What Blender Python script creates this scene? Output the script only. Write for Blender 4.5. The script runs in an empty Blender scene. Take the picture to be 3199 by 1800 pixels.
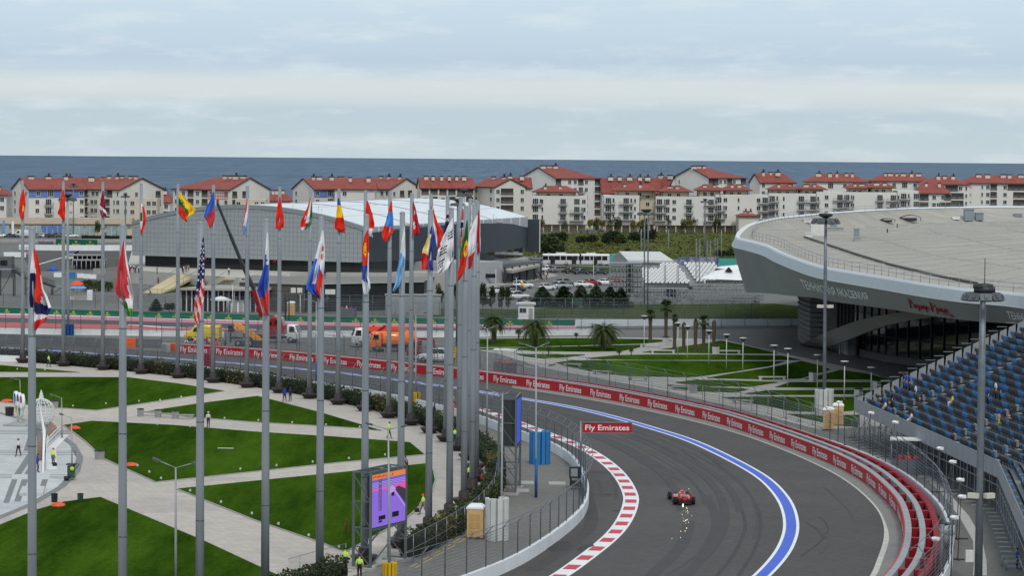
import bpy, math, random
from math import sin, cos, pi, radians as R, sqrt, atan2, hypot
from mathutils import Matrix, Vector
random.seed(7)
SC = bpy.context.scene
COL = SC.collection
FPX, PITCH, ROLL, CAMZ = 8497.1, 0.0504064, 0.0080348, 30.0
CP, SP, CR, SR = cos(PITCH), sin(PITCH), cos(ROLL), sin(ROLL)
cam = bpy.data.cameras.new('camera'); camo = bpy.data.objects.new('camera', cam); COL.objects.link(camo)
cam.sensor_width = 36.0; cam.lens = 36.0*FPX/3199.0; cam.clip_start = 1.0; cam.clip_end = 30000.0
_F = Vector((0, CP, -SP)); _U0 = Vector((0, SP, CP)); _R0 = Vector((1, 0, 0))
_R = CR*_R0 + SR*_U0; _U = CR*_U0 - SR*_R0
camo.matrix_world = Matrix(((_R.x, _U.x, -_F.x, 0), (_R.y, _U.y, -_F.y, 0), (_R.z, _U.z, -_F.z, CAMZ), (0, 0, 0, 1)))
SC.camera = camo
def S(r, g, b):
 f = lambda c: (c/255/12.92) if c <= 10 else ((c/255+.055)/1.055)**2.4
 return (f(r), f(g), f(b), 1.0)
SUN_EL, SUN_AZ = 48.0, 166.0          # degrees; azimuth clockwise from +Y
SUN_STRENGTH, SUN_ANGLE, SKY_STRENGTH, EXPOSURE = 1.55, 12.0, 0.10, 0.0
W = bpy.data.worlds.new('World'); SC.world = W; W.use_nodes = True
nt = W.node_tree; nt.nodes.clear()
def N(t, typ, **kw):
 n = t.nodes.new(typ)
 for k, v in kw.items():
  if k.startswith('i_'):
   n.inputs[k[2:].replace('_', ' ')].default_value = v
  else: setattr(n, k, v)
 return n
def ramp(t, stops, interp='LINEAR'):
 n = t.nodes.new('ShaderNodeValToRGB'); cr = n.color_ramp; cr.interpolation = interp
 while len(cr.elements) < len(stops): cr.elements.new(.5)
 for e, (p, c) in zip(cr.elements, stops): e.position = p; e.color = c if len(c) == 4 else (*c, 1)
 return n
L = nt.links.new
out = N(nt, 'ShaderNodeOutputWorld'); bg = N(nt, 'ShaderNodeBackground'); bg.inputs['Strength'].default_value = SKY_STRENGTH
sky = N(nt, 'ShaderNodeTexSky', sky_type='NISHITA', sun_disc=False, sun_elevation=R(SUN_EL), sun_rotation=R(SUN_AZ))
tc = N(nt, 'ShaderNodeTexCoord')
sep = N(nt, 'ShaderNodeSeparateXYZ'); L(tc.outputs['Generated'], sep.inputs[0])
mp = N(nt, 'ShaderNodeMapping'); mp.inputs['Scale'].default_value = (5, 5, 90); L(tc.outputs['Generated'], mp.inputs[0])
n1 = N(nt, 'ShaderNodeTexNoise', i_Scale=1.6, i_Detail=7.0, i_Roughness=.62); L(mp.outputs[0], n1.inputs['Vector'])
mp2 = N(nt, 'ShaderNodeMapping'); mp2.inputs['Scale'].default_value = (11, 11, 58); mp2.inputs['Location'].default_value = (3, 1, 2); L(tc.outputs['Generated'], mp2.inputs[0])
n2 = N(nt, 'ShaderNodeTexNoise', i_Scale=2.6, i_Detail=9.0, i_Roughness=.6); L(mp2.outputs[0], n2.inputs['Vector'])
ma = N(nt, 'ShaderNodeMath', operation='MULTIPLY_ADD'); L(n1.outputs['Fac'], ma.inputs[0]); ma.inputs[1].default_value = .006; ma.inputs[2].default_value = -.003
mb = N(nt, 'ShaderNodeMath', operation='ADD'); L(sep.outputs['Z'], mb.inputs[0]); L(ma.outputs[0], mb.inputs[1])
mc = N(nt, 'ShaderNodeMath', operation='MULTIPLY'); L(mb.outputs[0], mc.inputs[0]); mc.inputs[1].default_value = 10.0
k = lambda r, g, b: tuple(10*x for x in S(r, g, b)[:3])
rp = ramp(nt, [(0.0, S(197, 213, 220)), (.10, S(192, 210, 219)), (.138, S(191, 209, 220)), (.185, S(207, 219, 224)), (.215, S(214, 223, 226)), (.25, S(214, 223, 227)),
   (.285, S(199, 216, 228)), (.33, S(189, 209, 227)), (.45, S(197, 218, 232)), (.58, S(203, 224, 237)), (1.0, S(208, 223, 234))])
L(mc.outputs[0], rp.inputs[0])
cl = ramp(nt, [(.50, (0, 0, 0)), (.70, (1, 1, 1))]); L(n2.outputs['Fac'], cl.inputs[0])
mx = N(nt, 'ShaderNodeMix', data_type='RGBA', blend_type='MIX'); L(rp.outputs[0], mx.inputs[6]); mx.inputs[7].default_value = S(222, 233, 239)
mf = N(nt, 'ShaderNodeMath', operation='MULTIPLY'); L(cl.outputs[0], mf.inputs[0]); mf.inputs[1].default_value = .55; L(mf.outputs[0], mx.inputs[0])
sc10 = N(nt, 'ShaderNodeVectorMath', operation='SCALE'); sc10.inputs['Scale'].default_value = 10.0; L(mx.outputs[2], sc10.inputs[0])
mx2 = N(nt, 'ShaderNodeMix', data_type='RGBA'); mx2.inputs[0].default_value = .95; L(sky.outputs[0], mx2.inputs[6]); L(sc10.outputs[0], mx2.inputs[7])
L(mx2.outputs[2], bg.inputs['Color']); L(bg.outputs[0], out.inputs['Surface'])
sun = bpy.data.lights.new('sun', 'SUN'); sun.energy = SUN_STRENGTH; sun.angle = R(SUN_ANGLE); sun.color = (1, .93, .84)
suno = bpy.data.objects.new('sun', sun); COL.objects.link(suno)
_az, _el = R(SUN_AZ), R(SUN_EL)
_d = Vector((sin(_az)*cos(_el), cos(_az)*cos(_el), sin(_el)))
suno.rotation_euler = _d.to_track_quat('Z', 'Y').to_euler(); suno.location = (0, 0, 200)
vs = SC.view_settings; vs.view_transform = 'Standard'; vs.look = 'None'; vs.gamma = 1; vs.use_curve_mapping = False; vs.exposure = EXPOSURE
SC.cycles.max_bounces = 6; SC.cycles.transparent_max_bounces = 24
try: SC.cycles.use_denoising = True
except Exception: pass
def ray(u, v):
 x, y = u-1599.5, v-900
 xr, yr = CR*x+SR*y, -SR*x+CR*y
 return Vector((xr, FPX*CP-yr*SP, -(FPX*SP+yr*CP)))
def G(u, v, z=0.0):                    # where the pixel meets the level z
 r = ray(u, v); t = (z-CAMZ)/r.z
 return Vector((r.x*t, r.y*t, z))
def AT(u, v, y):                       # where the pixel meets the depth y
 r = ray(u, v); t = y/r.y
 return Vector((r.x*t, y, CAMZ+r.z*t))
def ppm(y): return FPX/y               # photograph pixels per metre at depth y
MATS = {}
def mat(name, col, rough=.7, metal=0.0, var=.12, scale=1.2, bump=0.0, bscale=20.0, spec=.3, coat=0, emit=0, alpha=1, stretch=None, col2=None):
 if name in MATS: return MATS[name]
 m = bpy.data.materials.new(name); m.use_nodes = True; t = m.node_tree; b = t.nodes['Principled BSDF']
 c = (*col[:3], 1)
 b.inputs['Roughness'].default_value = rough; b.inputs['Metallic'].default_value = metal
 b.inputs['Specular IOR Level'].default_value = spec; b.inputs['Coat Weight'].default_value = coat
 co = t.nodes.new('ShaderNodeTexCoord'); src = co.outputs['Object']
 if stretch:
  mpn = t.nodes.new('ShaderNodeMapping'); mpn.inputs['Scale'].default_value = stretch; t.links.new(src, mpn.inputs[0]); src = mpn.outputs[0]
 if var > 0 or col2:
  n = t.nodes.new('ShaderNodeTexNoise'); n.inputs['Scale'].default_value = scale; n.inputs['Detail'].default_value = 5; n.inputs['Roughness'].default_value = .65
  t.links.new(src, n.inputs['Vector'])
  lo = tuple(x*(1-var) for x in c[:3]); hi = col2[:3] if col2 else tuple(min(1, x*(1+var)) for x in c[:3])
  rr = ramp(t, [(.32, lo), (.68, hi)]); t.links.new(n.outputs['Fac'], rr.inputs[0]); t.links.new(rr.outputs[0], b.inputs['Base Color'])
 else: b.inputs['Base Color'].default_value = c
 if bump > 0:
  n2 = t.nodes.new('ShaderNodeTexNoise'); n2.inputs['Scale'].default_value = bscale; n2.inputs['Detail'].default_value = 3; t.links.new(src, n2.inputs['Vector'])
  bp = t.nodes.new('ShaderNodeBump'); bp.inputs['Strength'].default_value = bump; bp.inputs['Distance'].default_value = .05
  t.links.new(n2.outputs['Fac'], bp.inputs['Height']); t.links.new(bp.outputs[0], b.inputs['Normal'])
 if emit:
  b.inputs['Base Color'].default_value = (c[0]*.1, c[1]*.1, c[2]*.1, 1)
  b.inputs['Emission Color'].default_value = c; b.inputs['Emission Strength'].default_value = emit
 if alpha < 1: b.inputs['Alpha'].default_value = alpha
 MATS[name] = m
 return m
def link_col(m, sock): m.node_tree.links.new(sock, m.node_tree.nodes['Principled BSDF'].inputs['Base Color'])
def mat_custom(name, fn, rough=.8, spec=.3):
 if name in MATS: return MATS[name]
 m = bpy.data.materials.new(name); m.use_nodes = True; t = m.node_tree; b = t.nodes['Principled BSDF']
 b.inputs['Roughness'].default_value = rough; b.inputs['Specular IOR Level'].default_value = spec
 co = t.nodes.new('ShaderNodeTexCoord')
 fn(t, b, co.outputs['Object']); MATS[name] = m
 return m
def noise(t, src, scale, detail=4, rough=.6, stretch=None):
 if stretch:
  mpn = t.nodes.new('ShaderNodeMapping'); mpn.inputs['Scale'].default_value = stretch[:3]
  if len(stretch) > 3: mpn.inputs['Rotation'].default_value = (0, 0, stretch[3])
  t.links.new(src, mpn.inputs[0]); src = mpn.outputs[0]
 n = t.nodes.new('ShaderNodeTexNoise'); n.inputs['Scale'].default_value = scale; n.inputs['Detail'].default_value = detail; n.inputs['Roughness'].default_value = rough
 t.links.new(src, n.inputs['Vector']); return n.outputs['Fac']
def mixc(t, a, b, fac, mode='MIX'):
 n = t.nodes.new('ShaderNodeMix'); n.data_type = 'RGBA'; n.blend_type = mode
 for i, x in ((6, a), (7, b), (0, fac)):
  if isinstance(x, (tuple, float, int)): n.inputs[i].default_value = x
  else: t.links.new(x, n.inputs[i])
 return n.outputs[2]
def _asphalt(c1, c2, st=None):
 def fn(t, b, o):
  r1 = ramp(t, [(.3, c1), (.7, c2)]); t.links.new(noise(t, o, .035, 6, .7, st), r1.inputs[0])
  r2 = ramp(t, [(.3, (.82, .82, .82)), (.7, (1.15, 1.15, 1.15))]); t.links.new(noise(t, o, 1.4, 5, .75), r2.inputs[0])
  t.links.new(mixc(t, r1.outputs[0], r2.outputs[0], 1.0, 'MULTIPLY'), b.inputs['Base Color'])
 return fn
M_track = mat_custom('track_asphalt', _asphalt((.072, .067, .065), (.108, .101, .097)), .8, .12)
M_apron = mat_custom('apron_asphalt', _asphalt((.155, .15, .14), (.215, .208, .19)), .9, .1)
M_road = mat_custom('road_asphalt', _asphalt((.135, .132, .126), (.19, .185, .175)), .9, .1)
def _grass(lo, hi):
 def fn(t, b, o):
  r1 = ramp(t, [(.37, lo), (.63, hi)]); t.links.new(noise(t, o, .11, 8, .74, (1, .16, 1, .35)), r1.inputs[0])
  r2 = ramp(t, [(.25, (.55, .6, .5)), (.75, (1.35, 1.35, 1.25))]); t.links.new(noise(t, o, 3.5, 4, .8), r2.inputs[0])
  t.links.new(mixc(t, r1.outputs[0], r2.outputs[0], 1.0, 'MULTIPLY'), b.inputs['Base Color'])
  bp = t.nodes.new('ShaderNodeBump'); bp.inputs['Strength'].default_value = .6; bp.inputs['Distance'].default_value = .06
  t.links.new(noise(t, o, 14, 3), bp.inputs['Height']); t.links.new(bp.outputs[0], b.inputs['Normal'])
 return fn
M_lawn = mat_custom('lawn_grass', _grass((.016, .040, .0042), (.054, .108, .0105)), .95, 0.0)
M_meadow = mat_custom('meadow_grass', _grass((.05, .07, .018), (.13, .135, .045)), .95, 0.0)
M_verge = mat_custom('verge_grass', _grass((.04, .06, .02), (.075, .09, .032)), .95, 0.0)
def _paving(c1, c2, mo, sx, sy, rot=0.0, big=.05):
 def fn(t, b, o):
  mpn = t.nodes.new('ShaderNodeMapping'); mpn.inputs['Rotation'].default_value = (0, 0, rot); t.links.new(o, mpn.inputs[0])
  br = t.nodes.new('ShaderNodeTexBrick'); t.links.new(mpn.outputs[0], br.inputs['Vector'])
  br.inputs['Color1'].default_value = (*c1, 1); br.inputs['Color2'].default_value = (*c2, 1); br.inputs['Mortar'].default_value = (*mo, 1)
  br.inputs['Scale'].default_value = 1.0; br.inputs['Brick Width'].default_value = sx; br.inputs['Row Height'].default_value = sy; br.inputs['Mortar Size'].default_value = .02
  vo = t.nodes.new('ShaderNodeTexVoronoi'); vo.inputs['Scale'].default_value = big; vo.distance = 'MANHATTAN'; t.links.new(mpn.outputs[0], vo.inputs['Vector'])
  r3 = ramp(t, [(0, (.84, .84, .85)), (1, (1.08, 1.06, 1.04))]); t.links.new(vo.outputs['Color'], r3.inputs[0])
  r2 = ramp(t, [(.3, (.86, .86, .86)), (.7, (1.08, 1.08, 1.08))]); t.links.new(noise(t, o, .6, 6, .7), r2.inputs[0])
  c = mixc(t, br.outputs['Color'], r2.outputs[0], 1.0, 'MULTIPLY')
  t.links.new(mixc(t, c, r3.outputs[0], 1.0, 'MULTIPLY'), b.inputs['Base Color'])
 return fn
M_plaza = mat_custom('plaza_paving', _paving((.52, .47, .42), (.46, .415, .37), (.34, .305, .27), .9, .45, .5), .85)
M_circle = mat_custom('circle_paving', _paving((.56, .57, .57), (.50, .51, .51), (.42, .42, .42), 1.2, .6, .1), .85)
M_path = mat_custom('park_paving', _paving((.42, .405, .37), (.37, .36, .33), (.30, .29, .27), .8, .4, .2), .85)
M_white = mat('white_paint', (.78, .79, .80), .6, var=.06, scale=.7)
M_wall = mat('white_wall_paint', (.74, .76, .78), .7, var=.09, scale=.35, bump=.2, bscale=4)
M_red = mat('red_banner', S(176, 28, 36), .55, var=.06, scale=.8)
M_redb = mat('red_block', S(140, 16, 32), .6, var=.14, scale=1.5)
M_redp = mat('red_paint', S(196, 60, 70), .6, var=.12, scale=1.5)
M_blue = mat('blue_paint', S(66, 96, 200), .6, var=.09, scale=.9)
M_strap = mat('grey_strap', (.30, .31, .32), .7, var=.12, scale=.9)
M_steel = mat('galvanised_steel', (.26, .28, .30), .45, .55, var=.12, scale=2)
M_post = mat('fence_post_steel', (.17, .19, .21), .5, .4, var=.15, scale=2)
M_dark = mat('dark_steel', (.045, .05, .055), .5, .4, var=.15, scale=2)
M_black = mat('black_rubber', (.012, .012, .013), .7, var=.2, scale=4)
M_pole = mat('flagpole_grey', (.27, .295, .32), .42, .2, var=.05, scale=.5, stretch=(1, 1, .1))
M_bench = mat('brown_bench', (.04, .03, .032), .6, var=.2, scale=2)
M_glass = mat('dark_glass', (.012, .016, .02), .08, spec=.6, var=.3, scale=.4)
M_glassw = mat('window_glass', (.03, .035, .042), .12, spec=.6, var=.5, scale=.3)
M_conc = mat('concrete', (.36, .355, .34), .85, var=.12, scale=.8, bump=.2, bscale=6)
M_frame = mat('window_frame', (.62, .62, .60), .6, var=.05)
M_cream = mat('cream_render', (.66, .635, .585), .85, var=.07, scale=.12)
M_whiter = mat('white_render', (.68, .665, .63), .85, var=.06, scale=.12)
M_beige = mat('beige_render', (.58, .50, .385), .85, var=.08, scale=.12)
M_bluer = mat('blue_render', S(98, 124, 180), .85, var=.08, scale=.5)
def _tiles(t, b, o):
 w = t.nodes.new('ShaderNodeTexBrick'); t.links.new(o, w.inputs['Vector'])
 w.inputs['Color1'].default_value = S(166, 94, 84); w.inputs['Color2'].default_value = S(144, 77, 68); w.inputs['Mortar'].default_value = S(112, 54, 48)
 w.inputs['Scale'].default_value = 1; w.inputs['Brick Width'].default_value = .5; w.inputs['Row Height'].default_value = .4; w.inputs['Mortar Size'].default_value = .04
 r2 = ramp(t, [(.3, (.8, .8, .8)), (.7, (1.12, 1.1, 1.1))]); t.links.new(noise(t, o, .25, 6, .7), r2.inputs[0])
 t.links.new(mixc(t, w.outputs['Color'], r2.outputs[0], 1.0, 'MULTIPLY'), b.inputs['Base Color'])
M_tile = mat_custom('red_roof_tiles', _tiles, .8)
M_trim = mat('dark_trim', (.06, .035, .03), .6, var=.1)
M_chim = mat('chimney_render', (.62, .58, .52), .85, var=.08, scale=1)
M_fence = mat('wire_mesh', (.12, .14, .16), .5, .3, var=0, alpha=.11)
M_fence2 = mat('fine_mesh', (.13, .14, .145), .5, .3, var=0, alpha=.12)
M_skin = mat('skin', S(206, 158, 132), .6, var=.05)
M_hair = mat('hair', (.03, .02, .015), .7, var=.2)
class MB:
 def __init__(s): s.v = []; s.f = []; s.m = []; s.s = []
 def add(s, vs, fs, m=0, sm=False):
  o = len(s.v); s.v += [tuple(p) for p in vs]
  for f in fs: s.f.append(tuple(i+o for i in f)); s.m.append(m); s.s.append(sm)
  return s
 def box(s, cx, cy, cz, sx, sy, sz, rz=0.0, m=0):
  c, n = cos(rz), sin(rz); vs = []
  for z in (-.5, .5):
   for x, y in ((-.5, -.5), (.5, -.5), (.5, .5), (-.5, .5)):
    x_, y_ = x*sx, y*sy; vs.append((cx+c*x_-n*y_, cy+n*x_+c*y_, cz+z*sz))
  return s.add(vs, [(3, 2, 1, 0), (4, 5, 6, 7), (0, 1, 5, 4), (1, 2, 6, 5), (2, 3, 7, 6), (3, 0, 4, 7)], m)
 def beam(s, p, q, w, h=None, m=0):
  p, q = Vector(p), Vector(q); h = h or w; d = q-p
  if d.length < 1e-6: return s
  d.normalize(); a = Vector((0, 0, 1)) if abs(d.z) < .9 else Vector((0, 1, 0))
  x = d.cross(a).normalized(); y = x.cross(d).normalized(); vs = []
  for e in (p, q):
   for i, j in ((-1, -1), (1, -1), (1, 1), (-1, 1)): vs.append(e+x*(i*w/2)+y*(j*h/2))
  return s.add(vs, [(3, 2, 1, 0), (4, 5, 6, 7), (0, 1, 5, 4), (1, 2, 6, 5), (2, 3, 7, 6), (3, 0, 4, 7)], m)
 def tube(s, pts, r, n=6, m=0, cap=True):
  pts = [Vector(p) for p in pts]; rr = r if isinstance(r, (list, tuple)) else [r]*len(pts); vs = []; fs = []
  a = None
  for i, p in enumerate(pts):
   d = (pts[min(i+1, len(pts)-1)]-pts[max(i-1, 0)]).normalized()
   if a is None: a = Vector((0, 0, 1)) if abs(d.z) < .9 else Vector((0, 1, 0))
   x = d.cross(a).normalized(); y = x.cross(d).normalized()
   for k in range(n):
    t = 2*pi*k/n; vs.append(p+x*(rr[i]*cos(t))+y*(rr[i]*sin(t)))
   a = y
  for i in range(len(pts)-1):
   for k in range(n): fs.append((i*n+k, i*n+(k+1) % n, (i+1)*n+(k+1) % n, (i+1)*n+k))
  s.add(vs, fs, m, True)
  if cap: o = len(s.v)-len(vs); e = (len(pts)-1)*n; s.f += [tuple(o+n-1-k for k in range(n)), tuple(o+e+k for k in range(n))]; s.m += [m, m]; s.s += [False, False]
  return s
 def cyl(s, x, y, z0, z1, r0, r1=None, n=12, m=0):
  return s.lathe([(r0, z0), (r0 if r1 is None else r1, z1)], n, (x, y, 0), m, True)
 def lathe(s, prof, n=12, o=(0, 0, 0), m=0, cap=False, smooth=True):
  vs = []; fs = []
  for r, z in prof:
   for k in range(n): t = 2*pi*k/n; vs.append((o[0]+r*cos(t), o[1]+r*sin(t), o[2]+z))
  for i in range(len(prof)-1):
   for k in range(n): fs.append((i*n+k, i*n+(k+1) % n, (i+1)*n+(k+1) % n, (i+1)*n+k))
  s.add(vs, fs, m, smooth)
  if cap: b = len(s.v)-len(vs); e = (len(prof)-1)*n; s.f += [tuple(b+n-1-k for k in range(n)), tuple(b+e+k for k in range(n))]; s.m += [m, m]; s.s += [False, False]
  return s
 def poly(s, pts, m=0): return s.add(pts, [tuple(range(len(pts)))], m)
 def prism(s, pts, z0, z1, m=0):        # pts: plan outline, any order
  n = len(pts); ar = sum(pts[i][0]*pts[(i+1) % n][1]-pts[(i+1) % n][0]*pts[i][1] for i in range(n))
  if ar < 0: pts = pts[::-1]
  vs = [(p[0], p[1], z0) for p in pts]+[(p[0], p[1], z1) for p in pts]
  return s.add(vs, [tuple(range(n-1, -1, -1)), tuple(range(n, 2*n))]+[(i, (i+1) % n, n+(i+1) % n, n+i) for i in range(n)], m)
 def strip(s, A, B, m=0, sm=False):
  n = len(A); return s.add(list(A)+list(B), [(i, i+1, n+i+1, n+i) for i in range(n-1)], m, sm)
 def wallstrip(s, P, z0, z1, t=0.0, m=0):   # upright wall of thickness t on a plan polyline
  A = offs(P, t/2); B = offs(P, -t/2); n = len(P); vs = []
  for p, q in zip(A, B): vs += [(p[0], p[1], z0), (p[0], p[1], z1), (q[0], q[1], z1), (q[0], q[1], z0)]
  fs = [(0, 1, 2, 3), tuple(4*(n-1)+k for k in (3, 2, 1, 0))]
  for i in range(n-1):
   a = 4*i; b = a+4
   for k in range(4): fs.append((a+k, b+k, b+(k+1) % 4, a+(k+1) % 4))
  return s.add(vs, fs, m)
 def sph(s, c, r, n=10, k=6, m=0, sz=1.0):
  return s.lathe([(max(r*sin(pi*i/k), 1e-4), -r*sz*cos(pi*i/k)) for i in range(k+1)], n, c, m)
 def grid(s, rows, m=0, sm=True):
  n = len(rows[0]); vs = [p for r in rows for p in r]
  return s.add(vs, [(i*n+j, i*n+j+1, (i+1)*n+j+1, (i+1)*n+j) for i in range(len(rows)-1) for j in range(n-1)], m, sm)
 def loft(s, secs, m=0, sm=True, cap=True):
  n = len(secs[0]); vs = [p for r in secs for p in r]
  s.add(vs, [(i*n+j, i*n+(j+1) % n, (i+1)*n+(j+1) % n, (i+1)*n+j) for i in range(len(secs)-1) for j in range(n)], m, sm)
  if cap:
   b = len(s.v)-len(vs); e = (len(secs)-1)*n
   s.f += [tuple(b+n-1-k for k in range(n)), tuple(b+e+k for k in range(n))]; s.m += [m, m]; s.s += [False, False]
  return s
 def xf(s, M): s.v = [tuple(M @ Vector(p)) for p in s.v]; return s
 def merge(s, o): return s.add2(o)
 def mesh(s, name, mats, loc=None):
  me = bpy.data.meshes.new(name)
  vs = s.v if loc is None else [(p[0]-loc[0], p[1]-loc[1], p[2]-loc[2]) for p in s.v]
  me.from_pydata(vs, [], s.f)
  for x in (mats if isinstance(mats, (list, tuple)) else [mats]): me.materials.append(x)
  if any(s.m): me.polygons.foreach_set('material_index', s.m)
  if any(s.s): me.polygons.foreach_set('use_smooth', s.s)
  me.update(); return me
def offs(P, d):
 o = []; n = len(P)
 for i in range(n):
  a = P[max(i-1, 0)]; b = P[min(i+1, n-1)]; dx, dy = b[0]-a[0], b[1]-a[1]; l = hypot(dx, dy) or 1
  o.append((P[i][0]-dy/l*d, P[i][1]+dx/l*d))
 return o
def smooth(P, k=6):
 P = [Vector((p[0], p[1])) for p in P]; o = []
 for i in range(len(P)-1):
  p0, p1, p2, p3 = P[max(i-1, 0)], P[i], P[i+1], P[min(i+2, len(P)-1)]
  for j in range(k):
   t = j/k; o.append(.5*((2*p1)+(p2-p0)*t+(2*p0-5*p1+4*p2-p3)*t*t+(3*p1-p0-3*p2+p3)*t**3))
 o.append(P[-1]); return [(p.x, p.y) for p in o]
def relax(P, n=10):
 P = [tuple(p) for p in P]
 for _ in range(n): P = [P[0]]+[((a[0]+2*b[0]+c[0])/4, (a[1]+2*b[1]+c[1])/4) for a, b, c in zip(P[:-2], P[1:-1], P[2:])]+[P[-1]]
 return P
def resample(P, step):
 o = [P[0]]; acc = 0
 for a, b in zip(P[:-1], P[1:]):
  l = hypot(b[0]-a[0], b[1]-a[1]); t = step-acc
  while t <= l: o.append((a[0]+(b[0]-a[0])*t/l, a[1]+(b[1]-a[1])*t/l)); t += step
  acc = (acc+l) % step if l else acc
 return o
def arclen(P):
 s = [0]
 for a, b in zip(P[:-1], P[1:]): s.append(s[-1]+hypot(b[0]-a[0], b[1]-a[1]))
 return s
class Path:
 def __init__(s, P): s.P = P; s.s = arclen(P); s.L = s.s[-1]
 def at(s, d):
  import bisect
  i = min(max(bisect.bisect_right(s.s, d)-1, 0), len(s.P)-2); a, b = s.P[i], s.P[i+1]; l = s.s[i+1]-s.s[i] or 1; t = (d-s.s[i])/l
  return (a[0]+(b[0]-a[0])*t, a[1]+(b[1]-a[1])*t), ((b[0]-a[0])/l, (b[1]-a[1])/l)
KIDS = {}
def link(o, parent=None):
 COL.objects.link(o)
 if parent is not None: o.parent = parent; KIDS.setdefault(parent.name, []).append(o)
 return o
def tag(o, label=None, cat=None, group=None, kind=None):
 if label: o['label'] = label
 if cat: o['category'] = cat
 if group: o['group'] = group
 if kind: o['kind'] = kind
 return o
def thing(name, label, cat, loc=(0, 0, 0), rz=0.0, group=None):
 o = bpy.data.objects.new(name, None); o.location = loc; o.rotation_euler = (0, 0, rz); o.empty_display_size = .1
 link(o); return tag(o, label, cat, group)
def wloc(o):
 p = Vector((0, 0, 0))
 while o is not None: p = p+Vector(o.location); o = o.parent
 return p
def part(name, mb, mats, parent, local=False, kind=None, label=None):
 me = mb if isinstance(mb, bpy.types.Mesh) else mb.mesh(name, mats, None if local else wloc(parent))
 o = bpy.data.objects.new(name, me); link(o, parent); return tag(o, label, None, None, kind)
def solo(name, mb, mats, label=None, cat=None, group=None, kind=None, loc=None, local=False):
 me = mb if isinstance(mb, bpy.types.Mesh) else mb.mesh(name, mats, None if local or loc is None else loc)
 o = bpy.data.objects.new(name, me)
 if loc is not None: o.location = loc
 link(o); return tag(o, label, cat, group, kind)
def dup(o, loc=None, rz=None, label=None, parent=None, scale=None):
 c = o.copy()
 if loc is not None: c.location = loc
 if rz is not None: c.rotation_euler = (0, 0, rz)
 if scale is not None: c.scale = (scale,)*3 if not isinstance(scale, tuple) else scale
 if label: c['label'] = label
 link(c, parent)
 for ch in KIDS.get(o.name, []): dup(ch, parent=c)
 return c
def place(o, used, loc, rz=0.0, label=None, scale=None):   # the first call moves the original, later ones copy it
 if o.name not in used:
  used.add(o.name); o.location = loc; o.rotation_euler = (0, 0, rz)
  if label: o['label'] = label
  if scale is not None: o.scale = (scale,)*3 if not isinstance(scale, tuple) else scale
  return o
 return dup(o, loc, rz, label, scale=scale if scale is not None else 1.0)
USED = set()
_tx = {}
def text_mesh(s, bold=.012, sx=1.0):
 key = (s, bold, sx)
 if key in _tx: return _tx[key]
 cu = bpy.data.curves.new('lettering', 'FONT'); cu.body = s; cu.size = 1.0; cu.offset = bold; cu.resolution_u = 3
 o = bpy.data.objects.new('lettering', cu); COL.objects.link(o)
 dg = bpy.context.evaluated_depsgraph_get(); me = bpy.data.meshes.new_from_object(o.evaluated_get(dg))
 vs = [(v.co.x*sx, v.co.y) for v in me.vertices]; fs = [tuple(p.vertices) for p in me.polygons]
 bpy.data.objects.remove(o); bpy.data.curves.remove(cu); bpy.data.meshes.remove(me)
 x0 = min(p[0] for p in vs); vs = [(p[0]-x0, p[1]) for p in vs]; w = max(p[0] for p in vs)
 _tx[key] = (vs, fs, w); return _tx[key]
def ground_sheet(name, px, m, z=.01, kind='structure', parent=None, world=None):
 P = world or [G(*p) for p in px]
 b = MB().poly([(p[0], p[1], z) for p in P]);
 n = len(P); ar = sum(P[i][0]*P[(i+1) % n][1]-P[(i+1) % n][0]*P[i][1] for i in range(n))
 if ar < 0: b.f = [b.f[0][::-1]]
 return solo(name, b, m, kind=kind)
def pslab(name, px, m, z0, z1, kind='structure', world=None):
 P = world or [G(*p) for p in px]
 return solo(name, MB().prism([(p[0], p[1]) for p in P], z0, z1), m, kind=kind)
SHORE = 1290.0
ter = [(-900, -80), (900, -80), (1300, 700), (1500, SHORE), (400, SHORE+14), (-300, SHORE-8), (-1300, SHORE+6), (-1200, 500)]
solo('ground', MB().prism(ter, -6, 0), M_road, kind='structure')
def _sea(t, b, o):
 a = noise(t, o, .06, 5, .65, (1, .05, 1)); c = noise(t, o, .0016, 5, .6, (.5, 1.6, 1))
 r1 = ramp(t, [(.32, (.064, .105, .160)), (.68, (.115, .170, .235))]); t.links.new(a, r1.inputs[0])
 r2 = ramp(t, [(.3, (.86, .88, .9)), (.7, (1.1, 1.1, 1.1))]); t.links.new(c, r2.inputs[0])
 t.links.new(mixc(t, r1.outputs[0], r2.outputs[0], 1.0, 'MULTIPLY'), b.inputs['Base Color'])
 bp = t.nodes.new('ShaderNodeBump'); bp.inputs['Strength'].default_value = .8; bp.inputs['Distance'].default_value = 1.2
 t.links.new(a, bp.inputs['Height']); t.links.new(bp.outputs[0], b.inputs['Normal'])
M_sea = mat_custom('sea_water', _sea, .7, .10)
sea = MB(); RAD = 33/.00307
va = [(RAD*sin(a), RAD*cos(a), -3.0) for a in [R(-70+2*i) for i in range(71)]]
sea.add(va+[(1900, 900, -3.0), (-1900, 900, -3.0)], [tuple(range(72, -1, -1))])
solo('sea', sea, M_sea, kind='structure')
pslab('meadow', [(1660, 800), (1800, 806), (2310, 812), (2450, 790), (2450, 700), (2240, 716), (1950, 727), (1690, 733), (1500, 740), (1500, 800)], M_meadow, 0, .12)
pslab('verge', [(1690, 835), (1790, 833), (2040, 843), (2070, 856), (1990, 852), (1720, 846)], M_verge, 0, .08)
pslab('grass_field', [(1335, 965), (1640, 968), (1960, 952), (2420, 950), (2520, 960), (2520, 998), (2000, 996), (1600, 994), (1335, 990)], M_verge, 0, .08)
CX, CY, RP = -169.85, 244.41, 166.71       # circle on which the flagpoles stand
A0, DA = .911787, .0504273
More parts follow.
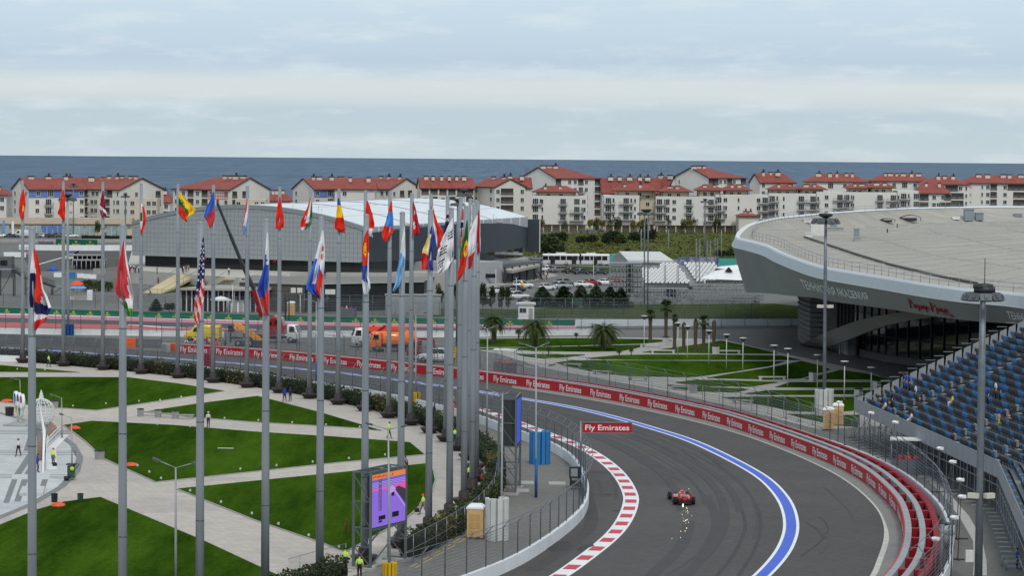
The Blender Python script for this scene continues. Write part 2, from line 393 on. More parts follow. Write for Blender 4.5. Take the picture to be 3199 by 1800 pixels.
def circ(r, a0, a1, n): return [(CX+r*cos(a0+(a1-a0)*i/n), CY+r*sin(a0+(a1-a0)*i/n)) for i in range(n+1)]
pslab('plaza', None, M_plaza, 0, .06, world=circ(RP+1.2, 2.0, -1.75, 110))
LAWNS = [
[(-150, 1135), (0, 1144.4), (247.5, 1167), (0, 1166), (-150, 1165)],
[(-150, 1181), (0, 1183), (200, 1182), (400, 1183), (560, 1203), (700, 1225.5), (500, 1256), (301, 1285.5), (170, 1277), (0, 1259), (-150, 1245)],
[(452, 1291), (620, 1265), (805, 1241.5), (1000, 1293), (1188, 1349), (1129, 1342), (800, 1323), (596, 1307)],
[(199, 1333), (286, 1320), (540, 1333), (800, 1354), (1040, 1369), (1280, 1387), (1325, 1424.5), (1060, 1449), (800, 1477), (487.6, 1510.6), (372.7, 1458.7), (320, 1434), (304, 1418), (290, 1403), (267, 1382), (240, 1361), (220, 1346)],
[(556, 1533), (800, 1508), (1080, 1480), (1328, 1454), (1352, 1474), (1358, 1505), (1347, 1540), (1309, 1586), (1266, 1625), (1160, 1685), (1079.5, 1729), (1014, 1704), (800, 1631), (640, 1567)],
[(313.7, 1559.6), (202, 1573.6), (118, 1598), (0, 1646.6), (-150, 1720), (-150, 1950), (1200, 1950), (870, 1806), (640, 1698)]]
for i, P in enumerate(LAWNS): pslab('lawn', P, M_lawn, .06, .17)
kerb = MB()
for P in LAWNS:
 q = [G(*p) for p in P]; q = [(p.x, p.y) for p in q]; kerb.wallstrip(q+[q[0]], .05, .15, .22)
solo('lawn_kerb', kerb, M_conc, kind='structure')
cc = [G(177, 1354.6), G(230, 1390), G(248, 1421), G(253, 1446), G(245, 1474), G(217, 1505), G(155, 1552), G(90, 1584), G(0, 1623)]
import itertools
def fitc(P):
 n = len(P); sx = sum(p.x for p in P)/n; sy = sum(p.y for p in P)/n
 u = [(p.x-sx, p.y-sy) for p in P]; suu = sum(a*a for a, b in u); svv = sum(b*b for a, b in u); suv = sum(a*b for a, b in u)
 suuu = sum(a**3 for a, b in u); svvv = sum(b**3 for a, b in u); suvv = sum(a*b*b for a, b in u); svuu = sum(b*a*a for a, b in u)
 e, f = .5*(suuu+suvv), .5*(svvv+svuu); d = suu*svv-suv*suv; a = (e*svv-f*suv)/d; b = (f*suu-e*suv)/d
 return sx+a, sy+b, sqrt(a*a+b*b+(suu+svv)/n)
KX, KY, KR = fitc(cc)
def circ2(r, n=72): return [(KX+r*cos(2*pi*i/n), KY+r*sin(2*pi*i/n)) for i in range(n)]
ground_sheet('court', None, M_circle, z=.068, world=circ2(KR))
ring = MB(); ring.strip([(p[0], p[1], .074) for p in circ2(KR+.25)+[circ2(KR+.25)[0]]], [(p[0], p[1], .074) for p in circ2(KR-.45)+[circ2(KR-.45)[0]]])
M_stripe = mat('dark_paving', (.20, .20, .205), .85, var=.1, scale=.8)
ring.f = [f[::-1] for f in ring.f]
solo('court_ring', ring, M_stripe, kind='structure')
st = MB()
def sp(px): q = [G(*p) for p in px]; st.poly([(p.x, p.y, .074) for p in q])
for x0, y0, x1, y1, w in ((84, 1425, 44, 1485, 22), (110, 1425, 76, 1485, 20), (37, 1501, 10, 1575, 18), (68, 1501, 44, 1571, 20), (132, 1501, 118, 1545, 18), (94, 1345, 74, 1411, 26)):
 sp([(x0, y0), (x0+w, y0), (x1+w, y1), (x1, y1)])
for v in (1347, 1352, 1357, 1412, 1417, 1423, 1486, 1491, 1496):
 for u0, u1 in (((-60, 92), (150, 225 if v < 1380 else 238)) if v < 1430 else ((-60, 38), (155, 222))):
  sp([(u0, v), (u1, v), (u1, v+1.6), (u0, v+1.6)])
st.f = [f[::-1] for f in st.f]
solo('court_stripes', st, M_stripe, kind='structure')
INW = smooth([G(u, v, .9)[:2] for u, v in ((-200, 1105), (0, 1110), (300, 1122), (560, 1137), (800, 1164), (955, 1189), (1154, 1217), (1309, 1249), (1499, 1296), (1564, 1323), (1628, 1345), (1718, 1377), (1786, 1416), (1817, 1456), (1836, 1495), (1841, 1528), (1836, 1562), (1814, 1598), (1755, 1648), (1678, 1701), (1600, 1744), (1461, 1800), (1250, 1868))], 7)
BAR = smooth([G(u, v)[:2] for u, v in ((559, 1103), (800, 1119), (986, 1136), (1228, 1161), (1430, 1182.6), (1600, 1205), (1755, 1226), (1910, 1252), (2070, 1284), (2221, 1318), (2310, 1345), (2400, 1376), (2470, 1401), (2540, 1428), (2600, 1453), (2648, 1477), (2692, 1503), (2729, 1531))]+
   [G(u, v, 1.25)[:2] for u, v in ((2794, 1550), (2816, 1600), (2824, 1650), (2818, 1700), (2800, 1748), (2758, 1802), (2690, 1860))], 7)
INW = relax(INW, 12); BAR = relax(BAR, 12)
top = [G(u, v)[:2] for u, v in ((-200, 1060), (0, 1071), (300, 1083), (509, 1099))]
solo('race_track', MB().poly([(p[0], p[1], .012) for p in INW]+[(p[0], p[1], .012) for p in (top+BAR)[::-1]]), M_track, kind='structure')
solo('service_apron', MB().poly([(p[0], p[1], .008) for p in INW]+[(-160, 150, .008)]), M_apron, kind='structure')
def band(name, px_out, px_in, m, z, k=8):
 A = smooth([G(*p)[:2] for p in px_out], k); B = smooth([G(*p)[:2] for p in px_in], k)
 return A, B
bo = [(0, 1084.5), (310, 1104.5), (528, 1119), (800, 1139.5), (986, 1156.5), (1204, 1179.5), (1328, 1198), (1427, 1210.5), (1511, 1223.5), (1628, 1243.5), (1755, 1263), (1910, 1296), (2084, 1347), (2190, 1381), (2314, 1440), (2400, 1488), (2447, 1530), (2484, 1580), (2499, 1642), (2490, 1688), (2468, 1735), (2412, 1800), (2330, 1870)]
BO = relax(smooth([G(*p)[:2] for p in bo], 8), 20)
def ribbon(P, d0, d1, z, b, m=0):
 A = offs(P, d0); B = offs(P, d1)
 b.strip([(p[0], p[1], z) for p in A], [(p[0], p[1], z) for p in B], m)
 return b
ln = MB(); ribbon(BO, 0, -.24, .018, ln); ribbon(BO, -1.06, -1.30, .018, ln)
solo('white_edge_line', ln, M_white, kind='structure')
solo('blue_line', ribbon(BO, -.24, -1.06, .018, MB()), M_blue, kind='structure')
ko = [(1470, 1258), (1551, 1290), (1628, 1318), (1718, 1352), (1780, 1374), (1842, 1398), (1910.6, 1440), (1966, 1490), (1993, 1542.5), (1997.5, 1567), (1985, 1614), (1951, 1667), (1895, 1716), (1833, 1763), (1783, 1800), (1680, 1862)]
KO = relax(smooth([G(*p)[:2] for p in ko], 8), 30)
kb = MB(); P = Path(KO); wdt = 1.36
solo('kerb', ribbon(KO, 0, -wdt, .02, MB()), M_white, kind='structure')
rb = MB(); d = 1.2
while d < P.L-2.6:
 q = [P.at(d+i*.45) for i in range(6)]
 rb.strip([(p[0]+t[1]*.2, p[1]-t[0]*.2, .024) for p, t in q], [(p[0]+t[1]*1.18, p[1]-t[0]*1.18, .024) for p, t in q]); d += 4.75
rb.f = [f for f in rb.f]
solo('kerb_red_blocks', rb, M_redp, kind='structure')
ce = [(1600, 1212), (1910, 1260), (2221, 1330), (2400, 1388), (2577, 1464), (2670, 1523), (2735, 1585), (2757, 1629), (2763, 1665), (2757, 1705), (2738, 1754), (2721, 1800), (2670, 1865)]
CE = relax(smooth([G(*p)[:2] for p in ce], 8), 20)
M_creamline = mat('cream_kerb', (.50, .49, .44), .8, var=.12, scale=1)
cb = MB(); PC = Path(CE)
n = len(CE);
A = [(p[0], p[1], .02) for p in offs(CE, .0)]; wl = [.18+.24*max(0, min(1, (i/n-.58)/.12)) for i in range(n)]
B = [(CE[i][0]-(offs(CE, 1)[i][0]-CE[i][0])*-wl[i], CE[i][1]-(offs(CE, 1)[i][1]-CE[i][1])*-wl[i], .02) for i in range(n)]
cb.strip(A, B); cb.f = [f[::-1] for f in cb.f]
solo('track_edge_kerb', cb, M_creamline, kind='structure')
M_strip = mat('concrete_strip', (.215, .21, .20), .85, var=.1, scale=.6)
i0 = 0
solo('concrete_strip', MB().poly([(p[0], p[1], .016) for p in CE]+[(p[0], p[1], .016) for p in [q for q in BAR if q[1] < CE[0][1]+4][::-1]]), M_strip, kind='structure')
M_rub = mat('rubber_mark', (.050, .048, .048), .8, var=.18, scale=.8)
M_rub2 = mat('faint_rubber_mark', (.060, .056, .055), .8, var=.10, scale=.3)
rub = MB(); rub2 = MB()
def c33(l): return [(1600+x/3.22, 1350+y/3.22) for x, y in l]
def c34(l): return [(2400+x/3.22, 1350+y/3.22) for x, y in l]
zz = .0165
for l, w, b in ((c33([(1100, 60), (1600, 300), (1900, 600), (2000, 800), (2005, 1000), (1850, 1250), (1550, 1449)]), .25, rub2), (c33([(1250, 60), (1720, 280), (2020, 560), (2100, 800), (2080, 1000), (1950, 1230), (1680, 1449)]), .25, rub2),
    (c33([(1700, 180), (2000, 400), (2250, 650), (2340, 900), (2320, 1050), (2220, 1250), (2060, 1449)]), .28, rub), (c33([(1900, 200), (2300, 520), (2470, 780), (2500, 950), (2440, 1180), (2280, 1449)]), .28, rub),
    (c33([(900, 40), (1250, 230), (1500, 420), (1580, 560)]), .3, rub2), (c33([(860, 480), (890, 560), (900, 650)]), .3, rub2), (c33([(1010, 470), (1040, 560), (1045, 680)]), .3, rub2), (c33([(700, 500), (800, 900), (600, 1130), (200, 1400)]), 1.1, rub2),
    (c34([(380, 915), (470, 970), (530, 1030), (548, 1070)]), .14, rub), (c34([(505, 858), (560, 895), (600, 960), (598, 1005), (550, 1045)]), .14, rub), (c34([(580, 1055), (500, 1130), (420, 1190), (330, 1255)]), .16, rub), (c34([(610, 1130), (560, 1190), (530, 1230)]), .2, rub2), (c34([(560, 560), (780, 760), (860, 900)]), .25, rub2),
    (c33([(1750, 1449), (2000, 1150), (2060, 900), (1950, 640)]), .8, rub2), (c33([(1400, 1449), (1700, 1150), (1780, 900)]), 1.0, rub2)):
 Q = smooth([G(*p)[:2] for p in l], 6); zz += .0005; ribbon(Q, w/2, -w/2, zz+(.008 if b is rub else 0), b)
for l in (c33([(330, 1170), (430, 1110), (560, 1105), (600, 1150), (560, 1190), (400, 1210)]), c33([(640, 1190), (700, 1140), (800, 1130), (830, 1150), (720, 1190), (690, 1220)]), c33([(920, 630), (1000, 632), (990, 642), (940, 640)]), c33([(1000, 793), (1090, 795), (1080, 803), (1020, 801)])):
 zz += .0005; rub.poly([(p.x, p.y, zz+.008) for p in [G(*q) for q in l]])
for b_ in (rub, rub2): b_.f = [f[::-1] if False else f for f in b_.f]
random.seed(31)
for i in range(16):
 o_ = -1.9-.62*i-random.uniform(0, .3); a_ = random.randrange(0, 60); n_ = random.randrange(60, 120); zz += .0004; ribbon(BO[a_:a_+n_], o_, o_-random.choice((.12, .2, .45, .7)), zz, rub2)
solo('rubber_marks', rub, M_rub, kind='structure'); solo('faint_rubber_marks', rub2, M_rub2, kind='structure')
def sheet_px(name, upper, lower, m, z):
 a = [G(*p) for p in upper]; b = [G(*p) for p in lower]
 return solo(name, MB().poly([(p.x, p.y, z) for p in b]+[(p.x, p.y, z) for p in a[::-1]]), m, kind='structure')
M_pink = mat('faded_pink_paint', S(200, 120, 140), .7, var=.15, scale=.3)
M_redk = mat('faded_red_paint', S(190, 84, 84), .7, var=.12, scale=.3)
sheet_px('far_edge_line', [(-100, 975), (800, 1000), (1424, 1013), (1800, 1017)], [(-100, 979), (800, 1005), (1424, 1017), (1800, 1020)], M_white, .02)
sheet_px('far_pink_kerb', [(-100, 979), (800, 1005), (1424, 1017), (1800, 1020)], [(-100, 990), (800, 1014), (1424, 1025), (1800, 1026)], M_pink, .016)
sheet_px('far_track', [(-100, 990), (800, 1014), (1424, 1025), (1800, 1026), (2500, 1022)], [(-100, 1005), (800, 1030), (1424, 1033), (1800, 1032), (2500, 1027)], M_track, .012)
sheet_px('far_red_kerb', [(-100, 1005), (400, 1016), (560, 1026), (800, 1032)], [(-100, 1020), (400, 1028), (560, 1036), (800, 1037)], M_redk, .016)
sheet_px('far_kerb_white', [(400, 1014), (520, 1022), (640, 1024), (800, 1030)], [(400, 1016), (520, 1025), (640, 1026.5), (800, 1032)], M_white, .02)
pslab('park_paving', [(1440, 1058), (1800, 1054), (2100, 1058), (2260, 1062), (2420, 1100), (2720, 1165), (2800, 1200), (2800, 1330), (2560, 1345), (2330, 1285), (2100, 1228), (1700, 1152), (1560, 1108), (1440, 1085)], M_path, 0, .06)
PARK = [[(1440, 1062), (1820, 1059), (2020, 1063), (2100, 1066), (2010, 1075.5), (1820, 1081), (1600, 1086), (1440, 1088)],
[(1440, 1092), (1600, 1090), (1817, 1084.5), (2019, 1079.5), (1988, 1090), (1941, 1099), (1848, 1101), (1724, 1100), (1600, 1096)],
[(1612, 1109), (1827, 1111), (1768, 1119), (1693, 1122), (1647, 1117)],
[(2007, 1103.5), (2103, 1089), (2209, 1075), (2252, 1067), (2330, 1083), (2430, 1107), (2200, 1106)],
[(1836, 1122), (1926, 1113), (2035, 1111), (2240, 1111), (2440, 1114.5), (2500, 1127), (2240, 1127), (2035, 1127), (1848, 1124.5)],
[(1736, 1136), (1786, 1129), (1910, 1129), (2240, 1131), (2450, 1132), (2400, 1146), (2290, 1164), (2174, 1180), (2143, 1181), (1972, 1178), (1879, 1168), (1786, 1150)],
[(2209, 1184), (2300, 1168), (2400, 1153), (2503, 1131), (2570, 1147), (2592, 1157), (2500, 1185), (2400, 1188)],
[(2515, 1187), (2627, 1159), (2712, 1172), (2773, 1188), (2650, 1188)],
[(2112, 1198), (2174, 1190), (2300, 1193), (2430, 1197), (2345, 1211), (2190, 1209)],
[(2422, 1213), (2468, 1198), (2794, 1198), (2791, 1213)],
[(2084, 1206), (2200, 1212), (2338, 1219), (2299, 1229), (2190, 1226), (2110, 1216)],
[(2325, 1233), (2400, 1223), (2782, 1223), (2745, 1236), (2400, 1237)],
[(2255, 1245), (2400, 1243), (2755, 1246), (2700, 1260), (2690, 1284), (2600, 1291), (2480, 1288), (2400, 1272), (2330, 1260)],
[(2460, 1297), (2600, 1302), (2684, 1300), (2680, 1338), (2600, 1330)]]
for P in PARK: pslab('lawn', P, M_lawn, .06, .15)
pslab('forecourt', [(2200, 1046), (2490, 1048), (2560, 1075), (2760, 1120), (3199, 1140), (3199, 1215), (2800, 1192), (2730, 1165), (2430, 1103), (2262, 1060)], mat('dark_forecourt', (.12, .115, .11), .8, var=.1, scale=.4), 0, .05)
pale = c34([(700, 100), (1100, 240), (1600, 420), (1800, 620), (2000, 870), (2150, 1150), (2200, 1449)]); pale2 = c34([(1600, 470), (1750, 620), (1950, 870), (2070, 1150), (2060, 1449)])
sheet_px('pale_strip', c34([(640, 80), (1000, 210), (1250, 300), (1600, 420), (1800, 600), (2020, 850), (2150, 1080), (2195, 1300), (2200, 1449)]), c34([(660, 110), (1000, 240), (1250, 330), (1590, 470), (1740, 620), (1930, 870), (2060, 1100), (2070, 1300), (2060, 1449)]), mat('pale_concrete', (.42, .41, .385), .85, var=.1, scale=.6), .012)
pslab('pavement', [(1440, 905), (1560, 893), (1640, 884), (1742, 862), (1720, 855), (1640, 872), (1500, 885), (1440, 890)], M_path, 0, .12)
w = MB().wallstrip(offs(INW, -.16), 0, .92, .3)
wt = thing('concrete_wall', 'low white concrete wall curving round the inside of the track bend', 'wall', (INW[20][0], INW[20][1], 0))
IP = Path(offs(INW, -.16)); d = 0; sl = 5.0
while d < IP.L-.5:
 q = [IP.at(min(d+i*(sl-.04)/3, IP.L))[0] for i in range(4)]
 part('wall_block', MB().wallstrip(q, 0, .92+.006*((int(d) % 3)-1), .3), M_wall, wt); d += sl
def post_mesh(h, tip, rz=0, r=.045, z0=0.0):
 return MB().tube([(0, 0, z0), (0, 0, h), (-tip, 0, h+tip*1.15)], r, 5)
def catch_fence(name, label, P, h, step, tip, cables, mt, z0=0.0, postm=M_post, r=.045, phase=0.0, mesh=True, crad=.016, tipside=1):
 PT = Path(P); t = thing(name, label, 'fence', (P[0][0], P[0][1], 0)); me = post_mesh(h, tip, r=r, z0=z0).mesh('post', postm)
 d = phase; tops = []
 while d < PT.L:
  (x, y), (tx, ty) = PT.at(d); o = part('post', me, None, t); o.location = Vector((x, y, 0))-wloc(t)
  o.rotation_euler = (0, 0, atan2(ty, tx)+(-pi/2 if tipside > 0 else pi/2)); tops.append((x, y, tx, ty)); d += step
 c = MB(); zs = [z0+.15+(h-z0-.15)*i/(cables-1) for i in range(cables)]
 for z in zs: c.tube([(p[0], p[1], z) for p in P], crad if z < zs[-1] else crad*1.8, 4, cap=False)
 if tip:
  q = offs(P, tip*tipside); c.tube([(p[0], p[1], h+tip*1.1) for p in q], crad*1.5, 4, cap=False)
 part('cables', c, postm, t, kind='stuff')
 if mesh:
  m = MB().strip([(p[0], p[1], z0) for p in P], [(p[0], p[1], h) for p in P]); part('netting', m, mt, t, kind='stuff')
 return t
catch_fence('catch_fence', 'steel catch fence with leaning tips on the white inner wall', offs(INW, -.2), 3.25, 3.55, .5, 11, M_fence, .92, tipside=1)
BP = Path(BAR)
bt = thing('crash_barrier', 'long red crash barrier with white lettering along the outside of the bend', 'barrier', (BAR[0][0], BAR[0][1], 0))
tv, tf, tw = text_mesh('Fly Emirates', .012, .86)
def bend_text(txt, cap, d0, path, z, off, mb, scale_first=1.0, maxw=None, bold=.012, sx=.86):
 vs, fs, w = text_mesh(txt, bold, sx); k = cap/.73
 if maxw and w*k > maxw: kx = maxw/w
 else: kx = k
 o = []
 for x, y in vs:
  (px, py), (tx, ty) = path.at(d0+x*kx); o.append((px+ty*off, py-tx*off, z+y*k))
 mb.add(o, fs); return w*kx
seg = 7.45; d = -.9; i = 0
while d < BP.L-1:
 a, b2 = max(d, 0), min(d+seg, BP.L); nn = 5
 q = [BP.at(a+(b2-a-.03)*j/nn)[0] for j in range(nn+1)]
 pn = part('banner_panel', MB().wallstrip(offs(q, .06), .02, 1.24, .10), M_red, bt)
 if d > -2 and d+6.6 < BP.L:
  tm = MB(); bend_text('Fly Emirates', .78, max(d, 0)+.65 if d >= 0 else .3, BP, .25, .004, tm, maxw=6.1, sx=1.0); part('lettering', tm, M_white, pn)
 d += seg
seg = 5.25; d = 0
while d < BP.L-seg*.5:
 e = min(d+seg, BP.L); nn = 4; q = [BP.at(d+(e-d)*j/nn)[0] for j in range(nn+1)]
 part('padded_block', MB().wallstrip(offs(q, .36), .0, 1.26, .48), M_strap, bt)
 part('padded_block', MB().wallstrip(offs(q, 1.44), .0, 1.26, .46), M_strap, bt)
 (x, y), (tx, ty) = BP.at(d+.6); nx, ny = -ty, tx; rz = atan2(ny, nx)
 for o_, w_ in ((.905, .58), (1.955, .54)): part('cross_block', MB().box(x+nx*o_, y+ny*o_, .60, w_, .55, 1.2, rz), M_redb, bt)
 d += seg
ob = MB(); d = 0
obm = MB().box(0, 0, .61, .95, .5, 1.22); obm.box(0, 0, 1.235, .9, .34, .05)
obme = obm.mesh('rear_block', M_redb); cnt = 0; allr = []
while d < BP.L: allr.append(d); d += 1.08
def rearblock(mb, d):
 (x, y), (tx, ty) = BP.at(d); x, y = x-ty*2.5, y+tx*2.5; rz = atan2(ty, tx)
 return x, y, rz
keep = allr[-260:]
rb_ = MB()
for d in allr[:-260]:
 x, y, rz = rearblock(None, d); rb_.box(x, y, .61, .95, .5, 1.22, rz)
if rb_.v: part('rear_blocks', rb_, M_redb, bt, kind='stuff')
for d in keep:
 x, y, rz = rearblock(None, d); o = part('rear_block', obme, None, bt); o.location = Vector((x, y, 0))-wloc(bt); o.rotation_euler = (0, 0, rz)
ex = thing('barrier_end', 'grey and orange end block of the red crash barrier', 'barrier', tuple(G(520, 1099)))
for u0, u1, m_ in ((509, 527, M_strap), (528, 558, mat('orange_plastic', S(226, 92, 40), .6, var=.08))):
 a, b2 = G(u0, 1098), G(u1, 1101); part('block', MB().wallstrip([(a.x, a.y), (b2.x, b2.y)], 0, 1.25, .6), m_, ex)
OF = [p for p in offs(BAR, 3.6)]
ow = thing('concrete_wall', 'white concrete wall close behind the red blocks, under the outer catch fence', 'wall', (OF[0][0], OF[0][1], 0))
OP = Path(OF); d = 0
while d < OP.L-1:
 q = [OP.at(min(d+i*1.65, OP.L))[0] for i in range(4)]; part('wall_block', MB().wallstrip(q, 0, .95, .25), M_wall, ow); d += 5
catch_fence('catch_fence', 'steel catch fence behind the red crash barrier, curving past the grandstand', offs(OF, .05), 3.7, 4.9, .55, 10, M_fence, .95, phase=1.0, tipside=-1)
TF = offs(BAR, 9.5); TF = [p for p in TF if p[1] > 255]
def t_fence(label, P, h, step, group=None, grp_gap=.03):
 PT = Path(P); t = thing('temporary_fence', label, 'fence', (P[0][0], P[0][1], 0)); me = MB().tube([(0, 0, 0), (0, 0, h)], .03, 5).box(0, 0, .05, .9, .22, .1, 0).mesh('post', M_steel); d = 0
 while d < PT.L:
  (x, y), (tx, ty) = PT.at(d); o = part('post', me, None, t); o.location = Vector((x, y, 0))-wloc(t); o.rotation_euler = (0, 0, atan2(ty, tx)+pi/2); d += step
 c = MB()
 for z in (.2, h*.5, h-.03): c.tube([(p[0], p[1], z) for p in P], .018, 4, cap=False)
 part('rails', c, M_steel, t, kind='stuff'); part('netting', MB().strip([(p[0], p[1], .15) for p in P], [(p[0], p[1], h) for p in P]), M_fence2, t, kind='stuff')
 return t
t_fence('light mesh fence on T feet between the red barrier and the park lawns', resample(TF, 2.0), 2.0, 4.2)
hf = smooth([G(u, v)[:2] for u, v in ((1552, 1520), (1542, 1570), (1500, 1625), (1440, 1672), (1370, 1716), (1300, 1755), (1265, 1775))], 5)
t_fence('wire mesh fence along the hedge behind the cream portable toilet', hf, 2.1, 3.3)
hf2 = smooth([G(u, v)[:2] for u, v in ((1080, 1790), (1000, 1812), (900, 1842))], 4)
t_fence('wire mesh fence before the short clipped hedge at the lower edge', hf2, 2.1, 3.3)
yl = MB()
for dd in (.35, .75): ribbon(offs(hf, dd), .06, -.06, .012, yl)
solo('yellow_lines', yl, mat('yellow_paint', (.45, .34, .10), .8, var=.2, scale=2), kind='structure')
def gpath(px, z=0): return [G(u, v, z)[:2] for u, v in px]
fb = gpath([(-60, 978), (0, 979), (400, 991), (800, 1002.5), (1100, 1010), (1424, 1014.5), (1600, 1017), (1796, 1019)])
M_green = mat('green_banner', S(8, 92, 70), .5, var=.06, scale=.3)
M_gold = mat('gold_print', S(222, 205, 70), .5, var=.05)
gt = thing('advertising_boards', 'long row of green boards with gold crowns along the far straight', 'billboard', (fb[2][0], fb[2][1], 0))
FP = Path(fb); d = 0
def crown(cx, z, s, path, off, mb):       # five-pointed crown emblem
 pts = [(-.5, 0), (.5, 0)]; base = [(-.34, 0), (.34, 0), (.30, .16), (-.30, .16)]
 def put(l):
  o = []
  for x, y in l:
   (px, py), (tx, ty) = path.at(cx+x*s); o.append((px+ty*off, py-tx*off, z+y*s))
  mb.poly(o)
 put(base)
 for k, (x, h) in enumerate(((-.58, .58), (-.32, .82), (0, .95), (.32, .82), (.58, .58))):
  bx = -.28+.14*k; put([(bx-.07, .17), (bx+.07, .17), (x, h)])
  put([(x+.085*cos(2*pi*j/6), h+.085*sin(2*pi*j/6)) for j in range(6)])
while d < FP.L-1:
 e = min(d+3.35, FP.L); q = [FP.at(d+(e-d-.02)*j/2)[0] for j in range(3)]
 pn = part('board', MB().wallstrip(offs(q, .05), .02, 1.05, .08), M_green, gt)
 if e-d > 3:
  tm = MB(); bend_text('ROLEX', .27, d+.95, FP, .14, .002, tm, sx=1.1, bold=.008); crown(d+1.62, .47, .42, FP, .002, tm); part('lettering', tm, M_gold, pn)
 d += 3.35
gl = thing('rolled_board', 'green board on its own by the hairpin, with gold crowns', 'billboard', tuple(G(175, 768)))
hb = Path([G(175, 768)[:2], G(304, 771)[:2]]); pn = part('board', MB().wallstrip(hb.P, .0, 2.1, .15), M_green, gl)
tm = MB()
for kx in (.06, .40, .74): bend_text('ROLEX', .62, hb.L*kx, hb, .2, .1, tm, sx=1.1, bold=.01, maxw=2.9); crown(hb.L*kx+1.3, 1.1, .75, hb, .1, tm)
part('lettering', tm, M_gold, pn)
def wallthing(label, px, h, t, m, name='concrete_wall', seg=6.0):
 P = gpath(px); PT = Path(P); o = thing(name, label, 'wall', (P[0][0], P[0][1], 0)); d = 0
 while d < PT.L-.4:
  e = min(d+seg, PT.L); q = [PT.at(d+(e-d-.03)*j/2)[0] for j in range(3)]; part('wall_block', MB().wallstrip(q, 0, h, t), m, o); d += seg
 return P
P = wallthing('white wall continuing the green boards past the palm trees', [(1797, 1019), (2100, 1018.5), (2420, 1017.5), (2500, 1017)], 1.15, .3, mat('bluish_white_wall', (.60, .64, .70), .7, var=.08, scale=.4))
FENF = gpath([(-60, 972), (400, 985), (800, 996.5), (1424, 1009), (1800, 1013), (2500, 1011)])
catch_fence('catch_fence', 'tall catch fence behind the green boards of the far straight', resample(FENF, 8), 3.4, 4.6, .35, 6, M_fence, 1.0, tipside=-1)
catch_fence('mesh_fence', 'grey mesh fence between the far straight and the car park', resample(gpath([(430, 962), (800, 976), (1330, 990), (1900, 996), (2500, 992)]), 8), 3.6, 4.4, 0, 4, M_fence2, .1, r=.035)
P = wallthing('white concrete wall on the near side of the far straight', [(-60, 1042), (400, 1049), (700, 1055)], .95, .3, M_wall)
P = wallthing('white concrete wall behind the orange recovery trucks', [(859, 1055), (1424, 1054), (1700, 1049), (1905, 1046)], 1.05, .3, M_wall)
catch_fence('catch_fence', 'catch fence on the near white wall of the far straight', resample(gpath([(-60, 1043), (400, 1050), (860, 1057), (1424, 1055), (1905, 1047), (2100, 1044), (2490, 1040)]), 8), 2.9, 4.1, .4, 6, M_fence, .9, tipside=-1)
P = wallthing('dark grey barrier wall left of the red crash barrier', [(-60, 1069), (150, 1076), (300, 1083), (390, 1085), (505, 1088)], 1.35, .5, mat('grey_block', (.13, .14, .15), .7, var=.15, scale=.8), seg=3.2)
solo('barrier_block', MB().box(*G(409, 1086)[:2], .68, 1.5, .62, 1.36, .03), MATS['orange_plastic'], 'orange block set in the dark grey barrier wall', 'barrier')
catch_fence('catch_fence', 'row of bent fence posts behind the dark grey barrier and the red start', resample(gpath([(505, 1086), (700, 1096), (900, 1113), (1150, 1139), (1340, 1158), (1425, 1172)]), 6), 3.2, 4.6, .5, 6, M_fence, .9, tipside=-1)
wallthing('white wall on the far side of the hairpin', [(60, 781), (200, 783), (413, 783)], 1.6, .4, M_white)
wallthing('low white wall beyond the hairpin road', [(-60, 757), (413, 757)], 1.0, .4, M_conc)
sheet_px('hairpin_track', [(60, 784), (420, 785)], [(100, 850), (420, 830)], M_track, .012)
sheet_px('hairpin_blue_kerb', [(225, 791), (250, 788), (244, 783.5)], [(210, 794), (222, 796), (252, 786)], M_blue, .02)
sheet_px('hairpin_line', [(115, 827), (170, 811), (232, 793)], [(115, 829), (170, 813), (232, 795)], M_white, .02)
sheet_px('hairpin_red_kerb', [(60, 789), (93, 788)], [(72, 796), (96, 790)], M_redk, .02)
def _leafm(name, lo, hi, rough=.7):
 def fn(t, b, o):
  r1 = ramp(t, [(.3, lo), (.7, hi)]); t.links.new(noise(t, o, .9, 4, .7), r1.inputs[0]); t.links.new(r1.outputs[0], b.inputs['Base Color'])
 return mat_custom(name, fn, rough, .25)
M_hedge = _leafm('hedge_leaves', (.02, .034, .012), (.055, .075, .022)); M_hedge_y = _leafm('yellowed_leaves', (.10, .09, .02), (.19, .15, .03)); M_core = mat('hedge_core', (.012, .016, .008), .9, var=.3, scale=3)
def leafquad(mb, p, s, m=0, up=.3):
 a = Vector((random.gauss(0, 1), random.gauss(0, 1), random.gauss(0, 1)+up)).normalized(); b = a.orthogonal().normalized(); b.rotate(Matrix.Rotation(random.uniform(0, 6.28), 3, a)); c = a.cross(b)
 p = Vector(p); l, w = s, s*.55
 mb.add([p-b*l, p+c*w, p+b*l, p-c*w], [(0, 1, 2, 3)], m)
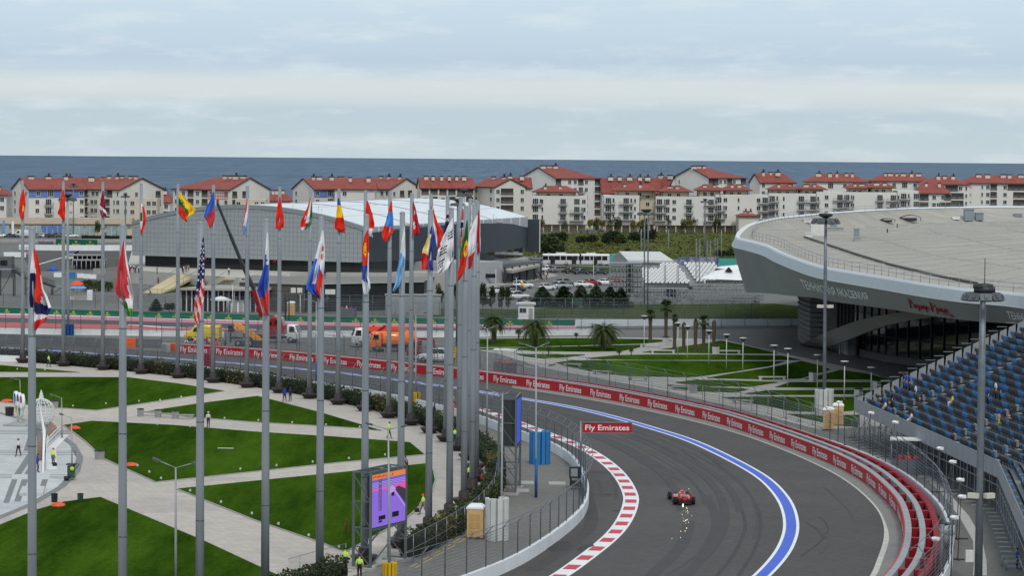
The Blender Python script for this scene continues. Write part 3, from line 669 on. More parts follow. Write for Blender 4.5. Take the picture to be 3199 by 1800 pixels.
def hedge(label, P, hw, h, dens):
 PT = Path(P); t = thing('hedge', label, 'hedge', (P[0][0], P[0][1], 0))
 core = MB(); nn = int(PT.L/1.0)+1; rows = []
 for i in range(nn+1):
  (x, y), (tx, ty) = PT.at(PT.L*i/nn); f = 1+random.uniform(-.12, .10); g = 1+random.uniform(-.1, .08)
  rows.append([(x-ty*o, y+tx*o, z) for o, z in ((hw*.85*f, .05), (hw*.9*f, h*.6*g), (hw*.55, h*.9*g), (-hw*.55, h*.9*g), (-hw*.9*f, h*.6*g), (-hw*.85*f, .05))])
 core.loft(rows); part('dark_core', core, M_core, t)  # added solid dark core, fills the hedge behind its leaves
 lv = MB();
 for i in range(int(PT.L*dens)):
  d = random.uniform(0, PT.L); (x, y), (tx, ty) = PT.at(d); bump_ = 1+.10*sin(d*1.9)+.08*sin(d*.73+2)+.05*sin(d*5.1)
  k = random.random()
  if k < .38: o = random.uniform(-1, 1)*hw; z = h*bump_*random.uniform(.86, 1.06)
  else: o = (1 if k < .69 else -1)*hw*random.uniform(.82, 1.08); z = h*bump_*random.uniform(.05, 1)
  yel = (sin(d*.31+1.3)+sin(d*.117)) > 1.25 and random.random() < .75
  leafquad(lv, (x-ty*o, y+tx*o, z), random.uniform(.08, .18), 1 if yel else 0)
 part('leaves', lv, [M_hedge, M_hedge_y], t, kind='stuff')
hedge('long dark clipped hedge curving behind the row of flagpoles', circ(RP+1.9, 1.72, -.272, 120), .75, 1.7, 85)
hedge('short dark hedge at the lower edge beside the two guards', circ(RP+1.2, -.346, -.43, 10), .8, 1.6, 150)
HP = 25.245
FLAGN = ['red flag with a yellow star', 'red flag with small yellow stars', 'maroon flag with a white stripe', 'red and white flag with a dark tree', 'yellow, green and red flag', 'blue and red flag', 'slim red, white and light blue flag',
'plain red flag by the crane boom', 'green, white and red flag', 'blue, yellow and red flag', 'red over white flag', 'red, light blue and red flag', 'crimson flag with white sun and moon', 'red, white and blue flag behind the tricolour', 'navy flag with a small union cross', 'red flag with a dark blue cross',
'white cloth half hidden', None, 'red flag at the far right of the row', 'white and red flag', 'green and red flag with a gold emblem', 'white flag with black bars', 'blue, yellow and red tricolour', 'white and light blue flag', 'red, blue and white flag with a crest', 'white, blue and red flag with a red shield',
'white, blue and red flag with a small shield', 'stars and stripes flag', 'large red, white and green flag', 'red, white and dark blue striped flag']
pole = MB().tube([(0, 0, .7), (0, 0, 9), (0, 0, 17), (0, 0, HP)], [.29, .26, .232, .195], 16)
polem = pole.mesh('pole', M_pole)
seam = MB()
for z, r in ((6.3, .271), (12.6, .249), (19, .222)): seam.lathe([(r, z-.03), (r+.012, z-.03), (r+.012, z+.03), (r, z+.03)], 16)
seamm = seam.mesh('pole_seam', mat('pole_seam', (.10, .11, .12), .5, .3));
benm = MB().lathe([(.55, .02), (.62, .05), (.98, .50), (1.02, .56), (1.0, .62), (.5, .62), (.46, .66), (.46, 1.12), (.41, 1.16), (.41, 1.24), (.30, 1.26)], 20).mesh('round_bench', M_bench)
capm = MB().lathe([(.205, HP-.02), (.19, HP+.05), (.05, HP+.10), (.001, HP+.11)], 12).mesh('pole_cap', M_pole)
POLES = []
for i in range(30):
 a = A0-DA*i; x, y = CX+RP*cos(a), CY+RP*sin(a); POLES.append((x, y))
 nm = ('grey flagpole flying the '+FLAGN[i]) if FLAGN[i] else 'bare grey flagpole between the white cloth and the red flag'
 t = thing('flagpole', nm, 'flagpole', (x, y, .06), 0, 'flagpoles in a ring round the plaza')
 for n_, me in (('pole', polem), ('pole_seam', seamm), ('round_bench', benm), ('pole_cap', capm)): part(n_, me, None, t)
ln_ = lambda c: c[:3]
cRED, cWH, cBL, cYE, cGR, cLB, cMA, cNV, cCR, cBK, cPK, cLG = S(222, 48, 30), S(232, 232, 236), S(34, 72, 160), S(244, 200, 40), S(30, 110, 60), S(110, 170, 215), S(150, 28, 62), S(26, 34, 92), S(196, 28, 44), S(16, 16, 20), S(206, 60, 66), S(110, 185, 50)
M_flag = mat_custom('flag_cloth', lambda t, b, o: (lambda n: (setattr(n, 'attribute_name', 'flag_colour'), t.links.new(n.outputs['Color'], b.inputs['Base Color'])))(t.nodes.new('ShaderNodeAttribute')), .75, .2)
M_flag.node_tree.nodes['Principled BSDF'].inputs['Sheen Weight'].default_value = .1
def hash2(a, b): return (sin(a*127.1+b*311.7)*43758.5453) % 1
def star(a, b, ca, cb, r, k=1.0): return hypot((a-ca)*k, b-cb) < r
def X1(l): return [(450+v/3.22, l_/3.22, r_/3.22) for v, l_, r_ in l]
def crop(x0, y0, l): return [(y0+v/3.22, x0+a/3.22, x0+b/3.22) for v, a, b in l]
def P_us(a, b):
 if b < .56+.25*(.5-a):
  return cWH if ((int(b*34)+int(a*3.2)) % 2 == 0 and abs(b*34 % 1-.5) < .33 and abs(a*3.2 % 1-.5) < .33) else cNV
 return cWH if int((b*13-a*3.2)) % 2 == 0 else cRED
def P_kr(a, b):
 for ca, cb in ((.72, .30), (.35, .58), (.30, .82)):
  da, db = a-ca, b-cb
  if abs(da) < .22 and abs(db+da*.15) < .068 and int((db+da*.15+.068)/.0272) % 2 == 0: return cBK
 if hypot((a-.97)*.5, b-.64) < .06: return cNV
 if hypot((a-.0)*.5, b-.50) < .05: return cCR
 return cWH
def P_th(a, b):
 if b > .80: return cRED if (b > .92-.1*a) else (cWH if b < .92 or a > .3 else cRED)
 if b > .62+.10*a:
  return cNV if b < .80-.02*a+(.08*(a-.2)) else cWH
 t = a-.20*sin(b*5)
 if t < .22: return cNV if b > .30 else cWH
 if b < .30: return cWH if t < .30+.6*(b-.15) and b > .16 else cRED
 return cRED if t < .62+.15*(.5-b) else cWH
PAINT = {
0: lambda a, b: cYE if star(a, b, .75, .66, .10, .7) else cRED, 1: lambda a, b: cYE if star(a, b, .55, .26, .03, .4) or star(a, b, .5, .12, .02, .4) else cRED,
2: lambda a, b: cWH if abs(b-(.70+.25*(a-.3))) < .075 else cMA, 3: lambda a, b: cGR if (a < .3 and .3 < b < .6) else (cWH if (a < .42 and b < .85) or b < .1 else cRED),
4: lambda a, b: cYE if b < .20+.95*a-.12 and a > .12 or b < .18 else (cGR if b < .42+.55*a else cRED), 5: lambda a, b: S(50, 96, 190) if b < .80-.42*a else cPK,
6: lambda a, b: cRED if a+.5*b < .55 else (cWH if a+.25*b < .95 and b < .75 else cLB), 7: lambda a, b: cRED, 8: lambda a, b: cGR if a > .72 else (cWH if a > .40 and b < .8 or b > .9 else (cWH if hypot(a-.3, b-.62) < .06 else cRED)),
9: lambda a, b: S(40, 80, 170) if b < .22 else (cYE if b < .56 else cRED), 10: lambda a, b: cRED if b < .76 else cWH, 11: lambda a, b: cRED if b < .27 else (S(70, 140, 215) if b < .58+.08*a else cRED),
12: lambda a, b: cNV if (a > .94 or b > .97 and a > .2) else (cWH if hypot((a-.30), (b-.70)*1.4) < .17+.03*sin(12*atan2(b-.7, a-.3)) or hypot(a-.45, (b-.32)*2) < .13 else cCR),
13: lambda a, b: cRED if a > .52-.1*b else (cWH if a > .28 else S(30, 80, 170)), 14: lambda a, b: (cCR if abs((a*2.2+b*9) % 1-.5) < .22 else cWH) if b < .42 and (b < .16 or b > .3) else (cWH if star(a, b, .4, .76, .045, .5) else cNV),
15: lambda a, b: (cNV if abs(a-.35+.1*b) < .10 or abs(b-.42) < .07 else (cWH if abs(a-.35+.1*b) < .19 or abs(b-.42) < .12 else cCR)), 16: lambda a, b: cWH, 18: lambda a, b: cWH if a > .9 or (a < .12 and b > .35) else cCR,
19: lambda a, b: cWH if b < .78-.1*a else cCR, 20: lambda a, b: cYE if (abs(hypot((a-.72), (b-.47)*2.3)-.24) < .075 or (hypot((a-.72), (b-.47)*2.3) < .24 and abs((a+b*3) % .3-.15) < .04)) else (S(40, 96, 40) if b < .50-.25*(a-.4) or (a < .25 and b < .62) else cRED),
21: P_kr, 22: lambda a, b: S(40, 70, 160) if a > .62-.1*b+.2*(b < .18) or b < .18 else (S(240, 222, 150) if b < .60+.12*a else cRED), 23: lambda a, b: cWH if b < .40+.1*a else S(130, 185, 225),
24: lambda a, b: (cYE if hypot((a-.4)*.5, b-.30) < .115 and hash2(int(a*7), int(b*40)) > .35 else cRED) if b < .55 and not (a > .8 and b > .35) else (S(40, 92, 185) if b < .78+.05*a and a < .8 else cWH),
25: lambda a, b: (cCR if hypot((a-.72)*.6, b-.33) < .115 and not (abs(a-.72) < .05 or abs(b-.33) < .016) else cWH) if b < .40+.42*(a-.35 if a > .5 else .2*a) or (abs(a-.42) < .12 and b < .78) else (cRED if a > .62-.5*(b-.8) and b > .55 else S(40, 96, 195)),
26: lambda a, b: cWH if b < .27 or (b < .40 and a > .4 and hash2(int(a*5), int(b*40)) > .2) else (cRED if b > .98-.62*a*.55 and b > .60 or (b > .78) else S(40, 80, 180)),
27: P_us, 28: lambda a, b: cLG if b > .80 and (a < .35 or b > .90) else (cWH if a > .80-.55*max(0, b-.45) or b > .76 else cPK), 29: P_th}
RWS = {0: crop(0, 450, [(455, 228, 240), (520, 206, 252), (600, 190, 258), (680, 188, 246), (750, 208, 240)]), 1: crop(0, 450, [(460, 630, 645), (540, 606, 655), (640, 597, 655), (690, 580, 655), (730, 608, 655), (772, 640, 652)]),
2: crop(0, 450, [(470, 1030, 1042), (560, 1012, 1050), (640, 1003, 1060), (700, 1012, 1080), (732, 1028, 1076)]), 3: crop(0, 450, [(598, 1416, 1428), (640, 1418, 1450), (720, 1413, 1468), (800, 1413, 1465), (870, 1413, 1445), (905, 1415, 1423)]),
4: crop(0, 450, [(480, 1800, 1808), (540, 1800, 1858), (600, 1798, 1922), (660, 1796, 1968), (700, 1798, 1948), (740, 1812, 1890), (785, 1868, 1886)]), 5: crop(0, 450, [(480, 2142, 2152), (560, 2115, 2158), (650, 2072, 2162), (740, 2052, 2162), (780, 2080, 2150), (845, 2104, 2120)]),
6: crop(0, 450, [(550, 2488, 2500), (640, 2470, 2500), (720, 2455, 2498), (820, 2438, 2488), (915, 2442, 2458)]), 7: crop(800, 450, [(530, 233, 245), (640, 210, 262), (740, 198, 278), (800, 197, 282), (850, 195, 276)]),
8: crop(800, 450, [(540, 545, 562), (620, 520, 565), (700, 482, 565), (780, 450, 562), (830, 446, 525), (865, 468, 498)]), 9: crop(800, 450, [(545, 820, 835), (620, 815, 855), (720, 805, 880), (800, 792, 890), (850, 788, 898), (893, 866, 892)]),
10: crop(800, 450, [(570, 1112, 1125), (640, 1105, 1150), (720, 1098, 1176), (800, 1102, 1192), (838, 1118, 1190), (880, 1128, 1164), (932, 1142, 1175)]), 11: crop(800, 450, [(575, 1354, 1368), (660, 1335, 1372), (760, 1310, 1382), (860, 1280, 1384), (900, 1264, 1376), (940, 1266, 1338), (982, 1290, 1310)]),
12: crop(800, 450, [(580, 1578, 1586), (660, 1578, 1608), (760, 1574, 1628), (860, 1570, 1650), (912, 1576, 1662)]), 13: crop(800, 450, [(600, 1760, 1772), (680, 1764, 1792), (780, 1765, 1822), (880, 1765, 1882), (950, 1782, 1874), (1036, 1812, 1838)]),
14: crop(800, 450, [(670, 1926, 1945), (740, 1910, 1948), (800, 1900, 1948), (880, 1890, 1945), (930, 1886, 1914)]), 15: crop(800, 450, [(650, 2070, 2085), (720, 2064, 2090), (840, 2055, 2092), (940, 2048, 2100), (1040, 2043, 2100)]),
16: [(641, 1473, 1479), (678, 1472, 1480), (712, 1470, 1476)], 18: crop(800, 450, [(665, 2236, 2250), (760, 2222, 2254), (900, 2214, 2256), (1010, 2210, 2258), (1090, 2216, 2256)]),
19: crop(800, 450, [(715, 2218, 2230), (800, 2182, 2226), (900, 2142, 2216), (1000, 2130, 2210), (1100, 2134, 2200), (1170, 2130, 2180), (1255, 2134, 2164)]), 20: crop(800, 450, [(770, 2116, 2128), (900, 2096, 2134), (1000, 2070, 2134), (1100, 2048, 2130), (1200, 2048, 2120), (1300, 2030, 2086), (1378, 2024, 2042)]),
21: crop(800, 450, [(745, 1970, 1980), (850, 1920, 1982), (950, 1872, 1986), (1050, 1832, 1986), (1150, 1816, 1980), (1230, 1824, 1940), (1312, 1828, 1848)]), 22: crop(800, 450, [(830, 1760, 1772), (900, 1745, 1778), (970, 1715, 1782), (1070, 1675, 1782), (1150, 1664, 1786), (1210, 1662, 1780), (1268, 1664, 1786)]),
23: crop(800, 450, [(830, 1488, 1496), (900, 1476, 1500), (1000, 1460, 1502), (1100, 1450, 1504), (1200, 1434, 1500), (1300, 1412, 1480), (1400, 1400, 1452), (1484, 1372, 1392)]), 24: crop(800, 450, [(870, 1112, 1130), (950, 1085, 1136), (1050, 1066, 1136), (1150, 1068, 1136), (1250, 1068, 1136), (1340, 1066, 1132), (1400, 1066, 1146), (1455, 1072, 1148), (1510, 1086, 1124)]),
25: crop(800, 450, [(870, 664, 678), (950, 644, 686), (1050, 618, 690), (1150, 590, 692), (1250, 556, 686), (1350, 526, 670), (1420, 500, 662), (1460, 500, 660), (1555, 632, 652)]), 26: crop(800, 450, [(893, 108, 122), (1000, 96, 126), (1100, 92, 126), (1200, 84, 126), (1300, 58, 124), (1400, 28, 124), (1470, 10, 124), (1560, 50, 128), (1720, 96, 126)]),
27: crop(0, 450, [(925, 2038, 2048), (1000, 2028, 2056), (1100, 2014, 2060), (1200, 2004, 2060), (1300, 1990, 2060), (1449, 1976, 2058), (1550, 1964, 2050), (1650, 1958, 2030), (1750, 1954, 2018), (1830, 1984, 2004)]),
28: crop(0, 450, [(968, 1240, 1250), (1100, 1216, 1268), (1200, 1196, 1280), (1300, 1180, 1300), (1449, 1160, 1334), (1510, 1172, 1352), (1545, 1200, 1352), (1640, 1262, 1346), (1742, 1312, 1332)]), 29: crop(0, 450, [(1050, 334, 348), (1150, 318, 385), (1250, 308, 402), (1350, 305, 425), (1449, 302, 442), (1549, 298, 486), (1649, 300, 520), (1700, 312, 500), (1769, 320, 480), (1820, 342, 404), (1876, 352, 364)])}
for i, rw in RWS.items():
 x, y = POLES[i]; yy = y-.42; nr, nc = (46, 16) if i >= 18 else (34, 12); mb_ = MB(); rows = []; cols = []
 v0, v1 = rw[0][0], rw[-1][0]
 for r in range(nr+1):
  b = r/nr; v = v0+(v1-v0)*b; k2 = max(j for j in range(len(rw)) if rw[j][0] <= v+1e-6); k2 = min(k2, len(rw)-2)
  t = (v-rw[k2][0])/(rw[k2+1][0]-rw[k2][0]); t2 = t*t*(3-2*t)*.5+t*.5
  l = rw[k2][1]+(rw[k2+1][1]-rw[k2][1])*t2; rr_ = rw[k2][2]+(rw[k2+1][2]-rw[k2][2])*t2; row = []
  wv = .9*sin(b*9+i)
  for c in range(nc+1):
   a = c/nc; p = AT(l+(rr_-l)*a+wv*(1-abs(2*a-1)), v+2.0*sin(a*5+i)*b, yy)
   fold = (.32*sin(a*11+b*4+i)+.16*sin(a*23-b*7+2*i)+.12*sin(b*17+a*3))*min(1, .15+b)*(.5+.012*(rr_-l)); row.append((p.x, p.y+fold, p.z))
  rows.append(row)
 mb_.grid(rows); o = solo('flag', mb_, M_flag, 'limp '+FLAGN[i]+' hanging from its grey pole', 'flag', 'flags on the ring of poles', loc=(x, yy, rows[0][0][2]))
 ca = o.data.color_attributes.new('flag_colour', 'FLOAT_COLOR', 'CORNER'); buf = []
 for fi in range(nr*nc):
  r, c = divmod(fi, nc); col = PAINT[i]((c+.5)/nc, (r+.5)/nr); buf += list(col[:3])+[1.0]; buf += buf[-4:]*3
 ca.data.foreach_set('color', buf)
def winmesh(w, h, mull=1):
 f = MB(); t = .11
 f.box(0, 0, h/2-t/2, w, .10, t).box(0, 0, -h/2+t/2, w, .10, t).box(-w/2+t/2, 0, 0, t, .10, h-2*t).box(w/2-t/2, 0, 0, t, .10, h-2*t)
 for i in range(mull): f.box(-w/2+w*(i+1)/(mull+1), 0, 0, .09, .08, h-2*t)
 f.box(0, -.03, -h/2-.05, w+.2, .16, .08)
 p = MB().box(0, .0, 0, w-2*t, .04, h-2*t)
 return f.mesh('window', M_frame), p.mesh('pane', M_glassw)
WIN = {'w': winmesh(1.5, 1.7), 'n': winmesh(.8, 1.7, 0), 's': winmesh(.7, .6, 0), 'D': winmesh(2.2, 2.3, 2), 'S': winmesh(3.4, 2.9, 3)}
M_rail = mat('balcony_rail', (.10, .09, .09), .6, .3, var=.1); M_railg = mat('balcony_glass', (.30, .33, .35), .3, var=.1, alpha=.55)
def balmesh(w=3.2, dep=1.1, glass=False):
 b = MB().box(0, -dep/2, -.09, w, dep, .18)
 r = MB()
 for z in (.45, .95): r.box(0, -dep+.03, z, w, .05, .05).box(-w/2+.03, -dep/2, z, .05, dep, .05).box(w/2-.03, -dep/2, z, .05, dep, .05)
 n = int(w/.25)
 for i in range(n+1): r.box(-w/2+.02+(w-.04)*i/n, -dep+.03, .48, .03, .03, .96)
 return b.mesh('balcony', M_conc), r.mesh('railing', M_rail)
BAL = balmesh(); BALW = balmesh(5.2, 1.3)
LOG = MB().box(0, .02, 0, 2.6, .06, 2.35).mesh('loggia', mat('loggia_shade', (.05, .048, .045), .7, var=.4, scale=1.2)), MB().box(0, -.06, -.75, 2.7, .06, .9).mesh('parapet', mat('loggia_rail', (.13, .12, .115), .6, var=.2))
ACM = MB().box(0, -.18, 0, .8, .35, .6).mesh('air_conditioner', mat('ac_grey', (.45, .45, .44), .5, var=.15))
def onwall(root, A, B, z, t, kind, off=.03):
 """put a window, balcony or loggia at fraction t of the wall A-B, centre height z"""
 dx, dy = B[0]-A[0], B[1]-A[1]; l = hypot(dx, dy); ux, uy = dx/l, dy/l; nx, ny = uy, -ux
 p = Vector((A[0]+dx*t+nx*off, A[1]+dy*t+ny*off, z))-wloc(root); rz = atan2(uy, ux)
 def put(name, me, q, par, loc=None):
  o = part(name, me, None, par); o.location = q
  if par is root: o.rotation_euler = (0, 0, rz)
  return o
 if kind in WIN:
  o = put('window', WIN[kind][0], p, root); put('pane', WIN[kind][1], Vector((0, 0, 0)), o)
 elif kind in 'BW':
  me = BAL if kind == 'B' else BALW
  o = put('balcony', me[0], p-Vector((0, 0, 1.15)), root); put('railing', me[1], Vector((0, 0, 0)), o)
  d = put('balcony_door', WIN['D'][0], p, root); put('pane', WIN['D'][1], Vector((0, 0, 0)), d)
  if kind == 'W':
   q = p+Vector((ux*1.9, uy*1.9, .15)); d = put('window', WIN['n'][0], q, root); put('pane', WIN['n'][1], Vector((0, 0, 0)), d)
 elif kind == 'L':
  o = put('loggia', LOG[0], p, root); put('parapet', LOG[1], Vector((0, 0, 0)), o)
 elif kind == 'a': put('air_conditioner', ACM, p-Vector((0, 0, .3)), root)
def facade(root, A, B, zt, fl, pats, zmin):
 z = zt-fl*.5
 for r, pat in enumerate(pats):
  if z < zmin: break
  for i, c in enumerate(pat):
   if c != '.': onwall(root, A, B, z, (i+.5)/len(pat), c)
  z -= fl
def chimneys(roof, P, Q, z, n, rnd):
 n = max(2, int(n*.75))
 for i in range(n):
  t = (i+.5+rnd.uniform(-.25, .25))/n; k = rnd.choice((1.0, 1.4, 2.0)); x, y = P[0]+(Q[0]-P[0])*t, P[1]+(Q[1]-P[1])*t-rnd.uniform(.2, 1.8)
  rz = atan2(Q[1]-P[1], Q[0]-P[0])
  part('chimney', MB().box(x, y, z-.15, k, .9, 1.4, rz), M_chim, roof); part('chimney_cap', MB().box(x, y, z+.72, k+.4, 1.2, .36, rz), M_trim, roof)
  if rnd.random() < .35: part('vent_pipe', MB().box(x+.2, y+.3, z+1.2, .55, .55, 1.2, rz), M_trim, roof)
def gable_block(label, u0, u1, u2, vb, ve, vr, theta, right=False, m=None, endp=(), facp=(), hip=False, D=None, chim=5, topband=None, fl=2.95, seed=1, zmin=4.0):
 rnd = random.Random(seed); m = m or M_cream
 C1 = G(u1, vb) if D is None else Vector((AT(u1, vb, D).x, D, 0)); pm = ppm(C1.y); th = R(theta); sg = -1 if right else 1
 w = abs(u1-u0)/pm/sin(th); Lf = abs(u2-u1)/pm/cos(th)
 f = Vector((sg*cos(th), sin(th), 0)); e = Vector((-sg*sin(th), cos(th), 0))
 C2 = C1+f*Lf; C0 = C1+e*w; C3 = C0+f*Lf
 ze = AT(u1, ve, C1.y).z; zr = AT((u0+u1)/2, vr, C1.y+e.y*w/2).z
 root = thing('apartment_block', label, 'apartment block', tuple(C1)); M1 = (C0+C1)/2; M2 = (C2+C3)/2
 wl = MB()
 for a, b in ((C0, C1), (C1, C2), (C2, C3), (C3, C0)): wl.add([(a.x, a.y, 0), (b.x, b.y, 0), (b.x, b.y, ze), (a.x, a.y, ze)], [(0, 1, 2, 3)])
 wl.add([(C0.x, C0.y, ze), (C1.x, C1.y, ze), (M1.x, M1.y, zr)], [(0, 1, 2)])
 if not hip: wl.add([(C2.x, C2.y, ze), (C3.x, C3.y, ze), (M2.x, M2.y, zr)], [(0, 1, 2)])
 part('wall', wl, m, root)
 o = .55; E1 = C1-e*o-f*.35; E2 = C2-e*o+f*(.35 if not hip else o); E0 = C0+e*o-f*.35; E3 = C3+e*o+f*(.35 if not hip else o); R1 = M1-f*.35; R2 = M2+f*.35 if not hip else M2-f*(w/2)
 dz = (zr-ze)*o/(w/2); rf = MB(); th_ = .28
 def slab(*P):
  n = len(P); vs = [tuple(p) for p in P]+[(p[0], p[1], p[2]-th_) for p in P]
  rf.add(vs, [tuple(range(n)), tuple(range(2*n-1, n-1, -1))]+[(i, n+i, n+(i+1) % n, (i+1) % n) for i in range(n)])
 P = lambda q, z: (q.x, q.y, z+.16)
 slab(P(E1, ze-dz), P(E2, ze-dz), P(R2, zr), P(R1, zr)); slab(P(E3, ze-dz), P(E0, ze-dz), P(R1, zr), P(R2, zr))
 if hip: slab(P(E2, ze-dz), P(E3, ze-dz), P(R2, zr))
 roof = part('roof', rf, M_tile, root)
 tr = MB()
 for a, za, b, zb in ((E1, ze-dz, R1, zr), (E0, ze-dz, R1, zr), (E1, ze-dz, E2, ze-dz)): tr.beam((a.x-f.x*.03, a.y-f.y*.03, za+.05), (b.x-f.x*.03, b.y-f.y*.03, zb+.05), .14, .38)
 part('eaves_trim', tr, M_trim, root)
 chimneys(roof, R1*.9+R2*.1, R1*.1+R2*.9, zr, chim, rnd)
 A, B = (C1, C2) if not right else (C2, C1); facade(root, A, B, ze, fl, facp, zmin)
 A, B = (C0, C1) if not right else (C1, C0); facade(root, A, B, ze-.2, fl, endp, zmin)
 if topband:
  a, b = (C1, C2) if not right else (C2, C1); part('upper_band', MB().wallstrip(offs([(a.x, a.y), (b.x, b.y)], -.02), ze-fl-.05, ze-.35, .06), topband, root)
 return root
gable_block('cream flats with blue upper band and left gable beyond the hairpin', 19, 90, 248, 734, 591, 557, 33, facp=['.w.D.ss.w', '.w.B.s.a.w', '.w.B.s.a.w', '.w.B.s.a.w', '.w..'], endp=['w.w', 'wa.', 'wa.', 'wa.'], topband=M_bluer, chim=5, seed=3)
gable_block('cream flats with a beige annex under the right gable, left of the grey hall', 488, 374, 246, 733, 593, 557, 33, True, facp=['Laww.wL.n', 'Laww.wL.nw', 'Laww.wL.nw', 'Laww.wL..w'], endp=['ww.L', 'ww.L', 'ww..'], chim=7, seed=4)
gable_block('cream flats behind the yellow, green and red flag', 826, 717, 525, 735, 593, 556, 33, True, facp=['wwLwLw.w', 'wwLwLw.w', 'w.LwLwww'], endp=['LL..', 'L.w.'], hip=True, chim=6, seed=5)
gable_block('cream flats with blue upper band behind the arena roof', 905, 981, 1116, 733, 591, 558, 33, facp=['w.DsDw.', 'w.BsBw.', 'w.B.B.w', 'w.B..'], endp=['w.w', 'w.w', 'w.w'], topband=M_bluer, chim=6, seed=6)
gable_block('cream flats with front gable above the white arena roof', 1312, 1218, 1114, 733, 591, 558, 33, True, facp=['Lwn.ww', 'Lwn.ww', 'L.n.'], endp=['wLL.', 'w..'], chim=5, seed=7)
gable_block('long cream flats with rows of dark loggias under one straight roof', 1300, 1313, 1480, 730, 585, 556, 12, facp=['LLLLLL', 'wLwLwL', 'wLwLwL'], chim=8, seed=8, D=960)
gable_block('cream flats with street facing gable and roof lantern', 1640, 1545, 1474, 729, 584, 559, 60, True, facp=['w.w', 'w.w', 'w.w'], endp=['wLL.w', 'wLL.w', 'wLL.w'], chim=2, seed=9, D=958)
gable_block('red roofed flats half hidden behind the tall white block', 1560, 1568, 1660, 728, 583, 555, 10, facp=['.LL.', '.LL.', '.LL.'], chim=2, seed=10, D=985)
gable_block('tall white flats with six floors and left gable behind the hipped roofs', 1628, 1734, 1877, 724, 557, 523, 36, facp=['L.wwLw.L', 'L.wwBw.L', '...wBw.L', 'L..w.w.L', '...w.w.L'], endp=['n..', 'n..'], m=M_whiter, chim=5, seed=11, D=1045, hip=True)
gable_block('long low flats with straight red roof between the two tall white blocks', 1870, 1880, 2064, 724, 597, 557, 14, facp=['ww...w', 'ww...w', 'w....w'], chim=7, seed=12, D=1055)
gable_block('small red roofed flats with open gable lantern between tall blocks', 2120, 2088, 2040, 722, 583, 553, 50, True, facp=['.w', '.w'], endp=['L.', 'L.'], chim=2, seed=13, D=1060)
gable_block('tall white flats with left gable on the right of the row', 2111, 2213, 2335, 722, 556, 524, 36, facp=['LLwwLw.L', 'L.ww.w.L', '...w.w.L'], endp=['n..', 'n..'], m=M_whiter, chim=5, seed=14, D=1045, hip=True)
gable_block('white flats with red gable roof just right of the tall block', 2345, 2372, 2489, 720, 568, 543, 30, facp=['w.wLw', 'wLwLw', 'w.w.w'], chim=4, seed=15, D=1075, hip=True)
def hip_block(label, u0, u1, D, vtop, ve, vr, pats, chim=4, seed=1, m=None, depth=13, fl=2.95, inset=.35, group=None):
 rnd = random.Random(seed); a = AT(u0, 700, D); b = AT(u1, 700, D); ze = AT((u0+u1)/2, ve, D).z; zr = AT((u0+u1)/2, vr, D+depth/2).z
 root = thing('apartment_block', label, 'apartment block', (a.x, D, 0)); m = m or M_whiter
 P = [(a.x, D), (b.x, D), (b.x, D+depth), (a.x, D+depth)]; part('wall', MB().prism(P, 0, ze), m, root)
 o = .7; k = min(depth/2, (b.x-a.x)*inset); rf = MB(); e = [(a.x-o, D-o, ze), (b.x+o, D-o, ze), (b.x+o, D+depth+o, ze), (a.x-o, D+depth+o, ze), (a.x+k, D+depth/2, zr), (b.x-k, D+depth/2, zr)]
 rf.add(e, [(0, 1, 5, 4), (1, 2, 5), (2, 3, 4, 5), (3, 0, 4), (3, 2, 1, 0)]); roof = part('roof', rf, M_tile, root)
 tr = MB().beam((a.x-o, D-o-.02, ze-.08), (b.x+o, D-o-.02, ze-.08), .1, .3); part('eaves_trim', tr, M_trim, root)
 chimneys(roof, (a.x+k*.7, D+depth*.4), (b.x-k*.7, D+depth*.4), zr-.5, chim, rnd)
 facade(root, P[0], P[1], ze-.1, fl, pats, 3.5)
 return root
hip_block('cream flats linking the two gabled blocks beyond the hairpin', 190, 345, 957, 0, 591, 555, ['w.'], 4, 51, m=M_cream, inset=.02)
hip_block('cream flats linking the two gabled blocks above the arena roof', 1045, 1170, 948, 0, 591, 556, ['w.'], 3, 52, m=M_cream, inset=.02)
hip_block('wide white flats with hipped roof and row of small dormers, far right centre', 2515, 2716, 1090, 0, 568, 543, ['w..D.w..w', 'w..w.w..w', 'w..w.w..w'], 7, 21)
hip_block('wide white flats with hipped roof behind the second hipped row', 2718, 2914, 1090, 0, 566, 543, ['w.D.w.D.wD.w', 'w.w.w.w.w', 'w.w.w.w.w'], 8, 22)
hip_block('white flats with dark balconies and long hipped roof at the right', 2880, 3026, 1075, 0, 576, 551, ['..w.LLwn', '.wwL.LLn', '.wLLwLLn', '.wLLwLLn'], 4, 23, inset=.5)
hip_block('white flats with wide dark balconies at the right edge', 3004, 3290, 1080, 0, 573, 547, ['ss.nwL.wLLLLw.LL', 'ss.nwL.w.LL.w.LL', 'ss.nwL.w.LL.w.LL', 'ss.nwL.w.LL.w.LL'], 9, 24)
hip_block('low white flats with single red roof before the dark balconies', 2868, 2966, 1040, 0, 604, 574, ['LL.w.wL', 'LL.wwLL', 'LL.wwLL'], 2, 25, inset=.2)
hip_block('small house with red roof at the left edge beyond the hairpin', -60, 20, 940, 0, 609, 585, ['..w', '..w'], 2, 26)
hip_block('red roofed house far behind between the second and third flats', 486, 530, 1010, 0, 632, 596, ['ww', 'wL', 'wL'], 3, 27)
hip_block('red roofed house far behind the grey hall, by the plain red flag', 826, 908, 1010, 0, 628, 596, ['w.w', 'w.w'], 4, 28)
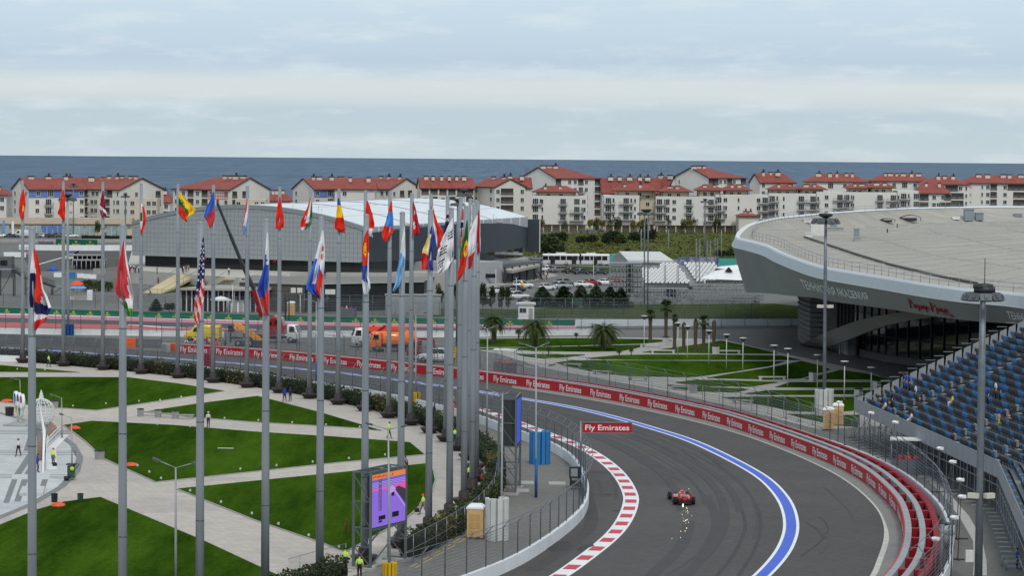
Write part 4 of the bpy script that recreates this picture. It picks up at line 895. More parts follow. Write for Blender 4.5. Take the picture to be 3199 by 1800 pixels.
def terrace_block(label, u0, u1, D, vtop, pats, pent=(), m=None, depth=14, seed=1, fl=2.95, roofs=()):
 rnd = random.Random(seed); m = m or M_whiter; a = AT(u0, 700, D); b = AT(u1, 700, D); zt = AT((u0+u1)/2, vtop, D).z
 root = thing('apartment_block', label, 'apartment block', (a.x, D, 0))
 part('wall', MB().prism([(a.x, D), (b.x, D), (b.x, D+depth), (a.x, D+depth)], 2.6, zt), m, root)
 part('ground_floor', MB().prism([(a.x+.6, D+1.2), (b.x-.6, D+1.2), (b.x-.6, D+depth-1), (a.x+.6, D+depth-1)], 0, 2.6), M_beige, root)
 cm = MB(); n = max(3, int((b.x-a.x)/3.2))
 for i in range(n+1): part('column', MB().box(a.x+.5+(b.x-a.x-1)*i/n, D-1.6, 1.3, .35, .35, 2.6), M_beige, root)
 part('pergola_beam', MB().box((a.x+b.x)/2, D-.8, 2.68, b.x-a.x, 2.2, .2), M_trim, root)
 facade(root, (a.x, D), (b.x, D), zt-.6, fl, pats, 3.2)
 for (pu0, pu1, pvt, rve, rvr) in pent:
  p = AT(pu0, 700, D+3); q = AT(pu1, 700, D+3); zp = AT((pu0+pu1)/2, rve, D+3).z; zr = AT((pu0+pu1)/2, rvr, D+7).z; dp = 9
  part('penthouse', MB().prism([(p.x+.8, D+3), (q.x-.8, D+3), (q.x-.8, D+3+dp), (p.x+.8, D+3+dp)], zt-.05, zp), M_beige, root)
  for t in (.3, .62): onwall(root, (p.x+.8, D+3), (q.x-.8, D+3), zp-1.5, t, 'w')
  o = .9; k = min(4.5, (q.x-p.x)*.32); e = [(p.x-o, D+3-o-.8, zp), (q.x+o, D+3-o-.8, zp), (q.x+o, D+3+dp+o, zp), (p.x-o, D+3+dp+o, zp), (p.x+k, D+3+dp/2, zr), (q.x-k, D+3+dp/2, zr)]
  roof = part('roof', MB().add(e, [(0, 1, 5, 4), (1, 2, 5), (2, 3, 4, 5), (3, 0, 4), (3, 2, 1, 0)]), M_tile, root)
  part('eaves_trim', MB().beam((p.x-o, D+3-o-.82, zp-.1), (q.x+o, D+3-o-.82, zp-.1), .1, .3), M_trim, root)
  for t in (.1, .9): part('column', MB().box(p.x+(q.x-p.x)*t, D+2.0, (zt+zp)/2, .22, .22, zp-zt), M_trim, root)
  chimneys(roof, (p.x+k*.6, D+5.5), (q.x-k*.6, D+5.5), zr-.9, max(2, int((q.x-p.x)/9)), rnd)
 return root
terrace_block('white terraced flats with a hipped penthouse, leftmost of the front row', 1640, 1834, 1012, 612, ['.Wn..B.Dw', '.Dn..B.Ww', '.Dn..B.Ww'], [(1668, 1806, 0, 599, 580)], seed=31)
terrace_block('white terraced flats with beige tower beside the twin floodlight masts', 1886, 1997, 1014, 610, ['W.Wn', 'W.Wn', 'W.Wn'], [(1916, 2050, 0, 595, 574)], seed=32)
terrace_block('beige flats tower with paired windows behind the twin floodlights', 1999, 2046, 1018, 596, ['.w.', '.w.', '.w.', '.w.'], [], M_beige, seed=33)
terrace_block('white terraced flats with two hipped penthouses, in the middle of the front row', 2048, 2232, 1014, 614, ['WDw.B..W', 'WDw.B..W', 'WDw.B..W'], [(2058, 2158, 0, 598, 580), (2174, 2256, 0, 594, 576)], seed=34)
terrace_block('white terraced flats right of the single floodlight mast', 2234, 2400, 1016, 608, ['Dw.n..wW', 'Ww.n..wW', 'Ww.n..wW'], [(2256, 2342, 0, 594, 575)], seed=35)
terrace_block('white terraced flats just left of the round hall roof top', 2402, 2548, 1018, 604, ['W.n..B.W', 'W.n..B.W', 'W.n..B.W'], [(2402, 2496, 0, 592, 574), (2492, 2576, 0, 591, 574)], seed=36)
terrace_block('white terraced flats with hipped penthouses behind the round hall roof', 2550, 2800, 1018, 600, ['.w.WWn...B.W', '.w.WWn...B.W', '.w.WWn...B.W'], [(2645, 2712, 0, 588, 572), (2712, 2790, 0, 586, 569)], seed=37)
terrace_block('beige and white terraced flats left of the dark balconies', 2802, 2868, 1020, 596, ['.W..D', '.W..D', '.W..D'], [], seed=38)
hip_block('pale pavilion with a low red roof by the meadow', 2308, 2370, 1000, 0, 675, 662, [], 0, 39, m=M_chim, inset=.45)
hip_block('pavilion with a flat red roof behind the round hall', 2762, 2822, 1000, 0, 662, 651, [], 0, 40, m=M_chim, inset=.45)
a = G(-40, 739); b = G(412, 739); pr = thing('shop_row', 'long low beige shop row under the cream flats at the left', 'shop', (a.x, a.y, 0))
part('wall', MB().prism([(a.x, a.y+1.6), (b.x, b.y+1.6), (b.x, b.y+14), (a.x, a.y+14)], 0, 4.7), M_beige, pr)
part('fascia', MB().prism([(a.x, a.y), (b.x, b.y), (b.x, b.y+4), (a.x, a.y+4)], 4.2, 6.3), mat('beige_fascia', (.55, .46, .36), .85, var=.06), pr)
M_shop = mat('shop_glass', (.30, .38, .38), .2, var=.2, scale=.3)
for i in range(13):
 t = (i+.5)/13
 if i in (0, 2, 10): continue
 x = a.x+(b.x-a.x)*t; g = part('shop_window', MB().box(x, a.y+1.5, 2.0, 3.3, .12, 3.6), M_shop if i not in (5, 6) else M_bluer, pr); part('mullion', MB().box(x, a.y+1.4, 2.0, .12, .1, 3.6), M_frame, g)
for u0, u1, v0, D, lb in ((405, 490, 620, 925, 'beige four storey annex with paired windows left of the grey hall'), (735, 830, 622, 925, 'beige annex behind the grey hall and the crane basket')):
 p, q = AT(u0, 700, D), AT(u1, 700, D); zt = AT(u0, v0, D).z; t = thing('annex', lb, 'apartment block', (p.x, D, 0)); part('wall', MB().prism([(p.x, D), (q.x, D), (q.x, D+8), (p.x, D+8)], 0, zt), M_beige, t); facade(t, (p.x, D), (q.x, D), zt-.2, 2.95, ['w.aww']*4, 5)
ZP = 3.0
A_ = G(413, 832, ZP); B_ = G(1138, 857, ZP); E_ = G(1643, 802, ZP); ex_ = (E_-B_); LX = (B_-A_); WL = LX.length; ux = LX/WL; nrm = Vector((ux.y, -ux.x, 0))
ar = thing('arena', 'grey panelled sports arena with low white vaulted roof', 'arena', tuple(A_))
M_panel = mat('grey_panel', (.315, .335, .35), .5, .1, var=.05, scale=.35); M_joint = mat('panel_joint', (.19, .205, .215), .7, var=.05)
M_navy = mat('navy_cladding', (.030, .040, .052), .45, .1, var=.12, scale=.4); M_roofw = mat('white_membrane', (.68, .71, .73), .5, var=.06, scale=.12, stretch=(1, .15, 1))
ZB = 5.5
def zarch(s): return 13.15+4.3*(1-(2*s-1)**2) if s < .5 else 13.15+4.3*(1-(2*s-1)**2)
NS = 28
prof = [zarch(i/NS) for i in range(NS+1)]
wl = MB(); vs = []
for i in range(NS+1): p = A_+LX*(i/NS); vs += [(p.x, p.y, ZB), (p.x, p.y, prof[i]-.1)]
for q in (.0,):
 wl.add(vs, [(2*i, 2*i+2, 2*i+3, 2*i+1) for i in range(NS)])
 off_ = -nrm*1.2; wl.add([(v[0]+off_.x, v[1]+off_.y, v[2]) for v in vs], [(2*i+1, 2*i+3, 2*i+2, 2*i) for i in range(NS)])
part('wall', wl, M_joint, ar)
pw = 1.05; nx_ = int(WL/pw); cells = []
for i in range(nx_):
 for j in range(14):
  z0 = ZB+j*pw; s0, s1 = i*pw/WL, (i+1)*pw/WL; zt = min(zarch(s0), zarch(s1))-.55
  z1 = min(z0+pw, zt)
  if z1-z0 > .25: cells.append((i, z0, z1, z1-z0 > pw-.01))
cells.sort(key=lambda c: -c[0]); pm_ = MB().box(0, 0, 0, pw-.05, .07, pw-.05).mesh('panel', M_panel); cnt = 0; rest = MB(); rz = atan2(ux.y, ux.x)
for i, z0, z1, full in cells:
 p = A_+ux*((i+.5)*pw)+nrm*(.035+.012*((i*7+int(z0*5)) % 3))
 if full and cnt < 290: o = part('panel', pm_, None, ar); o.location = Vector((p.x, p.y, (z0+z1)/2))-wloc(ar); o.rotation_euler = (0, 0, rz); cnt += 1
 else: rest.box(p.x, p.y, (z0+z1)/2, pw-.05, .07, z1-z0-.05, rz)
part('panels', rest, M_panel, ar, kind='stuff')
pr_ = MB(); vs = []
rows = []
for i in range(NS+1):
 p = A_+LX*(i/NS)+nrm*.25; q = A_+LX*(i/NS)-nrm*.9; rows.append([(p.x, p.y, prof[i]-.75), (p.x, p.y, prof[i]+.12), (q.x, q.y, prof[i]+.12), (q.x, q.y, prof[i]-.75)])
part('parapet', pr_.loft(rows, sm=False), mat('parapet_grey', (.24, .26, .27), .5, .1, var=.05), ar)
gb = A_-nrm*2.2; part('dark_glass_band', MB().prism([(gb.x+ux.x*2, gb.y+ux.y*2), (gb.x+LX.x, gb.y+LX.y), (gb.x+LX.x-nrm.x*3, gb.y+LX.y-nrm.y*3), (gb.x+ux.x*2-nrm.x*3, gb.y+ux.y*2-nrm.y*3)], ZP-.2, ZB+.4), M_glass, ar)
part('soffit', MB().poly([(A_.x, A_.y, ZB-.02), (B_.x, B_.y, ZB-.02), (B_.x-nrm.x*6, B_.y-nrm.y*6, ZB-.02), (A_.x-nrm.x*6, A_.y-nrm.y*6, ZB-.02)]), M_dark, ar)
M_sign = mat('red_sign_light', S(180, 30, 50), .5, emit=.5, var=0)
for t0, wd in ((.27, 2.6), (.60, 2.0)):
 p = A_+LX*t0-nrm*2.0
 sg = MB()
 for k2 in range(8):
  if k2 == 3: continue
  q = p+ux*(k2*wd/8); sg.box(q.x, q.y, ZB-.45, wd/8*.7, .1, .45, rz)
 part('illuminated_sign', sg, M_sign, ar, kind='stuff')
rows = []
for k2 in range(9):
 o_ = ex_*(k2/8)*1.0
 rows.append([(A_.x+LX.x*i/NS+o_.x-nrm.x*.3, A_.y+LX.y*i/NS+o_.y-nrm.y*.3, prof[i]) for i in range(NS+1)])
rf = part('roof', MB().grid(rows), M_roofw, ar)
for k2 in (2, 4, 6):
 q = [(A_.x+LX.x*i/NS+ex_.x*k2/8, A_.y+LX.y*i/NS+ex_.y*k2/8, prof[i]+.08) for i in range(NS+1)]; part('roof_cable', MB().tube(q, .07, 4), M_strap, rf)
for i in (4, 9, 14, 19, 24): q = [(A_.x+LX.x*i/NS+ex_.x*k2/8, A_.y+LX.y*i/NS+ex_.y*k2/8, prof[i]+.05) for k2 in range(9)]; part('roof_seam', MB().tube(q, .05, 4), M_roofw, rf)
ed = []
for k2 in range(17):
 t = k2/16; p = B_+ex_*t; perp = Vector((ex_.y, -ex_.x, 0)).normalized(); ed.append(p+perp*(.4+5.2*sin(pi*min(1, t*1.0))**.9))
eb = MB(); q = [(B_.x+ex_.x*i/16+.4, B_.y+ex_.y*i/16, 0) for i in range(17)]; eb.strip([(p[0], p[1], 10.5) for p in q], [(p[0], p[1], 13.2) for p in q]); part('eave_band', eb, mat('light_band', (.40, .43, .45), .5, var=.06), ar)
for i in range(1, 16, 1): part('rib', MB().box(q[i][0]+.15, q[i][1], 11.9, .3, .25, 2.6), M_frame, ar)
tops_ = [11.7+1.2*sin(pi*min(1, i/16*1.1+.05)) - (1.2 if i > 13 else 0)*(i-13)/3 for i in range(17)]
sw = MB(); sw.strip([(p.x, p.y, 5.6) for p in ed], [(p.x, p.y, tops_[i]) for i, p in enumerate(ed)], 0, True); sw.poly([(p.x, p.y, tops_[i]) for i, p in enumerate(ed)]+[(B_.x+ex_.x*i/16, B_.y+ex_.y*i/16, tops_[i]) for i in range(16, -1, -1)])
part('side_wall', sw, M_navy, ar)
sg = MB(); ed2 = [p-Vector((1.2, 0, 0)) for p in ed]; sg.strip([(p.x, p.y, ZP-.5) for p in ed2], [(p.x, p.y, 5.7) for p in ed2]); part('side_glass', sg, M_glass, ar)
M_wing = mat('wing_panel', (.06, .075, .09), .45, .2, var=.05)
g0, g1 = AT(1641, 700, 698), AT(1686, 700, 697)
part('end_wing', MB().prism([(g0.x, 698), (g1.x, 697), (g1.x-.4, 699), (g0.x-.4, 700)], 4.2, 12.5), M_wing, ar); part('wing_edge', MB().box(g1.x+.05, 697, 8.3, .25, .5, 8.6), M_frame, ar)
for u, v, D, h in ((915, 668, 605, 2.2), (995, 676, 603, 2.4), (1541, 700, 660, 2.5)):
 p = AT(u, v, D); part('roof_mast', MB().tube([(p.x, p.y, p.z-1), (p.x, p.y, p.z+h)], .06, 5).tube([(p.x+.7, p.y, p.z-1), (p.x+.7, p.y, p.z+h*.7)], .05, 5), M_strap, rf, kind='stuff')
for u, v, D in ((1270, 708, 612), (1557, 697, 672)):
 p = AT(u, v, D); part('duct', MB().tube([(p.x-1.6, p.y, p.z-.6), (p.x-.8, p.y, p.z+.2), (p.x+.8, p.y, p.z+.2), (p.x+1.6, p.y, p.z-.6)], .4, 8), M_strap, rf)
def W2(*px, z=0): return [G(u, v, z) for u, v in px]
M_step = mat('stair_stone', (.60, .53, .38), .85, var=.08, scale=.5)
solo('podium', MB().prism([p[:2] for p in W2((395, 842), (560, 854), (748, 868), (900, 872), (1330, 880), (1520, 832), (1650, 806), (1500, 770), (413, 780), z=ZP)], 0, ZP), mat('podium_paving', (.46, .435, .385), .85, var=.08, scale=.3), kind='structure')
def stairs(label, tl, tr, bl, br, n=20):
 tl, tr = G(*tl, ZP), G(*tr, ZP); bl, br = G(*bl), G(*br); t = thing('stairway', label, 'stairs', tuple(bl));
 for i in range(n):
  f = (i+.0)/n; g = (i+1)/n; a, b2, c, d = bl.lerp(tl, f), br.lerp(tr, f), br.lerp(tr, g), bl.lerp(tl, g)
  part('step', MB().prism([(a.x, a.y), (b2.x, b2.y), (c.x, c.y), (d.x, d.y)], max(0, ZP*f-.4), ZP*(i+1)/n), M_step if i % 4 else mat('step_edge', (.62, .52, .26), .8, var=.05), t)
 for a, b2 in ((bl, tl), (br, tr)):
  part('handrail', MB().tube([(a.x, a.y, 1.0), (b2.x, b2.y, ZP+1.0)], .05, 5).tube([(a.x, a.y, 0), (a.x, a.y, 1)], .05, 5).tube([((a.x+b2.x)/2, (a.y+b2.y)/2, ZP/2-.3), ((a.x+b2.x)/2, (a.y+b2.y)/2, ZP/2+1)], .05, 5), M_steel, t, kind='stuff')
stairs('wide pale stairs with yellow edges, left flight up to the arena', (552, 856), (636, 850), (446, 916), (506, 918))
stairs('wide pale stairs with yellow edges, right flight behind the crane', (702, 866), (900, 872), (640, 902), (750, 906))
bank = MB(); q = W2((506, 918), (636, 850), (702, 866), (640, 904)); zz = (0, ZP, ZP, .2); bank.add([(p.x, p.y, z+.03) for p, z in zip(q, zz)], [(0, 1, 2, 3)])
solo('planted_bank', bank, M_verge, kind='structure')
p0, p1, p2 = G(748, 936), G(952, 948), G(1330, 950)
fb_ = thing('service_building', 'brown and black flat roofed building below the arena forecourt', 'building', tuple(p0))
zt = 5.2
M_brown = mat('brown_cladding', (.105, .098, .085), .7, var=.08); M_blk = mat('black_cladding', (.018, .02, .024), .6, var=.2, scale=.5)
def lowbox(name, root, pa, pb, dep, z0, z1, m):
 d = (pb-pa); n = Vector((-d.y, d.x, 0)).normalized()*dep; return part(name, MB().prism([(pa.x, pa.y), (pb.x, pb.y), (pb.x+n.x, pb.y+n.y), (pa.x+n.x, pa.y+n.y)], z0, z1), m, root)
def AZ(u, v, z): return G(u, v, z)
ya = G(748, 880, zt); yb = G(952, 888, zt); yc = G(1325, 880, zt)
lowbox('brown_wall', fb_, ya.xy.to_3d(), yb.xy.to_3d(), 26, 0, zt, M_brown); lowbox('black_wall', fb_, yb.xy.to_3d(), yc.xy.to_3d(), 26, 0, zt-.1, M_blk)
part('roof_edge', MB().beam((ya.x, ya.y-.2, zt), (yb.x, yb.y-.2, zt), .3, .25).beam((yb.x, yb.y-.2, zt), (yc.x, yc.y-.2, zt), .3, .25), M_conc, fb_)
part('roof', MB().poly([(ya.x, ya.y, zt+.03), (yb.x, yb.y, zt+.03), (yc.x, yc.y, zt+.03), (yc.x+2, yc.y+26, zt+.03), (yb.x, yb.y+28, zt+.03), (ya.x, ya.y+26, zt+.03)]), mat('flat_roof_grey', (.20, .19, .175), .9, var=.08, scale=.3), fb_)
for u, v, D0 in ((917, 907, yb.y), (937, 907, yb.y), (1024, 912, yb.y), (1040, 912, yb.y), (1090, 907, (yb.y+yc.y)/2)):
 p = AT(u, v, D0-.4); part('wall_unit', MB().box(p.x, p.y-.3, p.z, .9, .5, .9), M_frame, fb_)
rp_ = MB(); r0, r1, r2 = AT(905, 866, yb.y+30), AT(1330, 862, yb.y+32), AT(1500, 845, yb.y+40)
part('ramp_wall', MB().wallstrip([(r0.x, r0.y), (r1.x, r1.y), (r2.x, r2.y)], 2, r1.z+.6, .4), mat('ramp_concrete', (.40, .39, .37), .85, var=.08, scale=.4), fb_)
rs = MB(); q = Path([(r0.x, r0.y-.3), (r1.x, r1.y-.3)])
for k2 in (.37, .47):
 (x, y), _t = q.at(q.L*k2); part('red_sign', MB().box(x, y-.1, r0.z-.2, 2.0 if k2 < .4 else 1.2, .1, .55), M_red, fb_)
pv = thing('pavilion', 'low pavilion with pale flat roof and dark glass front behind the mesh fence', 'pavilion', tuple(G(570, 972)))
a, b, c = G(568, 972), G(640, 973), G(800, 974); zt = 4.3
lowbox('glass_wall', pv, a, c, 9, 0, zt-.5, M_glass)
d = Vector((-.05, 1, 0)); part('roof', MB().prism([(a.x-.6, a.y-2.2), (c.x+2.5, c.y-2.6), (c.x+3, c.y+13), (a.x+4, a.y+11)], zt-.35, zt), mat('pavilion_roof', (.34, .32, .28), .85, var=.07, scale=.3), pv)
for i in range(15): p = a.lerp(c, i/14); part('column', MB().box(p.x, p.y-.9, zt/2-.2, .22, .22, zt-.4), M_frame if i % 3 else M_conc, pv)
sl_ = G(742, 925, 4.6), G(905, 928, 5.2), G(1000, 930, 4.2); p = [AT(742, 928, 520), AT(860, 923, 520), AT(932, 928, 524), AT(800, 934, 512)]
solo('canopy', MB().add([tuple(x) for x in p]+[(x.x, x.y, x.z-.12) for x in p], [(0, 1, 2, 3), (7, 6, 5, 4), (0, 4, 5, 1), (1, 5, 6, 2), (2, 6, 7, 3), (3, 7, 4, 0)]), M_white, 'white sail canopy over the yard below the brown building', 'canopy')
an = thing('annex', 'light grey entrance annex with slanting canopy beside the arena', 'building', tuple(G(1500, 890)))
a, b, c = G(1440, 893), G(1570, 885), G(1690, 872); zt = 5.0
lowbox('wall', an, a, b, 14, 0, zt, mat('annex_render', (.36, .37, .385), .8, var=.05)); lowbox('rear_wall', an, b+Vector((0, 3, 0)), c+Vector((0, 3, 0)), 10, 0, 4.2, mat('annex_dark', (.12, .13, .14), .7, var=.1))
cq = [AT(1570, 842, b.y-1), AT(1600, 846, b.y-6), AT(1688, 826, c.y-4), AT(1670, 820, c.y+8)]
part('canopy', MB().add([tuple(x) for x in cq]+[(x.x, x.y, x.z-.6) for x in cq], [(0, 1, 2, 3), (7, 6, 5, 4), (0, 4, 5, 1), (1, 5, 6, 2), (2, 6, 7, 3), (3, 7, 4, 0)]), mat('canopy_tan', (.36, .33, .29), .8, var=.06), an)
for i in range(6): p = (b+Vector((.5, -3, 0))).lerp(c+Vector((0, -2, 0)), i/5); part('column', MB().box(p.x, p.y, 1.9, .4, .4, 3.8), M_dark, an)
p = AT(1522, 862, a.lerp(b, .6).y-.1); part('window_band', MB().box(p.x, p.y, p.z, 4.0, .2, .9), M_glass, an); p = AT(1430, 871, a.y-.1); part('window_band', MB().box(p.x, p.y, p.z, 2, .2, .9), M_glass, an)
def RIM(u, v, dz=0):
 r = ray(u, v); t = (CAMZ-11-dz)/(-r.z+.0133*r.y); return Vector((r.x*t, r.y*t, CAMZ+r.z*t))
rim_px = [(3199, 925), (3012, 908), (2880, 890), (2773, 872), (2680, 857), (2586, 841), (2530, 826), (2478, 807), (2435, 789), (2400, 771), (2350, 757), (2312, 748), (2306, 738), (2318, 722), (2345, 704), (2390, 692), (2435, 683), (2510, 675), (2584, 668), (2720, 659), (2857, 652), (3030, 649), (3199, 648)]
RP_ = [RIM(*p) for p in rim_px]
RP_ = [Vector((58.5, 268, 14.6))]+RP_+[Vector((160, 585, 18.8)), Vector((200, 520, 18)), Vector((215, 420, 16.6)), Vector((190, 320, 15.3)), Vector((130, 262, 14.5)), Vector((78, 250, 14.3))]
def closed(P, k=4):
 n = len(P); o = []
 for i in range(n):
  p0, p1, p2, p3 = P[i-1], P[i], P[(i+1) % n], P[(i+2) % n]
  for j in range(k): t = j/k; o.append(.5*((2*p1)+(p2-p0)*t+(2*p0-5*p1+4*p2-p3)*t*t+(3*p1-p0-3*p2+p3)*t**3))
 return o
RM = closed(RP_, 4); NR = len(RM); CC = Vector((122, 432, 19.6))
hall = thing('round_hall', 'large round hall with grey overhanging rim and shallow beige roof', 'sports hall', (60, 420, 0))
def roofpt(p, t):
 s_ = t*t*(3-2*t)*.35+t*.65; q = p.lerp(CC, t); w_ = max(0, min(1, (p.y-455)/70)); q.z = p.z+(CC.z-p.z)*s_-3.0*w_*(min(1, t/.05))*(1-s_)**1.5; return q
M_rooft = mat_custom('hall_roof', lambda t, b, o: (lambda a, c: t.links.new(mixc(t, a.outputs[0], c.outputs[0], 1.0, 'MULTIPLY'), b.inputs['Base Color']))(
 (lambda r: (t.links.new(noise(t, o, .02, 7, .75, (1, .12, 1, 1.1)), r.inputs[0]), r)[1])(ramp(t, [(.3, (.33, .305, .265)), (.7, (.44, .415, .375))])),
 (lambda r: (t.links.new(noise(t, o, .25, 6, .8, (.15, 1.6, 1, -.35)), r.inputs[0]), r)[1])(ramp(t, [(.3, (.74, .73, .72)), (.7, (1.1, 1.1, 1.1))]))), .85)
LV = (0, .02, .05, .12, .2, .3, .42, .56, .7, .85, .97)
rows = [[tuple(roofpt(p, t)) for p in RM+[RM[0]]] for t in LV]
roofo = part('roof', MB().grid(rows).poly(rows[-1][:-1]), M_rooft, hall)
sm_ = MB()
for t_ in (.10, .22, .36, .50, .66): sm_.tube([roofpt(p, t_)+Vector((0, 0, .03)) for p in RM+[RM[0]]], .06, 3, cap=False)
for p in RM[::3]: sm_.tube([roofpt(p, t_)+Vector((0, 0, .03)) for t_ in LV[2:9]], .06, 3, cap=False)
part('roof_seams', sm_, mat('seam_pale', (.46, .44, .40), .85, var=.1, scale=.3), hall, kind='stuff')
def ctr(p, d): v = Vector((p.x-CC.x, p.y-CC.y, 0)).normalized(); return Vector((p.x+v.x*d, p.y+v.y*d, p.z))
low_z = lambda u_y: 0
def dropz(p):       # level of the rim's lower edge
 y = p.y
 if p.x > 60 and y > 450: return 7.5
 if y < 320: return 11.6
 if y < 350: return 11.6+(y-320)/30*(-.3)
 if y < 405: return 11.3-(y-350)/55*2.2
 if y < 440: return 9.1-(y-405)/35*1.5
 return 7.6
fas = MB(); a = []; b = []; c = []; d = []
for p in RM+[RM[0]]:
 q = ctr(p, .35); r_ = ctr(p, .95); e = ctr(p, -1.3)
 a.append((p.x, p.y, p.z+.25)); b.append((q.x, q.y, p.z+.25)); c.append((r_.x, r_.y, p.z-1.25)); d.append((e.x, e.y, dropz(p)))
i_ = [(ctr(p, -.3).x, ctr(p, -.3).y, p.z) for p in RM+[RM[0]]]
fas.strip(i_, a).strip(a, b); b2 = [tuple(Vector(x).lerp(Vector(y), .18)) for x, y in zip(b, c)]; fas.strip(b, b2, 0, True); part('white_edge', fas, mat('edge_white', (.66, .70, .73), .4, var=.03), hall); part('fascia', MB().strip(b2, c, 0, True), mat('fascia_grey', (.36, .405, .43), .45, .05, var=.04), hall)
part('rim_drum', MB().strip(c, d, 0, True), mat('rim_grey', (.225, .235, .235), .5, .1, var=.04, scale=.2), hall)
ln2 = MB().tube([(x[0], x[1], x[2]-.02) for x in c], .07, 4); part('rim_line', ln2, M_conc, hall)
wall_px = [(2493, 1061), (2505, 1072), (2530, 1082), (2575, 1085), (2617, 1088), (2670, 1110), (2770, 1132), (2912, 1152), (3060, 1172), (3250, 1195)]
WB = [G(*p) for p in wall_px]; WB = [Vector((52, 470, 0)), Vector((49, 452, 0))]+WB
wb = [(p.x, p.y) for p in WB]; topz = 11.2
M_slat = mat_custom('dark_slats', lambda t, b, o: (lambda w, r: (t.links.new(o, w.inputs['Vector']), setattr(w, 'bands_direction', 'Z'), w.inputs['Scale'].__setattr__('default_value', 1.1), t.links.new(w.outputs['Fac'], r.inputs[0]), t.links.new(r.outputs[0], b.inputs['Base Color'])))(t.nodes.new('ShaderNodeTexWave'), ramp(t, [(.3, (.03, .03, .03)), (.6, (.12, .12, .115))])), .5, .4)
part('recessed_wall', MB().strip([(x, y, 0) for x, y in wb[:7]], [(x, y, topz) for x, y in wb[:7]]), M_slat, hall)
for k2 in range(14): part('louvre', MB().tube([(x-.15, y-.15, .8+k2*.75) for x, y in wb[:6]], .09, 4), mat('louvre_grey', (.10, .10, .10), .5, .3, var=.1), hall)
part('glass_wall', MB().strip([(x, y, 1.0) for x, y in wb[6:]], [(x, y, topz) for x, y in wb[6:]]), M_glass, hall)
part('plinth', MB().wallstrip(wb[6:], 0, 1.1, .5), mat('plinth_dark', (.10, .10, .10), .8, var=.08), hall)
gp = Path(wb[6:]);
for k2 in range(22): (x, y), (tx, ty) = gp.at(gp.L*k2/21); part('mullion', MB().box(x+ty*.1, y-tx*.1, topz/2+.5, .14, .25, topz-1), M_dark, hall)
for z in (3.6, 6.6, 9): part('transom', MB().tube([(x, y-.1, z) for x, y in wb[6:]], .08, 4), M_dark, hall)
(x, y), (tx, ty) = gp.at(gp.L*.19)
pt_ = part('portal', MB().box(x, y-1.2, 1.9, 5.4, 2.6, 3.8, atan2(ty, tx)), mat('portal_grey', (.22, .24, .26), .5, var=.06), hall)
pf = MB()
for k2 in range(6): pf.box(x-2.2+k2*.88, y-2.75, 1.7, .12, .12, 3.1, atan2(ty, tx))
part('door_frames', pf, M_frame, pt_, kind='stuff'); part('door_glass', MB().box(x, y-2.62, 1.6, 4.6, .08, 2.9, atan2(ty, tx)), M_glass, pt_)
ud = MB(); n_ = len(d); fr = [q for q in d if q[0] < 125 and q[1] < 470]
fr.sort(key=lambda q: atan2(q[1]-430, q[0]-130))
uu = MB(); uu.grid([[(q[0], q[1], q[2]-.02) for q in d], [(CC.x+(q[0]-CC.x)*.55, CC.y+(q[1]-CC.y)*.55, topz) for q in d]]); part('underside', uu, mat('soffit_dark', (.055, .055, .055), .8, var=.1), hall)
up = [(498+2000, 1078), (2586, 1037), (2680, 1002), (2773, 982), (2881, 968)]; lo = [(2549, 1090), (2617, 1074), (2711, 1037), (2804, 1009), (2959, 984)]
Ds = [421, 396, 370, 345, 315]; secs = []
U_ = smooth([(AT(*p, Dd).x, AT(*p, Dd).z) for p, Dd in zip(up, Ds)], 5); L_ = smooth([(AT(*p, Dd).x, AT(*p, Dd).z) for p, Dd in zip(lo, Ds)], 5); Dv = smooth([(Dd, 0) for Dd in Ds], 5)
for k2 in range(len(U_)): y = Dv[k2][0]; secs.append([(U_[k2][0], y, U_[k2][1]), (L_[k2][0], y, L_[k2][1]), (L_[k2][0]+.8, y+1.6, L_[k2][1]), (U_[k2][0]+.8, y+1.6, U_[k2][1])])
part('support_arch', MB().loft(secs, sm=False), mat('arch_grey', (.25, .245, .235), .6, var=.05, scale=.3), hall)
k0 = [i for i, p in enumerate(RM) if p.x < 75 and 255 < p.y < 470]
def rimcurve(f):   # f = 0 at upper edge of the drum, 1 at the lower
 o = []
 for i in k0: o.append(Vector(c[i]).lerp(Vector(d[i]), f))
 o.sort(key=lambda p: -p.y if p.y < 440 else -p.y); return o
up_c, lo_c = rimcurve(.0), rimcurve(1.0)
UP3 = Path([(p.x, p.y) for p in up_c])
def on_rim(dist, f):
 import bisect
 (x, y), (tx, ty) = UP3.at(dist); j = min(max(bisect.bisect_right(UP3.s, dist)-1, 0), len(up_c)-2); t = (dist-UP3.s[j])/(UP3.s[j+1]-UP3.s[j])
 P0 = up_c[j].lerp(up_c[j+1], t); P1 = lo_c[j].lerp(lo_c[j+1], t); q = P0.lerp(P1, f); n3 = Vector((ty, -tx, -.25)).normalized()
 return q, n3, (P1-P0).length
def rim_text(txt, d0, width, f_top, f_bot, m, name='lettering', lab=None, um=None):
 vs_, fs_, w_ = text_mesh(txt, .012, 1.0); mb_ = MB(); o = []
 for x, y in vs_:
  xx = x/w_; dd_ = d0+xx*width if not um else um[int(xx*40)]+(um[min(40, int(xx*40)+1)]-um[int(xx*40)])*(xx*40 % 1); q, n3, h_ = on_rim(dd_, f_bot+(f_top-f_bot)*(y/.73)); o.append(q+n3*.08)
 mb_.add(o, fs_); part(name, mb_, m, hall, label=lab)
def dist_at_px(u, v):
 best = min(((up_c[i]-RIM(u, v)).length, i) for i in range(len(up_c)))[1]; return UP3.s[best]
